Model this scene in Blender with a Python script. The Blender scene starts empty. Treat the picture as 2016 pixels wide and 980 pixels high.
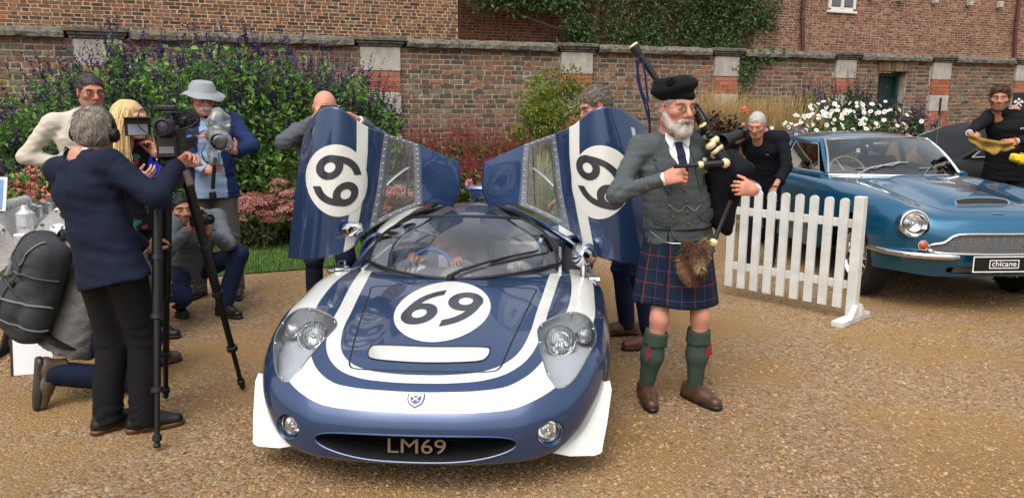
import bpy, bmesh, math, random
import numpy as np
from mathutils import Vector, Matrix
random.seed(7)
RNG = np.random.default_rng(11)
sc = bpy.context.scene
COL = sc.collection
rad = math.radians
# ---------------------------------------------------------------- camera
cam_d = bpy.data.cameras.new('camera')
cam_d.sensor_width = 36.0
cam_d.sensor_fit = 'HORIZONTAL'
cam_d.lens = 26.79
cam_d.clip_end = 300
cam_d.clip_start = 0.05
cam = bpy.data.objects.new('camera', cam_d)
COL.objects.link(cam)
cam.location = (0, 0, 1.62)
cam.rotation_euler = (rad(90 - 10.758), 0, 0)
sc.camera = cam
# ---------------------------------------------------------------- world, sun, exposure (bright overcast)
SUN_EL, SUN_AZ = 58.0, 200.0
world = bpy.data.worlds.new('World')
sc.world = world
world.use_nodes = True
wn, wl = world.node_tree.nodes, world.node_tree.links
sky = wn.new('ShaderNodeTexSky')
sky.sky_type = 'NISHITA'
sky.sun_disc = False
sky.sun_elevation = rad(SUN_EL)
sky.sun_rotation = rad(SUN_AZ)
sky.air_density = 1.6
sky.dust_density = 6.0
sky.ozone_density = 1.0
hs = wn.new('ShaderNodeHueSaturation')          # an overcast sky is nearly white
hs.inputs['Saturation'].default_value = 0.32
wl.new(sky.outputs['Color'], hs.inputs['Color'])
bg = wn['Background']
bg.inputs['Strength'].default_value = 0.15
wl.new(hs.outputs['Color'], bg.inputs['Color'])
sun_d = bpy.data.lights.new('sun', 'SUN')
sun_d.energy = 0.6
sun_d.angle = rad(70)
sun_d.color = (1.0, 0.99, 0.97)
sun = bpy.data.objects.new('sun', sun_d)
COL.objects.link(sun)
sun.rotation_euler = (rad(90 - SUN_EL), 0, rad(180 - SUN_AZ))
sc.view_settings.view_transform = 'Standard'
sc.view_settings.look = 'None'
sc.view_settings.gamma = 1.0
sc.view_settings.exposure = 0.55
sc.view_settings.use_curve_mapping = False
sc.render.engine = 'CYCLES'
sc.cycles.use_denoising = True
sc.cycles.max_bounces = 8
sc.cycles.transparent_max_bounces = 16
sc.cycles.caustics_reflective = False
sc.cycles.caustics_refractive = False
sc.cycles.sample_clamp_indirect = 8.0
# ---------------------------------------------------------------- materials
MATS = {}
def srgb(h):
 h = h.lstrip('#')
 c = [int(h[i:i+2], 16) / 255 for i in (0, 2, 4)]
 return tuple(x / 12.92 if x <= .04045 else ((x + .055) / 1.055) ** 2.4 for x in c) + (1,)
def setin(b, name, v):
 if name in b.inputs: b.inputs[name].default_value = v
class NT:
 """short hand for building node trees"""
 def __init__(s, m):
  m.use_nodes = True
  s.m, s.n, s.l = m, m.node_tree.nodes, m.node_tree.links
  s.b = s.n['Principled BSDF']
 def new(s, t, **kw):
  n = s.n.new(t)
  for k, v in kw.items(): setattr(n, k, v)
  return n
 def link(s, a, b): s.l.new(a, b)
 def val(s, sock, v):
  if hasattr(v, 'is_linked') or hasattr(v, 'links'): s.l.new(v, sock)
  else: sock.default_value = v
 def coord(s, kind='Object', scale=None):
  t = s.new('ShaderNodeTexCoord').outputs[kind]
  if scale is not None:
   mp = s.new('ShaderNodeMapping'); mp.inputs['Scale'].default_value = scale
   s.link(t, mp.inputs['Vector']); t = mp.outputs['Vector']
  return t
 def attr(s, name): return s.new('ShaderNodeAttribute', attribute_name=name)
 def noise(s, vec, scale, detail=4, rough=.55):
  n = s.new('ShaderNodeTexNoise'); n.inputs['Scale'].default_value = scale
  n.inputs['Detail'].default_value = detail; n.inputs['Roughness'].default_value = rough
  if vec is not None: s.link(vec, n.inputs['Vector'])
  return n.outputs['Fac']
 def ramp(s, fac, stops, interp='LINEAR'):
  r = s.new('ShaderNodeValToRGB'); cr = r.color_ramp; cr.interpolation = interp
  while len(cr.elements) < len(stops): cr.elements.new(.5)
  for e, (p, c) in zip(cr.elements, stops): e.position = p; e.color = c if len(c) == 4 else tuple(c) + (1,)
  s.link(fac, r.inputs['Fac']); return r.outputs['Color']
 def math(s, op, a, b=0.0, c=None, clamp=False):
  n = s.new('ShaderNodeMath', operation=op, use_clamp=clamp)
  s.val(n.inputs[0], a); s.val(n.inputs[1], b)
  if c is not None: s.val(n.inputs[2], c)
  return n.outputs[0]
 def mix(s, fac, a, b, mode='MIX'):
  n = s.new('ShaderNodeMix', data_type='RGBA', blend_type=mode)
  s.val(n.inputs[0], fac); s.val(n.inputs[6], a); s.val(n.inputs[7], b)
  return n.outputs[2]
 def bump(s, h, strength=.3, dist=.01):
  n = s.new('ShaderNodeBump'); n.inputs['Strength'].default_value = strength; n.inputs['Distance'].default_value = dist
  s.link(h, n.inputs['Height']); s.link(n.outputs['Normal'], s.b.inputs['Normal'])
def c4(c): return srgb(c) if isinstance(c, str) else (tuple(c) + (1,) if len(c) == 3 else tuple(c))
def mul(c, k): return tuple(x * k for x in c[:3]) + (1,)
def mat(name, col, rough=.6, metal=0.0, vary=.12, scale=30, bump=.0, bdist=.004, coat=0.0, spec=.5, sheen=0.0, sss=0.0):
 """plain material with a little procedural variation of tone and relief"""
 if name in MATS: return MATS[name]
 m = bpy.data.materials.new(name); t = NT(m); c = c4(col)
 v = t.coord()
 f = t.noise(v, scale)
 t.link(t.ramp(f, [(.3, mul(c, 1 - vary)), (.7, mul(c, 1 + vary))]), t.b.inputs['Base Color'])
 setin(t.b, 'Roughness', rough); setin(t.b, 'Metallic', metal); setin(t.b, 'Specular IOR Level', spec)
 if coat: setin(t.b, 'Coat Weight', coat); setin(t.b, 'Coat Roughness', .03)
 if sheen: setin(t.b, 'Sheen Weight', sheen); setin(t.b, 'Sheen Roughness', .5)
 if sss: setin(t.b, 'Subsurface Weight', sss); setin(t.b, 'Subsurface Radius', (.012, .005, .003)); setin(t.b, 'Subsurface Scale', 1.0)
 if bump: t.bump(t.noise(v, scale * 2.3, 6), bump, bdist)
 MATS[name] = m
 return m
def cloth(name, col, scale=420, vary=.10, rough=.85, bump=.25, fold=.35, sheen=.0):
 """woven cloth: fine weave relief plus broad soft creases"""
 if name in MATS: return MATS[name]
 m = bpy.data.materials.new(name); t = NT(m); c = c4(col); v = t.coord()
 a = t.noise(v, scale, 2); b = t.noise(v, 9, 4)
 tone = t.ramp(b, [(.3, mul(c, 1 - vary)), (.7, mul(c, 1 + vary))])
 tone = t.mix(.35, tone, t.ramp(a, [(.35, mul(c, .72)), (.65, mul(c, 1.28))]))
 t.link(tone, t.b.inputs['Base Color'])
 setin(t.b, 'Roughness', rough); setin(t.b, 'Specular IOR Level', .25)
 if sheen: setin(t.b, 'Sheen Weight', sheen)
 cr = t.noise(t.coord('Object', (1, 1, 2.2)), 14, 3)
 h = t.math('ADD', t.math('MULTIPLY', a, bump * .12), t.math('MULTIPLY', cr, fold))
 t.bump(h, .55, .02)
 MATS[name] = m
 return m
def vcol(name, rough=.6, sss=0.0, spec=.5, bump=0.0, scale=60, attr='Col', vary=.0, metal=0.0, trans=0.0):
 """colour comes from a per-point attribute (each leaf, stone, stretch of skin has its own)"""
 if name in MATS: return MATS[name]
 m = bpy.data.materials.new(name); t = NT(m)
 c = t.attr(attr).outputs['Color']
 v = t.coord()
 if vary:
  f = t.noise(v, scale, 3)
  g = t.ramp(f, [(.3, (1 - vary,) * 3), (.7, (1 + vary,) * 3)])
  c = t.mix(1.0, c, g, 'MULTIPLY')
 t.link(c, t.b.inputs['Base Color'])
 setin(t.b, 'Roughness', rough); setin(t.b, 'Specular IOR Level', spec); setin(t.b, 'Metallic', metal)
 if sss: setin(t.b, 'Subsurface Weight', sss); setin(t.b, 'Subsurface Radius', (.010, .004, .002)); setin(t.b, 'Subsurface Scale', 1.0)
 if bump: t.bump(t.noise(v, scale, 5), bump, .004)
 if trans:
  tr = t.new('ShaderNodeBsdfTranslucent'); t.link(c, tr.inputs['Color'])
  mx = t.new('ShaderNodeMixShader'); mx.inputs[0].default_value = trans
  t.link(t.b.outputs[0], mx.inputs[1]); t.link(tr.outputs[0], mx.inputs[2])
  t.link(mx.outputs[0], t.n['Material Output'].inputs['Surface'])
 MATS[name] = m
 return m
def glass(name, tint=(1, 1, 1), rough=0.0, refl=1.0, dirt=0.0):
 """thin clear sheet: see-through with mirror reflection by angle"""
 if name in MATS: return MATS[name]
 m = bpy.data.materials.new(name); t = NT(m)
 tr = t.new('ShaderNodeBsdfTransparent'); tr.inputs[0].default_value = tuple(tint) + (1,)
 gl = t.new('ShaderNodeBsdfGlossy'); gl.inputs['Roughness'].default_value = rough
 fr = t.new('ShaderNodeFresnel'); fr.inputs['IOR'].default_value = 1.5
 k = t.math('MULTIPLY', fr.outputs[0], 1.7 * refl, clamp=True)
 mx = t.new('ShaderNodeMixShader'); t.link(k, mx.inputs[0])
 t.link(tr.outputs[0], mx.inputs[1]); t.link(gl.outputs[0], mx.inputs[2])
 out = mx.outputs[0]
 if dirt:
  df = t.new('ShaderNodeBsdfDiffuse'); df.inputs[0].default_value = (.75, .76, .78, 1)
  m2 = t.new('ShaderNodeMixShader')
  f = t.math('MULTIPLY', t.noise(t.coord(), 7, 5), dirt * 2)
  t.link(f, m2.inputs[0]); t.link(out, m2.inputs[1]); t.link(df.outputs[0], m2.inputs[2]); out = m2.outputs[0]
 t.link(out, t.n['Material Output'].inputs['Surface'])
 MATS[name] = m
 return m
def paint(name, col, flake=.5, rough=.28, metal=.55):
 """car paint: metallic base under a clear coat"""
 if name in MATS: return MATS[name]
 m = bpy.data.materials.new(name); t = NT(m); c = c4(col); v = t.coord()
 f = t.noise(v, 2200, 1); g = t.noise(v, 1.3, 3)
 base = t.ramp(f, [(.3, mul(c, 1 - flake * .4)), (.7, mul(c, 1 + flake * .4))])
 base = t.mix(.15, base, t.ramp(g, [(.3, mul(c, .8)), (.7, mul(c, 1.2))]))
 t.link(base, t.b.inputs['Base Color'])
 setin(t.b, 'Roughness', rough); setin(t.b, 'Metallic', metal); setin(t.b, 'Coat Weight', 1.0); setin(t.b, 'Coat Roughness', .025)
 MATS[name] = m
 return m
# ---------------------------------------------------------------- mesh helpers
def mk_mesh(name, V, F, smooth=True, cols=None, mids=None):
 """V (n,3); F a list of faces, an (m,k) array, or a list of such arrays"""
 V = np.asarray(V, dtype=np.float32).reshape(-1, 3)
 me = bpy.data.meshes.new(name)
 if isinstance(F, np.ndarray): F = [F]
 if len(F) and isinstance(F[0], np.ndarray) and F[0].ndim == 2:
  li = np.concatenate([f.ravel() for f in F]).astype(np.int32)
  tot = np.concatenate([np.full(len(f), f.shape[1]) for f in F]).astype(np.int32)
 else:
  li = np.fromiter((i for f in F for i in f), dtype=np.int32)
  tot = np.fromiter((len(f) for f in F), dtype=np.int32)
 st = np.concatenate([[0], np.cumsum(tot)[:-1]]).astype(np.int32) if len(tot) else tot
 me.vertices.add(len(V)); me.vertices.foreach_set('co', V.ravel())
 me.loops.add(len(li)); me.loops.foreach_set('vertex_index', li)
 me.polygons.add(len(tot)); me.polygons.foreach_set('loop_start', st)
 try: me.polygons.foreach_set('loop_total', tot)
 except Exception: pass
 me.update(calc_edges=True)
 me.polygons.foreach_set('use_smooth', np.full(len(tot), bool(smooth)))
 if mids is not None: me.polygons.foreach_set('material_index', np.asarray(mids, dtype=np.int32))
 if cols is not None:
  cols = np.asarray(cols, dtype=np.float32)
  if cols.ndim == 1: cols = np.tile(cols, (len(V), 1))
  if cols.shape[1] == 3: cols = np.hstack([cols, np.ones((len(cols), 1), np.float32)])
  at = me.attributes.new('Col', 'FLOAT_COLOR', 'POINT'); at.data.foreach_set('color', cols.ravel())
 me.validate()
 return me
def put(name, me, mats, parent=None, label=None, cat=None, group=None, kind=None, loc=None, rz=None):
 o = bpy.data.objects.new(name, me); COL.objects.link(o)
 if mats is not None and len(me.materials) == 0:
  for m in (mats if isinstance(mats, (list, tuple)) else [mats]): me.materials.append(m)
 if parent is not None: o.parent = parent
 if loc is not None: o.location = loc
 if rz is not None: o.rotation_euler = (0, 0, rz)
 tag(o, label, cat, group, kind)
 return o
def tag(o, label=None, cat=None, group=None, kind=None):
 if label: o['label'] = label
 if cat: o['category'] = cat
 if group: o['group'] = group
 if kind: o['kind'] = kind
 return o
def thing(name, label, cat, loc=(0, 0, 0), rz=0.0, group=None):
 o = bpy.data.objects.new(name, None); COL.objects.link(o)
 o.empty_display_size = .1
 o.location = loc; o.rotation_euler = (0, 0, rz)
 return tag(o, label, cat, group)
def nrm(v):
 v = np.asarray(v, float); return v / (np.linalg.norm(v) + 1e-12)
def frame_of(d, up=(0, 0, 1)):
 d = nrm(d); up = np.asarray(up, float)
 if abs(np.dot(d, up)) > .97: up = np.array((1., 0, 0)) if abs(d[0]) < .9 else np.array((0, 1., 0))
 a = nrm(np.cross(up, d)); b = np.cross(d, a)
 return a, b, d
class MB:
 """collects simple solids into ONE mesh"""
 def __init__(s): s.V, s.F, s.C, s.M = [], [], [], []; s.n = 0; s.col = None; s.mi = 0
 def add(s, V, F):
  V = np.asarray(V, float).reshape(-1, 3)
  s.V.append(V); s.F += [tuple(int(i) + s.n for i in f) for f in F]; s.M += [s.mi] * len(F)
  s.C.append(np.tile(s.col if s.col is not None else (1, 1, 1), (len(V), 1))); s.n += len(V)
  return s
 def box(s, c, h, R=None, bev=0.0):
  """box with centre c, half sizes h, optional 3x3 rotation (columns = axes) and chamfered edges"""
  c = np.asarray(c, float); h = np.asarray(h, float)
  if bev <= 0:
   P = np.array([(x, y, z) for x in (-1, 1) for y in (-1, 1) for z in (-1, 1)], float) * h
   F = [(0, 1, 3, 2), (4, 6, 7, 5), (0, 4, 5, 1), (2, 3, 7, 6), (0, 2, 6, 4), (1, 5, 7, 3)]
  else:
   b = min(bev, *(h * .9)); P = []; idx = {}
   for sx in (-1, 1):
    for sy in (-1, 1):
     for sz in (-1, 1):
      for ax in range(3):
       q = np.array([sx * (h[0] - b), sy * (h[1] - b), sz * (h[2] - b)])
       q[ax] = (sx, sy, sz)[ax] * h[ax]
       idx[(sx, sy, sz, ax)] = len(P); P.append(q)
   F = []
   for ax in range(3):
    o1, o2 = [a for a in range(3) if a != ax]
    for sg in (-1, 1):
     q = []
     for a, b2 in ((-1, -1), (1, -1), (1, 1), (-1, 1)):
      k = [0, 0, 0]; k[ax] = sg; k[o1] = a; k[o2] = b2; q.append(idx[(*k, ax)])
     flip = (sg < 0) ^ (ax == 1)
     F.append(tuple(q[::-1]) if flip else tuple(q))
   for ax in range(3):
    o1, o2 = [a for a in range(3) if a != ax]
    for a in (-1, 1):
     for b2 in (-1, 1):
      k0 = [0, 0, 0]; k0[ax] = -1; k0[o1] = a; k0[o2] = b2; k1 = list(k0); k1[ax] = 1
      q = (idx[(*k0, o1)], idx[(*k1, o1)], idx[(*k1, o2)], idx[(*k0, o2)])
      F.append(q)
   for sx in (-1, 1):
    for sy in (-1, 1):
     for sz in (-1, 1): F.append(tuple(idx[(sx, sy, sz, a)] for a in range(3)))
   P = np.array(P)
  if R is not None: P = P @ np.asarray(R, float).T
  return s.add(P + c, F)
 def tube(s, pts, r, n=8, cap=True, flat=None, up=(0, 0, 1)):
  """tube along pts with radius r (number or list); flat = squash factor across"""
  pts = np.asarray(pts, float); m = len(pts); r = np.full(m, r, float) if np.isscalar(r) else np.asarray(r, float)
  V = []; a0 = None
  for i in range(m):
   d = pts[min(i + 1, m - 1)] - pts[max(i - 1, 0)]
   if a0 is None: a, b, d = frame_of(d, up)
   else:
    d = nrm(d); a = nrm(a0 - np.dot(a0, d) * d); b = np.cross(d, a)
   a0 = a
   th = np.linspace(0, 2 * math.pi, n, endpoint=False)
   V.append(pts[i] + r[i] * (np.cos(th)[:, None] * a + np.sin(th)[:, None] * b * (flat or 1)))
  F = [(i * n + j, i * n + (j + 1) % n, (i + 1) * n + (j + 1) % n, (i + 1) * n + j) for i in range(m - 1) for j in range(n)]
  if cap: F += [tuple(range(n))[::-1], tuple((m - 1) * n + j for j in range(n))]
  return s.add(np.concatenate(V), F)
 def lathe(s, prof, c=(0, 0, 0), axis=(0, 0, 1), n=24, cap=False):
  """profile [(r, h)] turned about axis through c"""
  a, b, d = frame_of(axis); V = []
  th = np.linspace(0, 2 * math.pi, n, endpoint=False)
  for r, h in prof: V.append(np.asarray(c) + h * d + r * (np.cos(th)[:, None] * a + np.sin(th)[:, None] * b))
  m = len(prof)
  F = [(i * n + j, i * n + (j + 1) % n, (i + 1) * n + (j + 1) % n, (i + 1) * n + j) for i in range(m - 1) for j in range(n)]
  if cap: F += [tuple(range(n))[::-1], tuple((m - 1) * n + j for j in range(n))]
  return s.add(np.concatenate(V), F)
 def ell(s, c, r, n=14, m=9, R=None):
  th = np.linspace(0, 2 * math.pi, n, endpoint=False); V = [(0, 0, -1)]
  for i in range(1, m):
   ph = -math.pi / 2 + math.pi * i / m
   V += [(math.cos(ph) * math.cos(t), math.cos(ph) * math.sin(t), math.sin(ph)) for t in th]
  V.append((0, 0, 1)); V = np.array(V) * np.asarray(r if not np.isscalar(r) else (r, r, r), float)
  F = [(0, 1 + (j + 1) % n, 1 + j) for j in range(n)]
  F += [(1 + i * n + j, 1 + i * n + (j + 1) % n, 1 + (i + 1) * n + (j + 1) % n, 1 + (i + 1) * n + j) for i in range(m - 2) for j in range(n)]
  k = 1 + (m - 2) * n
  F += [(k + j, k + (j + 1) % n, len(V) - 1) for j in range(n)]
  if R is not None: V = V @ np.asarray(R, float).T
  return s.add(V + np.asarray(c), F)
 def prism(s, poly, o, ax, ay, depth):
  """flat polygon [(a, b)] in the plane o + a*ax + b*ay, pushed out by depth along ax x ay"""
  ax, ay, o = nrm(ax), nrm(ay), np.asarray(o, float); nz = np.cross(ax, ay)
  P = np.array([o + a * ax + b * ay for a, b in poly]); n = len(P)
  V = np.concatenate([P, P + nz * depth])
  F = [tuple(range(n))[::-1], tuple(range(n, 2 * n))] + [(i, (i + 1) % n, n + (i + 1) % n, n + i) for i in range(n)]
  return s.add(V, F)
 def mesh(s, name, smooth=True, col=False):
  V = np.concatenate(s.V) if s.V else np.zeros((0, 3))
  return mk_mesh(name, V, s.F, smooth, np.concatenate(s.C) if col else None, s.M if any(s.M) else None)
 def build(s, name, m, parent=None, smooth=True, col=False, off=None, **kw):
  if off is not None: s.V = [v - np.asarray(off) for v in s.V]
  me = s.mesh(name, smooth, col)
  if smooth: autosmooth(me)
  return put(name, me, m, parent, **kw)
def autosmooth(me, ang=38):
 """mark the hard edges sharp so that flat faces stay flat"""
 bm = bmesh.new(); bm.from_mesh(me); lim = rad(ang)
 for e in bm.edges:
  if len(e.link_faces) == 2 and e.calc_face_angle(0) > lim: e.smooth = False
 bm.to_mesh(me); bm.free()
def spline(pts, n, closed=False):
 """Catmull-Rom through pts (k,d) -> n points"""
 P = np.asarray(pts, float); k = len(P)
 t = np.linspace(0, k if closed else k - 1, n, endpoint=not closed)
 i = np.floor(t).astype(int);
 if not closed: i = np.clip(i, 0, k - 2)
 f = (t - i)[:, None]
 if closed: g = lambda j: P[(i + j) % k]
 else:
  Q = np.vstack([2 * P[0] - P[1], P, 2 * P[-1] - P[-2]])
  g = lambda j: Q[i + j + 1]
 a, b, c, d = g(-1), g(0), g(1), g(2)
 return .5 * (2 * b + (c - a) * f + (2 * a - 5 * b + 4 * c - d) * f ** 2 + (3 * b - a - 3 * c + d) * f ** 3)
def bispline(G, n, m):
 """control grid (r,c,3) -> dense grid (n,m,3), smooth both ways"""
 G = np.asarray(G, float); r, c, d = G.shape
 A = np.stack([spline(G[:, j], n) for j in range(c)], 1)
 return np.stack([spline(A[i], m) for i in range(n)], 0)
def grid_faces(n, m, flip=False):
 i, j = np.meshgrid(np.arange(n - 1), np.arange(m - 1), indexing='ij')
 a = (i * m + j).ravel(); F = np.stack([a, a + 1, a + m + 1, a + m], 1)
 return F[:, ::-1] if flip else F
# ---------------------------------------------------------------- smooth solids (for bodies, clothes, heads): distance fields meshed by surface nets
class Prim:
 def __init__(s, f, lo, hi, k, op): s.f, s.lo, s.hi, s.k, s.op = f, np.asarray(lo, float), np.asarray(hi, float), k, op
def A3(p): return np.asarray(p, float)
def cone(a, b, ra, rb=None, k=.03, op='+', w=None, ratio=1.0, fa=False, fb=False):
 """limb from a to b with radius ra -> rb; widened by ratio along direction w; flat-cut ends if fa / fb"""
 a, b = A3(a), A3(b); rb = ra if rb is None else rb; d = b - a; L = float(np.linalg.norm(d)) + 1e-9; u = d / L
 W = None
 if w is not None: W = nrm(A3(w) - np.dot(A3(w), u) * u)
 def f(X, Y, Z):
  px, py, pz = X - a[0], Y - a[1], Z - a[2]
  t0 = (px * u[0] + py * u[1] + pz * u[2])
  lo = -1e3 if fa else 0.0; hi = 1e3 if fb else L
  t = np.clip(t0, lo, hi); tt = np.clip(t0 / L, 0, 1)
  qx, qy, qz = px - t * u[0], py - t * u[1], pz - t * u[2]
  q2 = qx * qx + qy * qy + qz * qz
  if W is not None:
   qw = qx * W[0] + qy * W[1] + qz * W[2]
   q2 = q2 - qw * qw * (1 - 1 / ratio ** 2)
  D = np.sqrt(np.maximum(q2, 0)) - (ra + (rb - ra) * tt)
  if fa: D = np.maximum(D, -t0)
  if fb: D = np.maximum(D, t0 - L)
  return D
 R = max(ra, rb) * max(1, ratio)
 return Prim(f, np.minimum(a, b) - R, np.maximum(a, b) + R, k, op)
def ell(c, r, R=None, k=.03, op='+'):
 c = A3(c); r = A3(r) if not np.isscalar(r) else A3((r, r, r))
 Rt = None if R is None else np.asarray(R, float)
 def f(X, Y, Z):
  p = [X - c[0], Y - c[1], Z - c[2]]
  if Rt is not None: p = [p[0] * Rt[0, i] + p[1] * Rt[1, i] + p[2] * Rt[2, i] for i in range(3)]
  k0 = np.sqrt(sum((p[i] / r[i]) ** 2 for i in range(3))); k1 = np.sqrt(sum((p[i] / r[i] ** 2) ** 2 for i in range(3))) + 1e-9
  return k0 * (k0 - 1) / k1
 m = r if Rt is None else np.full(3, r.max())
 return Prim(f, c - m, c + m, k, op)
def slab(c, h, R=None, r=.01, k=.01, op='+'):
 """rounded box"""
 c, h = A3(c), A3(h); Rt = None if R is None else np.asarray(R, float)
 def f(X, Y, Z):
  p = [X - c[0], Y - c[1], Z - c[2]]
  if Rt is not None: p = [p[0] * Rt[0, i] + p[1] * Rt[1, i] + p[2] * Rt[2, i] for i in range(3)]
  q = [np.abs(p[i]) - (h[i] - r) for i in range(3)]
  return np.sqrt(sum(np.maximum(v, 0) ** 2 for v in q)) + np.minimum(np.maximum(np.maximum(q[0], q[1]), q[2]), 0) - r
 m = h if Rt is None else np.full(3, float(np.linalg.norm(h)))
 return Prim(f, c - m, c + m, k, op)
def halfspace(p, n, c, R, k=.004):
 """cuts away what lies beyond the plane (p, n), only within R of c"""
 p, n, c = A3(p), nrm(n), A3(c)
 def f(X, Y, Z):
  return np.maximum(-((X - p[0]) * n[0] + (Y - p[1]) * n[1] + (Z - p[2]) * n[2]), np.sqrt((X - c[0]) ** 2 + (Y - c[1]) ** 2 + (Z - c[2]) ** 2) - R)
 return Prim(f, c - R, c + R, k, '-')
def surfnets(D, org, vox):
 S = D < 0
 n = sum(S[a:S.shape[0] - 1 + a, b:S.shape[1] - 1 + b, c:S.shape[2] - 1 + c].astype(np.int8) for a in (0, 1) for b in (0, 1) for c in (0, 1))
 mask = (n > 0) & (n < 8)
 I, J, K = np.nonzero(mask); idx = np.full(mask.shape, -1, np.int64); idx[I, J, K] = np.arange(len(I))
 P = np.zeros((len(I), 3)); cnt = np.zeros(len(I))
 cs = [(a, b, c) for a in (0, 1) for b in (0, 1) for c in (0, 1)]
 for q in cs:
  for ax in range(3):
   if q[ax] == 0:
    r = list(q); r[ax] = 1
    da = D[I + q[0], J + q[1], K + q[2]]; db = D[I + r[0], J + r[1], K + r[2]]
    x = (da < 0) != (db < 0)
    t = np.where(x, da / np.where(x, da - db, 1), 0)
    for a in range(3): P[:, a] += np.where(x, q[a] + (t if a == ax else 0), 0)
    cnt += x
 P /= np.maximum(cnt, 1)[:, None]
 V = org + (P + np.stack([I, J, K], 1)) * vox
 F = []
 for ax in range(3):
  a1, a2 = [(1, 2), (2, 0), (0, 1)][ax]
  sl0 = [slice(None)] * 3; sl1 = [slice(None)] * 3
  sl0[ax] = slice(0, -1); sl1[ax] = slice(1, None)
  x = S[tuple(sl0)] != S[tuple(sl1)]
  i = np.stack(np.nonzero(x), 1)
  ok = (i[:, a1] >= 1) & (i[:, a2] >= 1) & (i[:, a1] < D.shape[a1] - 1) & (i[:, a2] < D.shape[a2] - 1)
  i = i[ok]
  if len(i) == 0: continue
  def cell(o1, o2):
   j = i.copy(); j[:, a1] += o1; j[:, a2] += o2
   return idx[j[:, 0], j[:, 1], j[:, 2]]
  q = np.stack([cell(-1, -1), cell(0, -1), cell(0, 0), cell(-1, 0)], 1)
  neg = S[i[:, 0], i[:, 1], i[:, 2]]
  q[~neg] = q[~neg][:, ::-1]
  F.append(q)
 F = np.concatenate(F)
 return V, F[(F >= 0).all(1)]
def solid(prims, vox, warp=None, relax=1):
 """mesh the union (and cuts) of prims; warp(X,Y,Z) adds to the field (creases)"""
 pos = [p for p in prims if p.op == '+']
 lo = np.min([p.lo for p in pos], 0) - vox * 3; hi = np.max([p.hi for p in pos], 0) + vox * 3
 N = np.ceil((hi - lo) / vox).astype(int) + 1
 ax = [lo[i] + np.arange(N[i]) * vox for i in range(3)]
 D = np.full(N, 1.0)
 for p in prims:
  mg = p.k + vox * 3
  a = np.clip(np.floor((p.lo - mg - lo) / vox).astype(int), 0, N); b = np.clip(np.ceil((p.hi + mg - lo) / vox).astype(int) + 1, 0, N)
  if (b <= a).any(): continue
  sl = tuple(slice(a[i], b[i]) for i in range(3))
  d = p.f(ax[0][sl[0]][:, None, None], ax[1][sl[1]][None, :, None], ax[2][sl[2]][None, None, :])
  e = D[sl]
  if p.op == '+':
   h = np.maximum(p.k - np.abs(e - d), 0) / max(p.k, 1e-6); D[sl] = np.minimum(e, d) - h * h * p.k * .25
  else:
   d = -d; h = np.maximum(p.k - np.abs(e - d), 0) / max(p.k, 1e-6); D[sl] = np.maximum(e, d) + h * h * p.k * .25
 if warp is not None:
  near = np.abs(D) < vox * 4
  I = np.nonzero(near)
  D[I] += warp(ax[0][I[0]], ax[1][I[1]], ax[2][I[2]])
 return surfnets(D, lo, vox)
def wavy(seed, amp, freq, stretch=(1, 1, 1), n=7):
 """cheap smooth noise: a sum of sine waves in random directions"""
 r = np.random.default_rng(seed); Dn = r.normal(size=(n, 3)); Dn /= np.linalg.norm(Dn, axis=1)[:, None]
 Dn = Dn * np.asarray(stretch); fr = freq * r.uniform(.6, 1.7, n); ph = r.uniform(0, 6.28, n)
 def f(X, Y, Z):
  s = 0
  for i in range(n): s = s + np.sin(fr[i] * (Dn[i, 0] * X + Dn[i, 1] * Y + Dn[i, 2] * Z) + ph[i])
  return amp * s / math.sqrt(n)
 return f
def join(parts):
 """[(V, F, col)] -> one V, list of quad arrays, colours"""
 V, F, C, n = [], [], [], 0
 for v, f, c in parts:
  V.append(v); F.append(np.asarray(f) + n); n += len(v)
  c = np.asarray(c, float); C.append(np.tile(c[:3], (len(v), 1)) if c.ndim == 1 else c)
 return np.concatenate(V), F, np.concatenate(C)
def nrmrow(a): return a / (np.linalg.norm(a, axis=-1, keepdims=True) + 1e-9)
def rdir(r, n, up=0.0):
 d = r.normal(size=(n, 3)); d[:, 2] += up; return d / np.linalg.norm(d, axis=1)[:, None]
PITCH = rad(10.758)
def at(u, v, Y):
 """point at distance Y in front of the viewpoint that the photograph shows at (u, v)"""
 a, b = (u - 1008) / 1500, (490 - v) / 1500
 y = math.cos(PITCH) + b * math.sin(PITCH); z = -math.sin(PITCH) + b * math.cos(PITCH); t = Y / y
 return np.array((a * t, Y, 1.62 + z * t))
# ================================================================ SETTING
TH = math.atan(.405); CT, ST = math.cos(TH), math.sin(TH)
def wl2w(s, d, z=0.0): return np.array((s * CT - d * ST, 13.05 + s * ST + d * CT, z))   # wall coordinates -> world
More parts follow.
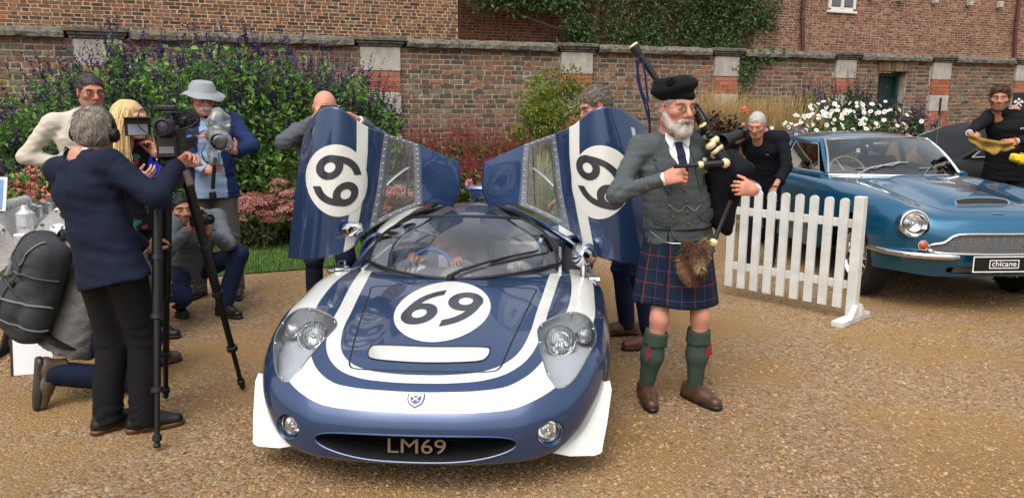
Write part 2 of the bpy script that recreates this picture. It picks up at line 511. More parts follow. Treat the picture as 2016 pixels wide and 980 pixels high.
# ---- gravel ground: one sheet to the horizon, stones as real geometry in front
def gravel_mat():
 m = bpy.data.materials.new('gravel_ground'); t = NT(m); v = t.coord('Object')
 vo = t.new('ShaderNodeTexVoronoi'); vo.inputs['Scale'].default_value = 62; t.link(v, vo.inputs['Vector'])
 wn_ = t.new('ShaderNodeSeparateColor'); t.link(vo.outputs['Color'], wn_.inputs['Color'])
 stone = t.ramp(wn_.outputs[0], [(0, srgb('#6b5038')), (.25, srgb('#8a6c4c')), (.5, srgb('#a08464')), (.75, srgb('#877a6b')), (.9, srgb('#b8a486')), (1, srgb('#75583a'))])
 sand = t.ramp(t.noise(v, 160, 3), [(.3, srgb('#86683f')), (.7, srgb('#ad8d60'))])
 big = t.noise(v, 1.1, 4)
 k = t.ramp(big, [(.42, (.05,) * 3), (.55, (.9,) * 3)])
 c = t.mix(k, sand, stone)
 damp = t.ramp(t.noise(v, .55, 5), [(.35, (.72, .70, .68)), (.62, (1.0, .98, .95))])
 t.link(t.mix(1.0, c, damp, 'MULTIPLY'), t.b.inputs['Base Color'])
 setin(t.b, 'Roughness', .85); setin(t.b, 'Specular IOR Level', .25)
 h = t.math('ADD', t.math('MULTIPLY', vo.outputs['Distance'], -1.0), t.math('MULTIPLY', t.noise(v, 240, 3), .35))
 t.bump(h, .8, .012)
 return m
GR = gravel_mat()
G = 44; gx = np.linspace(-150, 150, 3);
ground = put('ground', mk_mesh('ground', [(-150, -120, 0), (150, -120, 0), (150, 180, 0), (-150, 180, 0)], [(0, 1, 2, 3)], False), GR, kind='structure')
def gravel_stones(n=92000):
 r = np.random.default_rng(3)
 y = 2.35 + (r.random(n) ** 1.25) * 5.6; x = (r.random(n) * 2 - 1) * (.72 * y + .3)
 f = wavy(5, 1, 3.2, (1, 1, 0)); g = wavy(9, 1, 1.1, (1, 1, 0))
 k = f(x, y, 0) * .5 + g(x, y, 0)
 keep = r.random(n) < np.clip(.9 - np.maximum(k - .25, 0) * 1.8, .05, 1)
 keep &= ~((y > 8.25 + .405 * x - .05))
 x, y = x[keep], y[keep]; n = len(x)
 R = r.gamma(6, .00115, n).clip(.003, .016); el = r.uniform(.6, 1, n); fl = r.uniform(.35, .7, n); th = r.uniform(0, 6.28, n)
 base = np.array([(1, 0, 0), (0, 1, 0), (-1, 0, 0), (0, -1, 0), (.15, .1, 1), (0, 0, -.3)])
 P = base[None] * np.stack([R, R * el, R * fl], 1)[:, None] * r.uniform(.8, 1.2, (n, 6, 1))
 tz = r.normal(0, .25, (n, 1)); P[:, :, 2] += P[:, :, 0] * tz
 c, s = np.cos(th)[:, None], np.sin(th)[:, None]
 X = P[:, :, 0] * c - P[:, :, 1] * s + x[:, None]; Y = P[:, :, 0] * s + P[:, :, 1] * c + y[:, None]
 Z = P[:, :, 2] + (R * .12)[:, None]
 V = np.stack([X, Y, Z], 2).reshape(-1, 3)
 T = np.array([(0, 1, 4), (1, 2, 4), (2, 3, 4), (3, 0, 4), (1, 0, 5), (2, 1, 5), (3, 2, 5), (0, 3, 5)])
 F = (T[None] + (np.arange(n) * 6)[:, None, None]).reshape(-1, 3)
 pal = np.array([srgb(h)[:3] for h in ('#a07a50', '#b48c5e', '#8c6440', '#c9a878', '#94806a', '#7c7874', '#6a4a2e', '#c4b090', '#98683c', '#b09a7c')])
 C = (pal[r.integers(0, len(pal), n)] * .5 + pal.mean(0) * .5) * np.array([.99, .94, .87]) * r.uniform(.66, 1.04, (n, 1))
 o = put('gravel', mk_mesh('gravel', V, F, False, np.repeat(C, 6, 0)), vcol('gravel_stone', .75, spec=.3, vary=.12, scale=300))
 tag(o, 'loose tan and brown gravel stones covering the forecourt', 'gravel', kind='stuff')
gravel_stones()
# ---- lawn strip and flower bed
def band(name, pts, z, m):
 return put(name, mk_mesh(name, [(x, y, z) for x, y in pts], [tuple(range(len(pts)))], False), m, kind='structure')
LAWN = mat('lawn_soil', '#3c5220', .95, vary=.3, scale=40, bump=.6)
lf = lambda x: 8.25 + .405 * x; lb = lambda x: 9.85 + .405 * x
band('lawn', [(-14, lf(-14)), (2.2, lf(2.2)), (3.0, lb(3.0) - .35), (14, lb(14) - .35), (14, lb(14)), (-14, lb(-14))], .012, LAWN)
band('flower_bed', [(-14, lb(-14)), (14, lb(14)), (14, lb(14) + 3.25), (-14, lb(-14) + 3.25)], .018, mat('bed_soil', '#3a2c20', .95, vary=.35, scale=25, bump=.8, bdist=.03))
def lawn_grass(n=26000):
 r = np.random.default_rng(4)
 x = r.uniform(-5.0, 1.6, n); y = lf(x) + (lb(x) - lf(x)) * r.random(n) ** .9 - r.random(n) * .02
 h = r.uniform(.025, .06, n); a = r.uniform(0, 6.28, n); w = .004
 lx, ly = np.cos(a) * h * .5, np.sin(a) * h * .5
 V = np.stack([np.stack([x - w * np.sin(a), y + w * np.cos(a), np.full(n, .01)], 1), np.stack([x + w * np.sin(a), y - w * np.cos(a), np.full(n, .01)], 1), np.stack([x + lx, y + ly, .01 + h], 1)], 1).reshape(-1, 3)
 C = np.array(srgb('#4f7a24')[:3]) * r.uniform(.6, 1.35, (n, 1)) + np.array([.03, .01, 0]) * r.random((n, 1))
 o = put('grass', mk_mesh('grass', V, np.arange(3 * n).reshape(-1, 3), False, np.repeat(C, 3, 0)), vcol('grass_blade', .6, trans=.25))
 tag(o, 'short mown green grass of the strip along the flower bed', 'grass', kind='stuff')
lawn_grass()
# ---------------------------------------------------------------- garden wall of brick with stone-blocked pilasters
MORTAR = mat('lime_mortar', '#a89a8a', .95, vary=.25, scale=9, bump=.5, bdist=.01)
PAL_WALL = ['#705746', '#7c5f4c', '#625245', '#83644f', '#746a59', '#575045', '#855a44', '#81725c', '#695f51', '#8f6953']
PAL_HOUSE = ['#765542', '#6a4c3c', '#81604c', '#5f493b', '#886046', '#423d38', '#79604d', '#946446', '#52463e', '#715642']
PAL_RED = ['#a8674c', '#9a5c45', '#b0705a', '#a06a54']
def brick_mat(name, pal, byobj):
 m = bpy.data.materials.new(name); t = NT(m)
 if byobj:
  oi = t.new('ShaderNodeObjectInfo')
  c = t.ramp(oi.outputs['Random'], [(i / len(pal), srgb(h)) for i, h in enumerate(pal)], 'CONSTANT')
 else: c = t.attr('Col').outputs['Color']
 v = t.coord('Object') if not byobj else t.new('ShaderNodeNewGeometry').outputs['Position']
 g = t.ramp(t.noise(v, 34, 6, .7), [(.3, (.68,) * 3), (.7, (1.25,) * 3)])
 c = t.mix(1.0, c, g, 'MULTIPLY')
 lime = t.math('MULTIPLY', t.math('GREATER_THAN', t.noise(v, 5.5, 6, .75), .60), .45)
 c = t.mix(lime, c, srgb('#9a8a7c'))
 t.link(c, t.b.inputs['Base Color']); setin(t.b, 'Roughness', .9); setin(t.b, 'Specular IOR Level', .2)
 t.bump(t.noise(v, 90, 6, .7), .6, .006)
 return m
BR_OBJ = brick_mat('wall_brick', PAL_WALL, True)
BR_MANY = brick_mat('wall_brick_field', PAL_WALL, False)
def bricks(rows, r, L=.22, Hd=.108, gap=.015):
 """Flemish bond: rows = [(z, s0, s1)] -> list of (s_mid, z, length, kind)"""
 out = []
 for i, (z, s0, s1) in enumerate(rows):
  s = s0; k = i % 2; first = True
  while s < s1 - .02:
   Lb = (L if k else Hd) * r.uniform(.93, 1.05)
   if first and i % 2: Lb *= .72
   first = False
   e = min(s + Lb, s1)
   if e - s > .03: out.append(((s + e) / 2, z, e - s, k if e < s1 else -1))
   s = e + gap * r.uniform(.7, 1.4); k = 1 - k
 return out
def brick_mesh(B, h, pal, r, depth=.05, face=0.0, jit=.004, name='bricks'):
 """many bricks as one mesh in wall coordinates (front towards -y)"""
 n = len(B); s = np.array([b[0] for b in B]); z = np.array([b[1] for b in B]); L = np.array([b[2] for b in B])
 u = np.array([(-1, 0, -1), (1, 0, -1), (1, 0, 1), (-1, 0, 1), (-.965, -1, -.9), (.965, -1, -.9), (.965, -1, .9), (-.965, -1, .9)], float)
 P = u[None] * np.stack([L / 2, np.full(n, depth), np.full(n, h / 2)], 1)[:, None]
 P[:, 4:] += r.normal(0, jit, (n, 4, 3)) * np.array([.6, .5, .5])
 P[:, 4:, 1] += r.normal(0, jit * .5, (n, 1))
 P += np.stack([s, np.full(n, face + depth), z], 1)[:, None]
 Q = np.array([(4, 5, 6, 7), (0, 1, 5, 4), (1, 2, 6, 5), (2, 3, 7, 6), (3, 0, 4, 7)])
 F = (Q[None] + (np.arange(n) * 8)[:, None, None]).reshape(-1, 4)
 pl = np.array([srgb(c)[:3] for c in pal]); C = pl[r.integers(0, len(pl), n)] * r.uniform(.82, 1.15, (n, 1))
 return mk_mesh(name, P.reshape(-1, 3), F, False, np.repeat(C, 8, 0))
STONE = mat('portland_stone', '#a9a398', .85, vary=.22, scale=7, bump=.4, bdist=.006)
def lichen_mat():
 m = bpy.data.materials.new('coping_lichen'); t = NT(m); v = t.coord()
 c = t.ramp(t.noise(v, 11, 8, .75), [(.30, srgb('#2f2d29')), (.46, srgb('#5c574d')), (.62, srgb('#7d776b')), (.78, srgb('#b5b0a4'))])
 c = t.mix(t.math('MULTIPLY', t.math('GREATER_THAN', t.noise(v, 3.1, 5), .62), .5), c, srgb('#7d6434'))
 t.link(c, t.b.inputs['Base Color']); setin(t.b, 'Roughness', .95); t.bump(t.noise(v, 40, 7, .7), .9, .02)
 return m
LICHEN = lichen_mat()
PILLARS = [(-9.6, .31), (-6.1, .30), (-2.22, .315), (1.19, .30), (4.32, .275), (7.23, .26), (9.91, .265), (12.5, .27), (15.2, .27)]
DOOR = (8.17, 8.95, 2.26)
def garden_wall():
 r = np.random.default_rng(21)
 root = thing('garden_wall', 'long weathered brick garden wall with stone blocked pilasters and lichened coping', 'wall', (0, 13.05, 0), TH)
 course, h, top = .0775, .0625, 2.47
 mb = MB()
 for a, b, z0 in ((-11, DOOR[0], 0), (DOOR[0], DOOR[1], DOOR[2] + .03), (DOOR[1], 17, 0)):
  mb.box(((a + b) / 2, .21, (z0 + 2.49) / 2), ((b - a) / 2, .2, (2.49 - z0) / 2))
 mb.build('mortar_core', MORTAR, root, False)
 zs = [top - h / 2 - i * course for i in range(31)]
 near, rest = [], []
 spans = [(PILLARS[i][0] + PILLARS[i][1] + .005, PILLARS[i + 1][0] - PILLARS[i + 1][1] - .005) for i in range(len(PILLARS) - 1)]
 for a, b in spans:
  rows = []
  for z in zs:
   if a < DOOR[0] < b and z < DOOR[2] + .27: rows += [(z, a, DOOR[0] - .012), (z, DOOR[1] + .012, b)]
   else: rows.append((z, a, b))
  for q in bricks(rows, r):
   s, z, L, k = q
   w = wl2w(s, 0); vis = (-2 < s < 1 and z > 1.70) or (-7.3 < s < -6.4 and z > 2.05) or (1.4 < s < 2.6 and z > 1.9)
   (near if vis and k >= 0 else rest).append(q)
 near.sort(key=lambda q: q[0]); near, more = near[:299], near[299:]
 put('brick_field', brick_mesh(rest + more, h, PAL_WALL, r, name='brick_field'), BR_MANY, root, kind='stuff')
 variants = {}
 for k, L in ((0, .112), (1, .225)):
  for j in range(3): variants[k, j] = brick_mesh([(0, 0, L, k)], h, PAL_WALL, r, jit=.005, name='brick')
 for me in variants.values(): me.materials.append(BR_OBJ)
 for s, z, L, k in near:
  o = put('brick', variants[k, int(r.integers(0, 3))], None, root, loc=(s, float(r.normal(0, .0015)), z))
  o.scale.x = L / (.225 if k else .112)
 # brick arch over the doorway, bricks on end
 n = 17
 for i in range(n):
  t = (i + .5) / n; s = DOOR[0] - .05 + (DOOR[1] - DOOR[0] + .1) * t
  b = MB().box((0, 0, 0), (.022, .05, .125 + .006 * math.sin(i * 2.1)), bev=.004)
  o = b.build('arch_brick', BR_OBJ, root, False); o.location = (s, .015, DOOR[2] + .145); o.rotation_euler = (0, (t - .5) * .3, 0)
 # pilasters: stone blocks and red brick in turn, moulded cap
 RED = brick_mat('pilaster_brick', PAL_RED, True)
 for (s, hw) in PILLARS:
  for z0, z1 in ((2.12, 2.49), (1.46, 1.80), (.72, 1.12), (.0, .4)):
   MB().box((s, .12, (z0 + z1) / 2), (hw, .185, (z1 - z0) / 2 - .002), bev=.012).build('pilaster_block', STONE, root, False)
  mb = MB()
  for z0, z1 in ((1.80, 2.12), (1.12, 1.46), (.4, .72)): mb.box((s, .13, (z0 + z1) / 2), (hw - .018, .17, (z1 - z0) / 2 - .001))
  mb.build('pilaster_joint', mat('white_joint', '#c2b3a2', .9), root, False)
  for z0, z1 in ((1.80, 2.12), (1.12, 1.46)):
   nr = 4; ch = (z1 - z0) / nr
   for i in range(nr):
    x0 = s - hw + .012; x1 = s + hw - .012; k = i % 2; xs = [x0]
    while xs[-1] < x1 - .06:
     xs.append(min(x1, xs[-1] + (.20 if k else .105))); k = 1 - k
    for a, b in zip(xs[:-1], xs[1:]):
     MB().box(((a + b) / 2, .0, z0 + ch * (i + .5)), ((b - a) / 2 - .003, .055, ch / 2 - .003), bev=.003).build('pilaster_brick', RED, root, False)
  cap = MB()
  for hx, y0, z, hz in ((hw + .03, -.085, 2.515, .022), (hw + .06, -.115, 2.555, .022), (hw + .09, -.145, 2.605, .03)):
   cap.box((s, (.40 + y0) / 2, z), (hx, (.40 - y0) / 2, hz), bev=.008)
  cap.build('pilaster_cap', LICHEN, root, False)
 # coping stones
 for (a, ha), (b, hb) in zip(PILLARS[:-1], PILLARS[1:]):
  x0, x1 = a + ha + .092, b - hb - .092; n = max(2, round((x1 - x0) / .85)); w = (x1 - x0) / n
  for i in range(n):
   mb = MB(); xx = np.linspace(x0 + i * w + .004, x0 + (i + 1) * w - .004, 9); V = []
   prof = [(-.075, 2.487), (-.10, 2.50), (-.105, 2.56), (-.06, 2.615), (.10, 2.645), (.40, 2.63), (.44, 2.49)]
   for x in xx: V += [(x, y + r.normal(0, .006), z + r.normal(0, .006)) for y, z in prof]
   m = len(prof); F = [(j * m + q, j * m + (q + 1) % m, (j + 1) * m + (q + 1) % m, (j + 1) * m + q) for j in range(8) for q in range(m)] + [tuple(range(m)), tuple(range(8 * m, 9 * m))[::-1]]
   mb.add(V, F).build('coping_stone', LICHEN, root, False)
 # doorway: dark green plank door set back in the opening
 a, b, t = DOOR
 GREEN = mat('door_green', '#16302c', .5, vary=.2, scale=12)
 d = MB(); d.box(((a + b) / 2, .30, t / 2), ((b - a) / 2, .02, t / 2)); dp = d.build('door', GREEN, root, False)
 fr = MB()
 for x in (a + .035, b - .035): fr.box((x, .23, t / 2), (.033, .05, t / 2 - .002))
 fr.box(((a + b) / 2, .23, t - .035), ((b - a) / 2 - .072, .05, .033)); fr.build('door_frame', mat('frame_green', '#23453f', .5), dp, False)
 n = 5; w = (b - a - .15) / n
 for i in range(n): MB().box((a + .075 + w * (i + .5), .272, t / 2), (w / 2 - .004, .008, t / 2 - .05), bev=.003).build('plank', GREEN, dp, False)
 return root
garden_wall()
# ---------------------------------------------------------------- brick houses behind the wall
def house(name, label, off, s0, s1, ztop, pal, course=.072, zb=2.2, mort='#bda488'):
 r = np.random.default_rng(int(abs(s0 * 10)) + 3)
 base = wl2w(0, off)
 root = thing(name, label, 'building', tuple(base[:2]) + (0,), TH)
 MB().box(((s0 + s1) / 2, 2.01, ztop / 2), ((s1 - s0) / 2, 2.0, ztop / 2)).build('wall', mat('mortar_' + mort[1:], mort, .95, vary=.2, scale=6), root, False)
 zs = np.arange(zb, ztop, course)
 put('brick_field', brick_mesh(bricks([(z, s0, s1) for z in zs], r, .208, .100, .019), course - .018, pal, r, name='brick_field'), brick_mat(name + '_brick', pal, False), root, kind='stuff')
 return root
hA = house('brick_house', 'warm red brick house rising above the wall behind the purple salvias', 5.0, -14, .70, 5.6, PAL_HOUSE)
hB = house('brick_outbuilding', 'recessed brick range, shade painted into its bricks, behind the wall-trained tree', 6.3, .72, 11.2, 5.9, ['#6b4034', '#5e3a30', '#74463a', '#523530', '#7d4b3b'], mort='#8d7464')  # darker bricks and mortar: shade of the recess put into the colour
hC = house('brick_mansion', 'brown brick mansion above the wall with white window and drainpipes', 5.6, 9.5, 26, 6.6, ['#7a5548', '#86604f', '#705044', '#8f6653', '#665048', '#836656', '#9a7560'], course=.07, mort='#b59a85')
WHITE = mat('white_gloss_paint', '#d9d9d6', .35, vary=.05)
def mansion_details(root):
 # white casement window, drainpipes, iron brackets (house coordinates, front = -y)
 a, b, z0, z1 = 12.05, 13.05, 4.20, 5.45
 w = MB();
 w.box(((a + b) / 2, -.01, z0 + .03), ((b - a) / 2 + .05, .06, .03));
 for x in (a + .04, b - .04, (a + b) / 2): w.box((x, -.01, (z0 + z1) / 2 + .06), (.04, .035, (z1 - z0) / 2 - .06))
 win = w.build('window', WHITE, root, False)
 MB().box(((a + b) / 2, -.012, z0 + .11), ((b - a) / 2 - .09, .02, .045)).build('bottom_rail', WHITE, win, False)
 for x0, x1 in ((a + .09, (a + b) / 2 - .05), ((a + b) / 2 + .05, b - .09)):
  MB().box(((x0 + x1) / 2, -.008, (z0 + z1) / 2 + .1), ((x1 - x0) / 2, .004, (z1 - z0) / 2 - .1)).build('pane', mat('window_glass', '#5d6468', .08, spec=.8, vary=.1, scale=2), win, False)
 PIPE = mat('iron_pipe', '#54302c', .55, vary=.2, scale=14)
 for x, k in ((11.05, 0), (19.85, 1)):
  p = MB(); p.tube([(x, -.10, 6.5), (x, -.10, 3.95), (x + .05, -.10, 3.6), (x + .1, -.10, 3.2), (x + .1, -.10, 2.3)], .055, 10)
  pp = p.build('drainpipe', PIPE, root)
  q = MB()
  for z in (3.98, 4.28): q.lathe([(.056, -.02), (.075, -.018), (.075, .018), (.056, .02)], (x, -.10, z), n=12)
  q.build('collar', PIPE, pp)
 if True:
  for x in (13.55, 14.7, 16.15, 17.65, 19.0):
   MB().box((x, -.09, 4.72), (.07, .09, .10), bev=.02).build('corbel', STONE, root, False)
mansion_details(hC)
# ---------------------------------------------------------------- plants
def leafmesh(P, D, N, L, W, C, fold=.18, droop=.1):
 """one folded four-point leaf per row; returns V, F, colours"""
 D = D / (np.linalg.norm(D, axis=1)[:, None] + 1e-9); S = np.cross(D, N); S /= (np.linalg.norm(S, axis=1)[:, None] + 1e-9); N = np.cross(S, D)
 L, W = L[:, None], W[:, None]
 a = P; t = P + D * L - N * L * droop
 m = P + D * L * .45
 V = np.stack([a, m + S * W * .5 + N * W * fold, t, m - S * W * .5 + N * W * fold], 1).reshape(-1, 3)
 n = len(P); F = (np.array([(0, 1, 2), (0, 2, 3)])[None] + (np.arange(n) * 4)[:, None, None]).reshape(-1, 3)
 return V, F, np.repeat(C, 4, 0)
def pick(r, pal, n, lo=.75, hi=1.2):
 p = np.array([srgb(h)[:3] for h in pal]); return p[r.integers(0, len(p), n)] * r.uniform(lo, hi, (n, 1))
LEAF = vcol('leaf', .5, spec=.35, vary=.15, scale=40, trans=.32)
PETAL = vcol('petal', .6, spec=.2, vary=.08, scale=60, trans=.2)
STEM = mat('green_stem', '#4c5a2a', .7, vary=.2)
WOOD = mat('woody_stem', '#4a3b2c', .85, vary=.25, scale=20, bump=.4)
def stem_mesh(paths, r0, r1, n=3):
 mb = MB()
 for p in paths: mb.tube(p, np.linspace(r0, r1, len(p)), n, cap=False)
 return mb
def arcs(r, n, h, spread, lean=(0, 0), k=7, hvar=.25, base=.18):
 """n stems from a small base circle, arching outwards; returns (n,k,3)"""
 a = r.uniform(0, 6.28, n); q = np.sqrt(r.random(n)); hh = h * (1 - hvar * r.random(n)) * (1 - .22 * q ** 2)
 t = np.linspace(0, 1, k)[None]
 R = base * q[:, None] + (spread - base) * q[:, None] * t ** 1.4
 x = R * np.cos(a)[:, None] + lean[0] * t ** 2 + r.normal(0, .012, (n, k)) * t; y = R * np.sin(a)[:, None] + lean[1] * t ** 2 + r.normal(0, .012, (n, k)) * t
 return np.stack([x, y, hh[:, None] * t * np.ones((n, 1))], 2)
def along(paths, t):
 """points on paths (n,k,3) at parameters t (n,m)"""
 n, k, _ = paths.shape; f = t * (k - 1); i = np.clip(f.astype(int), 0, k - 2); f = (f - i)[..., None]
 ii = np.arange(n)[:, None]
 return paths[ii, i] * (1 - f) + paths[ii, i + 1] * f, paths[ii, i + 1] - paths[ii, i]
def spikes(r, tips, dirs, Ls, pal, nf, fs, out=.35):
 """flower spikes: small florets round each tip's axis"""
 n = len(tips); t = r.random((n, nf)); P = tips[:, None] + dirs[:, None] * (Ls[:, None] * t)[..., None]
 D = rdir(r, n * nf).reshape(n, nf, 3) + dirs[:, None] * out
 P = P.reshape(-1, 3); D = D.reshape(-1, 3); m = len(P)
 taper = (1.15 - .75 * t).reshape(-1)
 L = fs * taper * r.uniform(.7, 1.3, m)
 return leafmesh(P, D, rdir(r, m), L, L * .55, pick(r, pal, m, .6, 1.25))
SAL_LEAF = ['#6b9446', '#5a8640', '#80a852', '#4c7638', '#94b462', '#668e4a']
SAL_FLOW = ['#463060', '#37264c', '#563f78', '#2a1f36', '#634c80', '#332539']
def salvia(label, base, h, spread, seed, stems=60, lpst=70, group='purple salvias along the wall', leafpal=SAL_LEAF, flow=SAL_FLOW, leafL=.085, spikeL=.30, fl=34, lean=(0, 0), tspread=.5, name='salvia_shrub'):
 r = np.random.default_rng(seed)
 root = thing(name, label, 'shrub', tuple(base), 0, group)
 A = arcs(r, stems, h - spikeL * .6, spread, lean)
 stem_mesh(A, .008, .003).build('stem', STEM, root)
 t = .12 + .86 * r.random((stems, lpst)) ** .75
 P, T = along(A, t); P = P.reshape(-1, 3); T = T.reshape(-1, 3); n = len(P)
 D = rdir(r, n, .15) + T / (np.linalg.norm(T, axis=1)[:, None] + 1e-6) * .35; D[:, 2] -= .15
 P = P + rdir(r, n) * r.uniform(0, .07, (n, 1))
 L = leafL * r.uniform(.55, 1.25, n)
 V, F, C = leafmesh(P, D, rdir(r, n, 1.3), L, L * .52, pick(r, leafpal, n))
 put('foliage', mk_mesh('foliage', V, F, False, C), LEAF, root)
 k = np.arange(stems); tips = A[k, -1]; dr = nrmrow(A[k, -1] - A[k, -3]) + r.normal(0, .12, (stems, 3)); dr = nrmrow(dr)
 tp, dd = [tips], [dr]
 for _ in range(2):   # side spikes below the tips
  q, T2 = along(A, np.full((stems, 1), r.uniform(.75, .93))); tp.append(q[:, 0] + r.normal(0, .03, (stems, 3))); dd.append(nrmrow(nrmrow(T2[:, 0]) + r.normal(0, tspread, (stems, 3)) + np.array([0, 0, .5])))
 tp, dd = np.concatenate(tp), np.concatenate(dd); m = len(tp)
 Ls = spikeL * r.uniform(.45, 1.25, m)
 V, F, C = spikes(r, tp, dd, Ls, flow, fl, .033)
 put('flower_spikes', mk_mesh('flower_spikes', V, F, False, C), PETAL, root, kind='stuff')
 return root
def ground_at(u, Y): p = at(u, 300, Y); return (float(p[0]), Y, .018)
G1 = 'purple salvias along the wall'
for i, (u, Y, h, sp, lab) in enumerate([
 (30, 8.2, 1.95, .70, 'purple salvia at the far left edge behind the engine display'),
 (150, 9.0, 2.12, .75, 'purple salvia right behind the man in the cream blazer'),
 (262, 9.2, 2.42, .72, 'tall purple salvia above the blonde woman, covering a stone block'),
 (345, 8.7, 2.36, .72, 'tall purple salvia rising behind the video camera'),
 (432, 9.0, 2.46, .76, 'tallest purple salvia, just right of the grey sun hat'),
 (520, 9.1, 2.36, .72, 'purple salvia between the sun-hatted man and the bald man'),
 (605, 9.6, 2.28, .74, 'purple salvia directly behind the bald man'),
 (680, 9.9, 2.05, .62, 'purple salvia overlapping the red brick pilaster beside the bald man'),
 (745, 10.2, 1.78, .42, 'short leaning purple salvia at the right end of the big clump')]):
 salvia(lab, ground_at(u, Y), h * (1.12 if i else 1.0), sp * 1.06, 40 + i, stems=70 if i < 8 else 30, lpst=85, group=G1, spikeL=.36, tspread=.7)
for i, (u, Y, h, sp, lab) in enumerate([
 (95, 7.4, 1.25, .55, 'leafy green salvia low beside the cream blazer man'),
 (400, 8.9, 1.60, .55, 'lower leafy salvia behind the sun-hatted man'),
 (505, 9.3, 1.66, .5, 'lower leafy salvia just above the pink sedums'),
 (590, 9.6, 1.6, .50, 'lower leafy salvia behind the open left car door')]):
 salvia(lab, ground_at(u, Y), h, sp, 60 + i, stems=46, lpst=90, group='leafy salvias at the front of the bed', fl=20, spikeL=.16)
for i, (u, Y, h, sp, lab) in enumerate([(1590, 13.6, 2.10, .55, 'purple salvia standing behind the white anemones near the pale grass'), (1665, 14.2, 2.22, .60, 'purple salvia below the stone block beside the dark green door'),
 (1735, 14.0, 1.95, .55, 'purple salvia in front of the dark green door'), (1795, 13.6, 1.70, .5, 'purple salvia right of the dark green door')]):
 salvia(lab, ground_at(u, Y), h, sp, 80 + i, stems=48, lpst=60, group='purple salvias by the green door', leafpal=['#4a7034', '#3d5f2c', '#5a7f3c', '#35522a'])
def penstemon(label, base, h, seed, spread=.35, pal=('#e0757a', '#e88a8c', '#d4666e', '#f0a8a4'), leafpal=SAL_LEAF, stems=16, group='pink penstemons', lean=(0, 0)):
 r = np.random.default_rng(seed)
 root = thing('penstemon_plant', label, 'plant', tuple(base), 0, group)
 A = arcs(r, stems, h, spread, lean); stem_mesh(A, .006, .003).build('stem', STEM, root)
 t = .05 + .65 * r.random((stems, 60)); P, T = along(A, t); P = P.reshape(-1, 3); n = len(P)
 L = .09 * r.uniform(.5, 1.2, n)
 V, F, C = leafmesh(P + rdir(r, n) * r.uniform(0, .08, (n, 1)), rdir(r, n, .3), rdir(r, n, 1), L, L * .3, pick(r, leafpal, n, .85, 1.3))
 put('foliage', mk_mesh('foliage', V, F, False, C), LEAF, root)
 k = np.arange(stems); P, T = along(A, .62 + .38 * r.random((stems, 16))); P = P.reshape(-1, 3); n = len(P)
 D = rdir(r, n); D[:, 2] -= .5; L = .045 * r.uniform(.7, 1.3, n)
 a = leafmesh(P, D, rdir(r, n), L, L * .6, pick(r, pal, n)); b = leafmesh(P, D, rdir(r, n), L, L * .6, pick(r, pal, n))
 put('bells', mk_mesh('bells', np.concatenate([a[0], b[0]]), np.concatenate([a[1], b[1] + len(a[0])]), False, np.concatenate([a[2], b[2]])), PETAL, root, kind='stuff')
penstemon('pink penstemon in flower above the silver engine', ground_at(40, 6.9), 1.22, 5, .30, lean=(.1, 0))
penstemon('pink penstemon between the engine and the cream blazer', ground_at(95, 6.6), .98, 6, .36, lean=(.15, -.1))
for i, (u, Y, h, lab) in enumerate([(1745, 12.6, 1.12, 'pink flowering plant above the blue car roof edge'), (1800, 12.9, 1.20, 'pink flowering plant below the right side of the green door'), (1850, 13.2, 1.25, 'pink flowering plant at the foot of the pilaster by the dark car'), (1895, 13.6, 1.22, 'pink flowering plant left of the man in the black jacket')]):
 penstemon(lab, ground_at(u, Y), h + .30, 90 + i, .55, stems=22, pal=('#d88a92', '#e2a0a4', '#cf7c86', '#c88a80'), leafpal=['#6a7040', '#7a6a44', '#58663a'], group='pink flowers by the blue car')
def sedum(label, base, seed, h=.52, spread=.34, heads=22):
 r = np.random.default_rng(seed)
 root = thing('sedum_clump', label, 'plant', tuple(base), 0, 'pink sedums along the lawn')
 A = arcs(r, heads, h, spread, hvar=.35, base=.1); stem_mesh(A, .008, .006, 4).build('stem', mat('sedum_stem', '#5c5a34', .7), root)
 P, T = along(A, .1 + .8 * r.random((heads, 26))); P = P.reshape(-1, 3); n = len(P); L = .07 * r.uniform(.6, 1.2, n)
 V, F, C = leafmesh(P, rdir(r, n, .2), rdir(r, n, 1), L, L * .55, pick(r, ['#5a6a3c', '#4c5a36', '#6e7648', '#4a4a34'], n))
 put('foliage', mk_mesh('foliage', V, F, False, C), LEAF, root)
 nf = 170; tip = A[:, -1]; a = r.uniform(0, 6.28, (heads, nf)); q = np.sqrt(r.random((heads, nf))) * r.uniform(.07, .115, (heads, 1))
 P = np.stack([tip[:, None, 0] + q * np.cos(a), tip[:, None, 1] + q * np.sin(a), tip[:, None, 2] + .05 - q * q * 4.5 + r.normal(0, .008, (heads, nf))], 2).reshape(-1, 3); n = len(P)
 pal = np.array([srgb(c)[:3] for c in ('#bd8a80', '#ae7468', '#c49a88', '#9c6252', '#b47c74')]); hc = pal[r.integers(0, 5, heads)]
 L = .020 * r.uniform(.7, 1.3, n)
 V, F, C = leafmesh(P, rdir(r, n, .6), rdir(r, n, .5), L, L * .9, np.repeat(hc, nf, 0) * r.uniform(.7, 1.25, (n, 1)))
 put('flower_heads', mk_mesh('flower_heads', V, F, False, C), PETAL, root, kind='stuff')
for i, (u, Y, h, lab) in enumerate([(468, 8.55, .62, 'pink sedum clump beside the grey trousers of the sun-hatted man'), (512, 8.5, .58, 'pink sedum clump in the middle of the left patch'), (552, 8.75, .74, 'taller pink sedum clump next to the open left door'), (598, 8.7, .55, 'pink sedum clump mostly behind the open left door'),
  (690, 8.95, .5, 'pink sedum clump hidden behind the race number of the left door'), (745, 9.1, .62, 'pink sedum clump seen low through the left door window'), (788, 9.2, .66, 'pink sedum clump seen at the right of the left door window')]):
 sedum(lab, ground_at(u, Y), 120 + i, h)
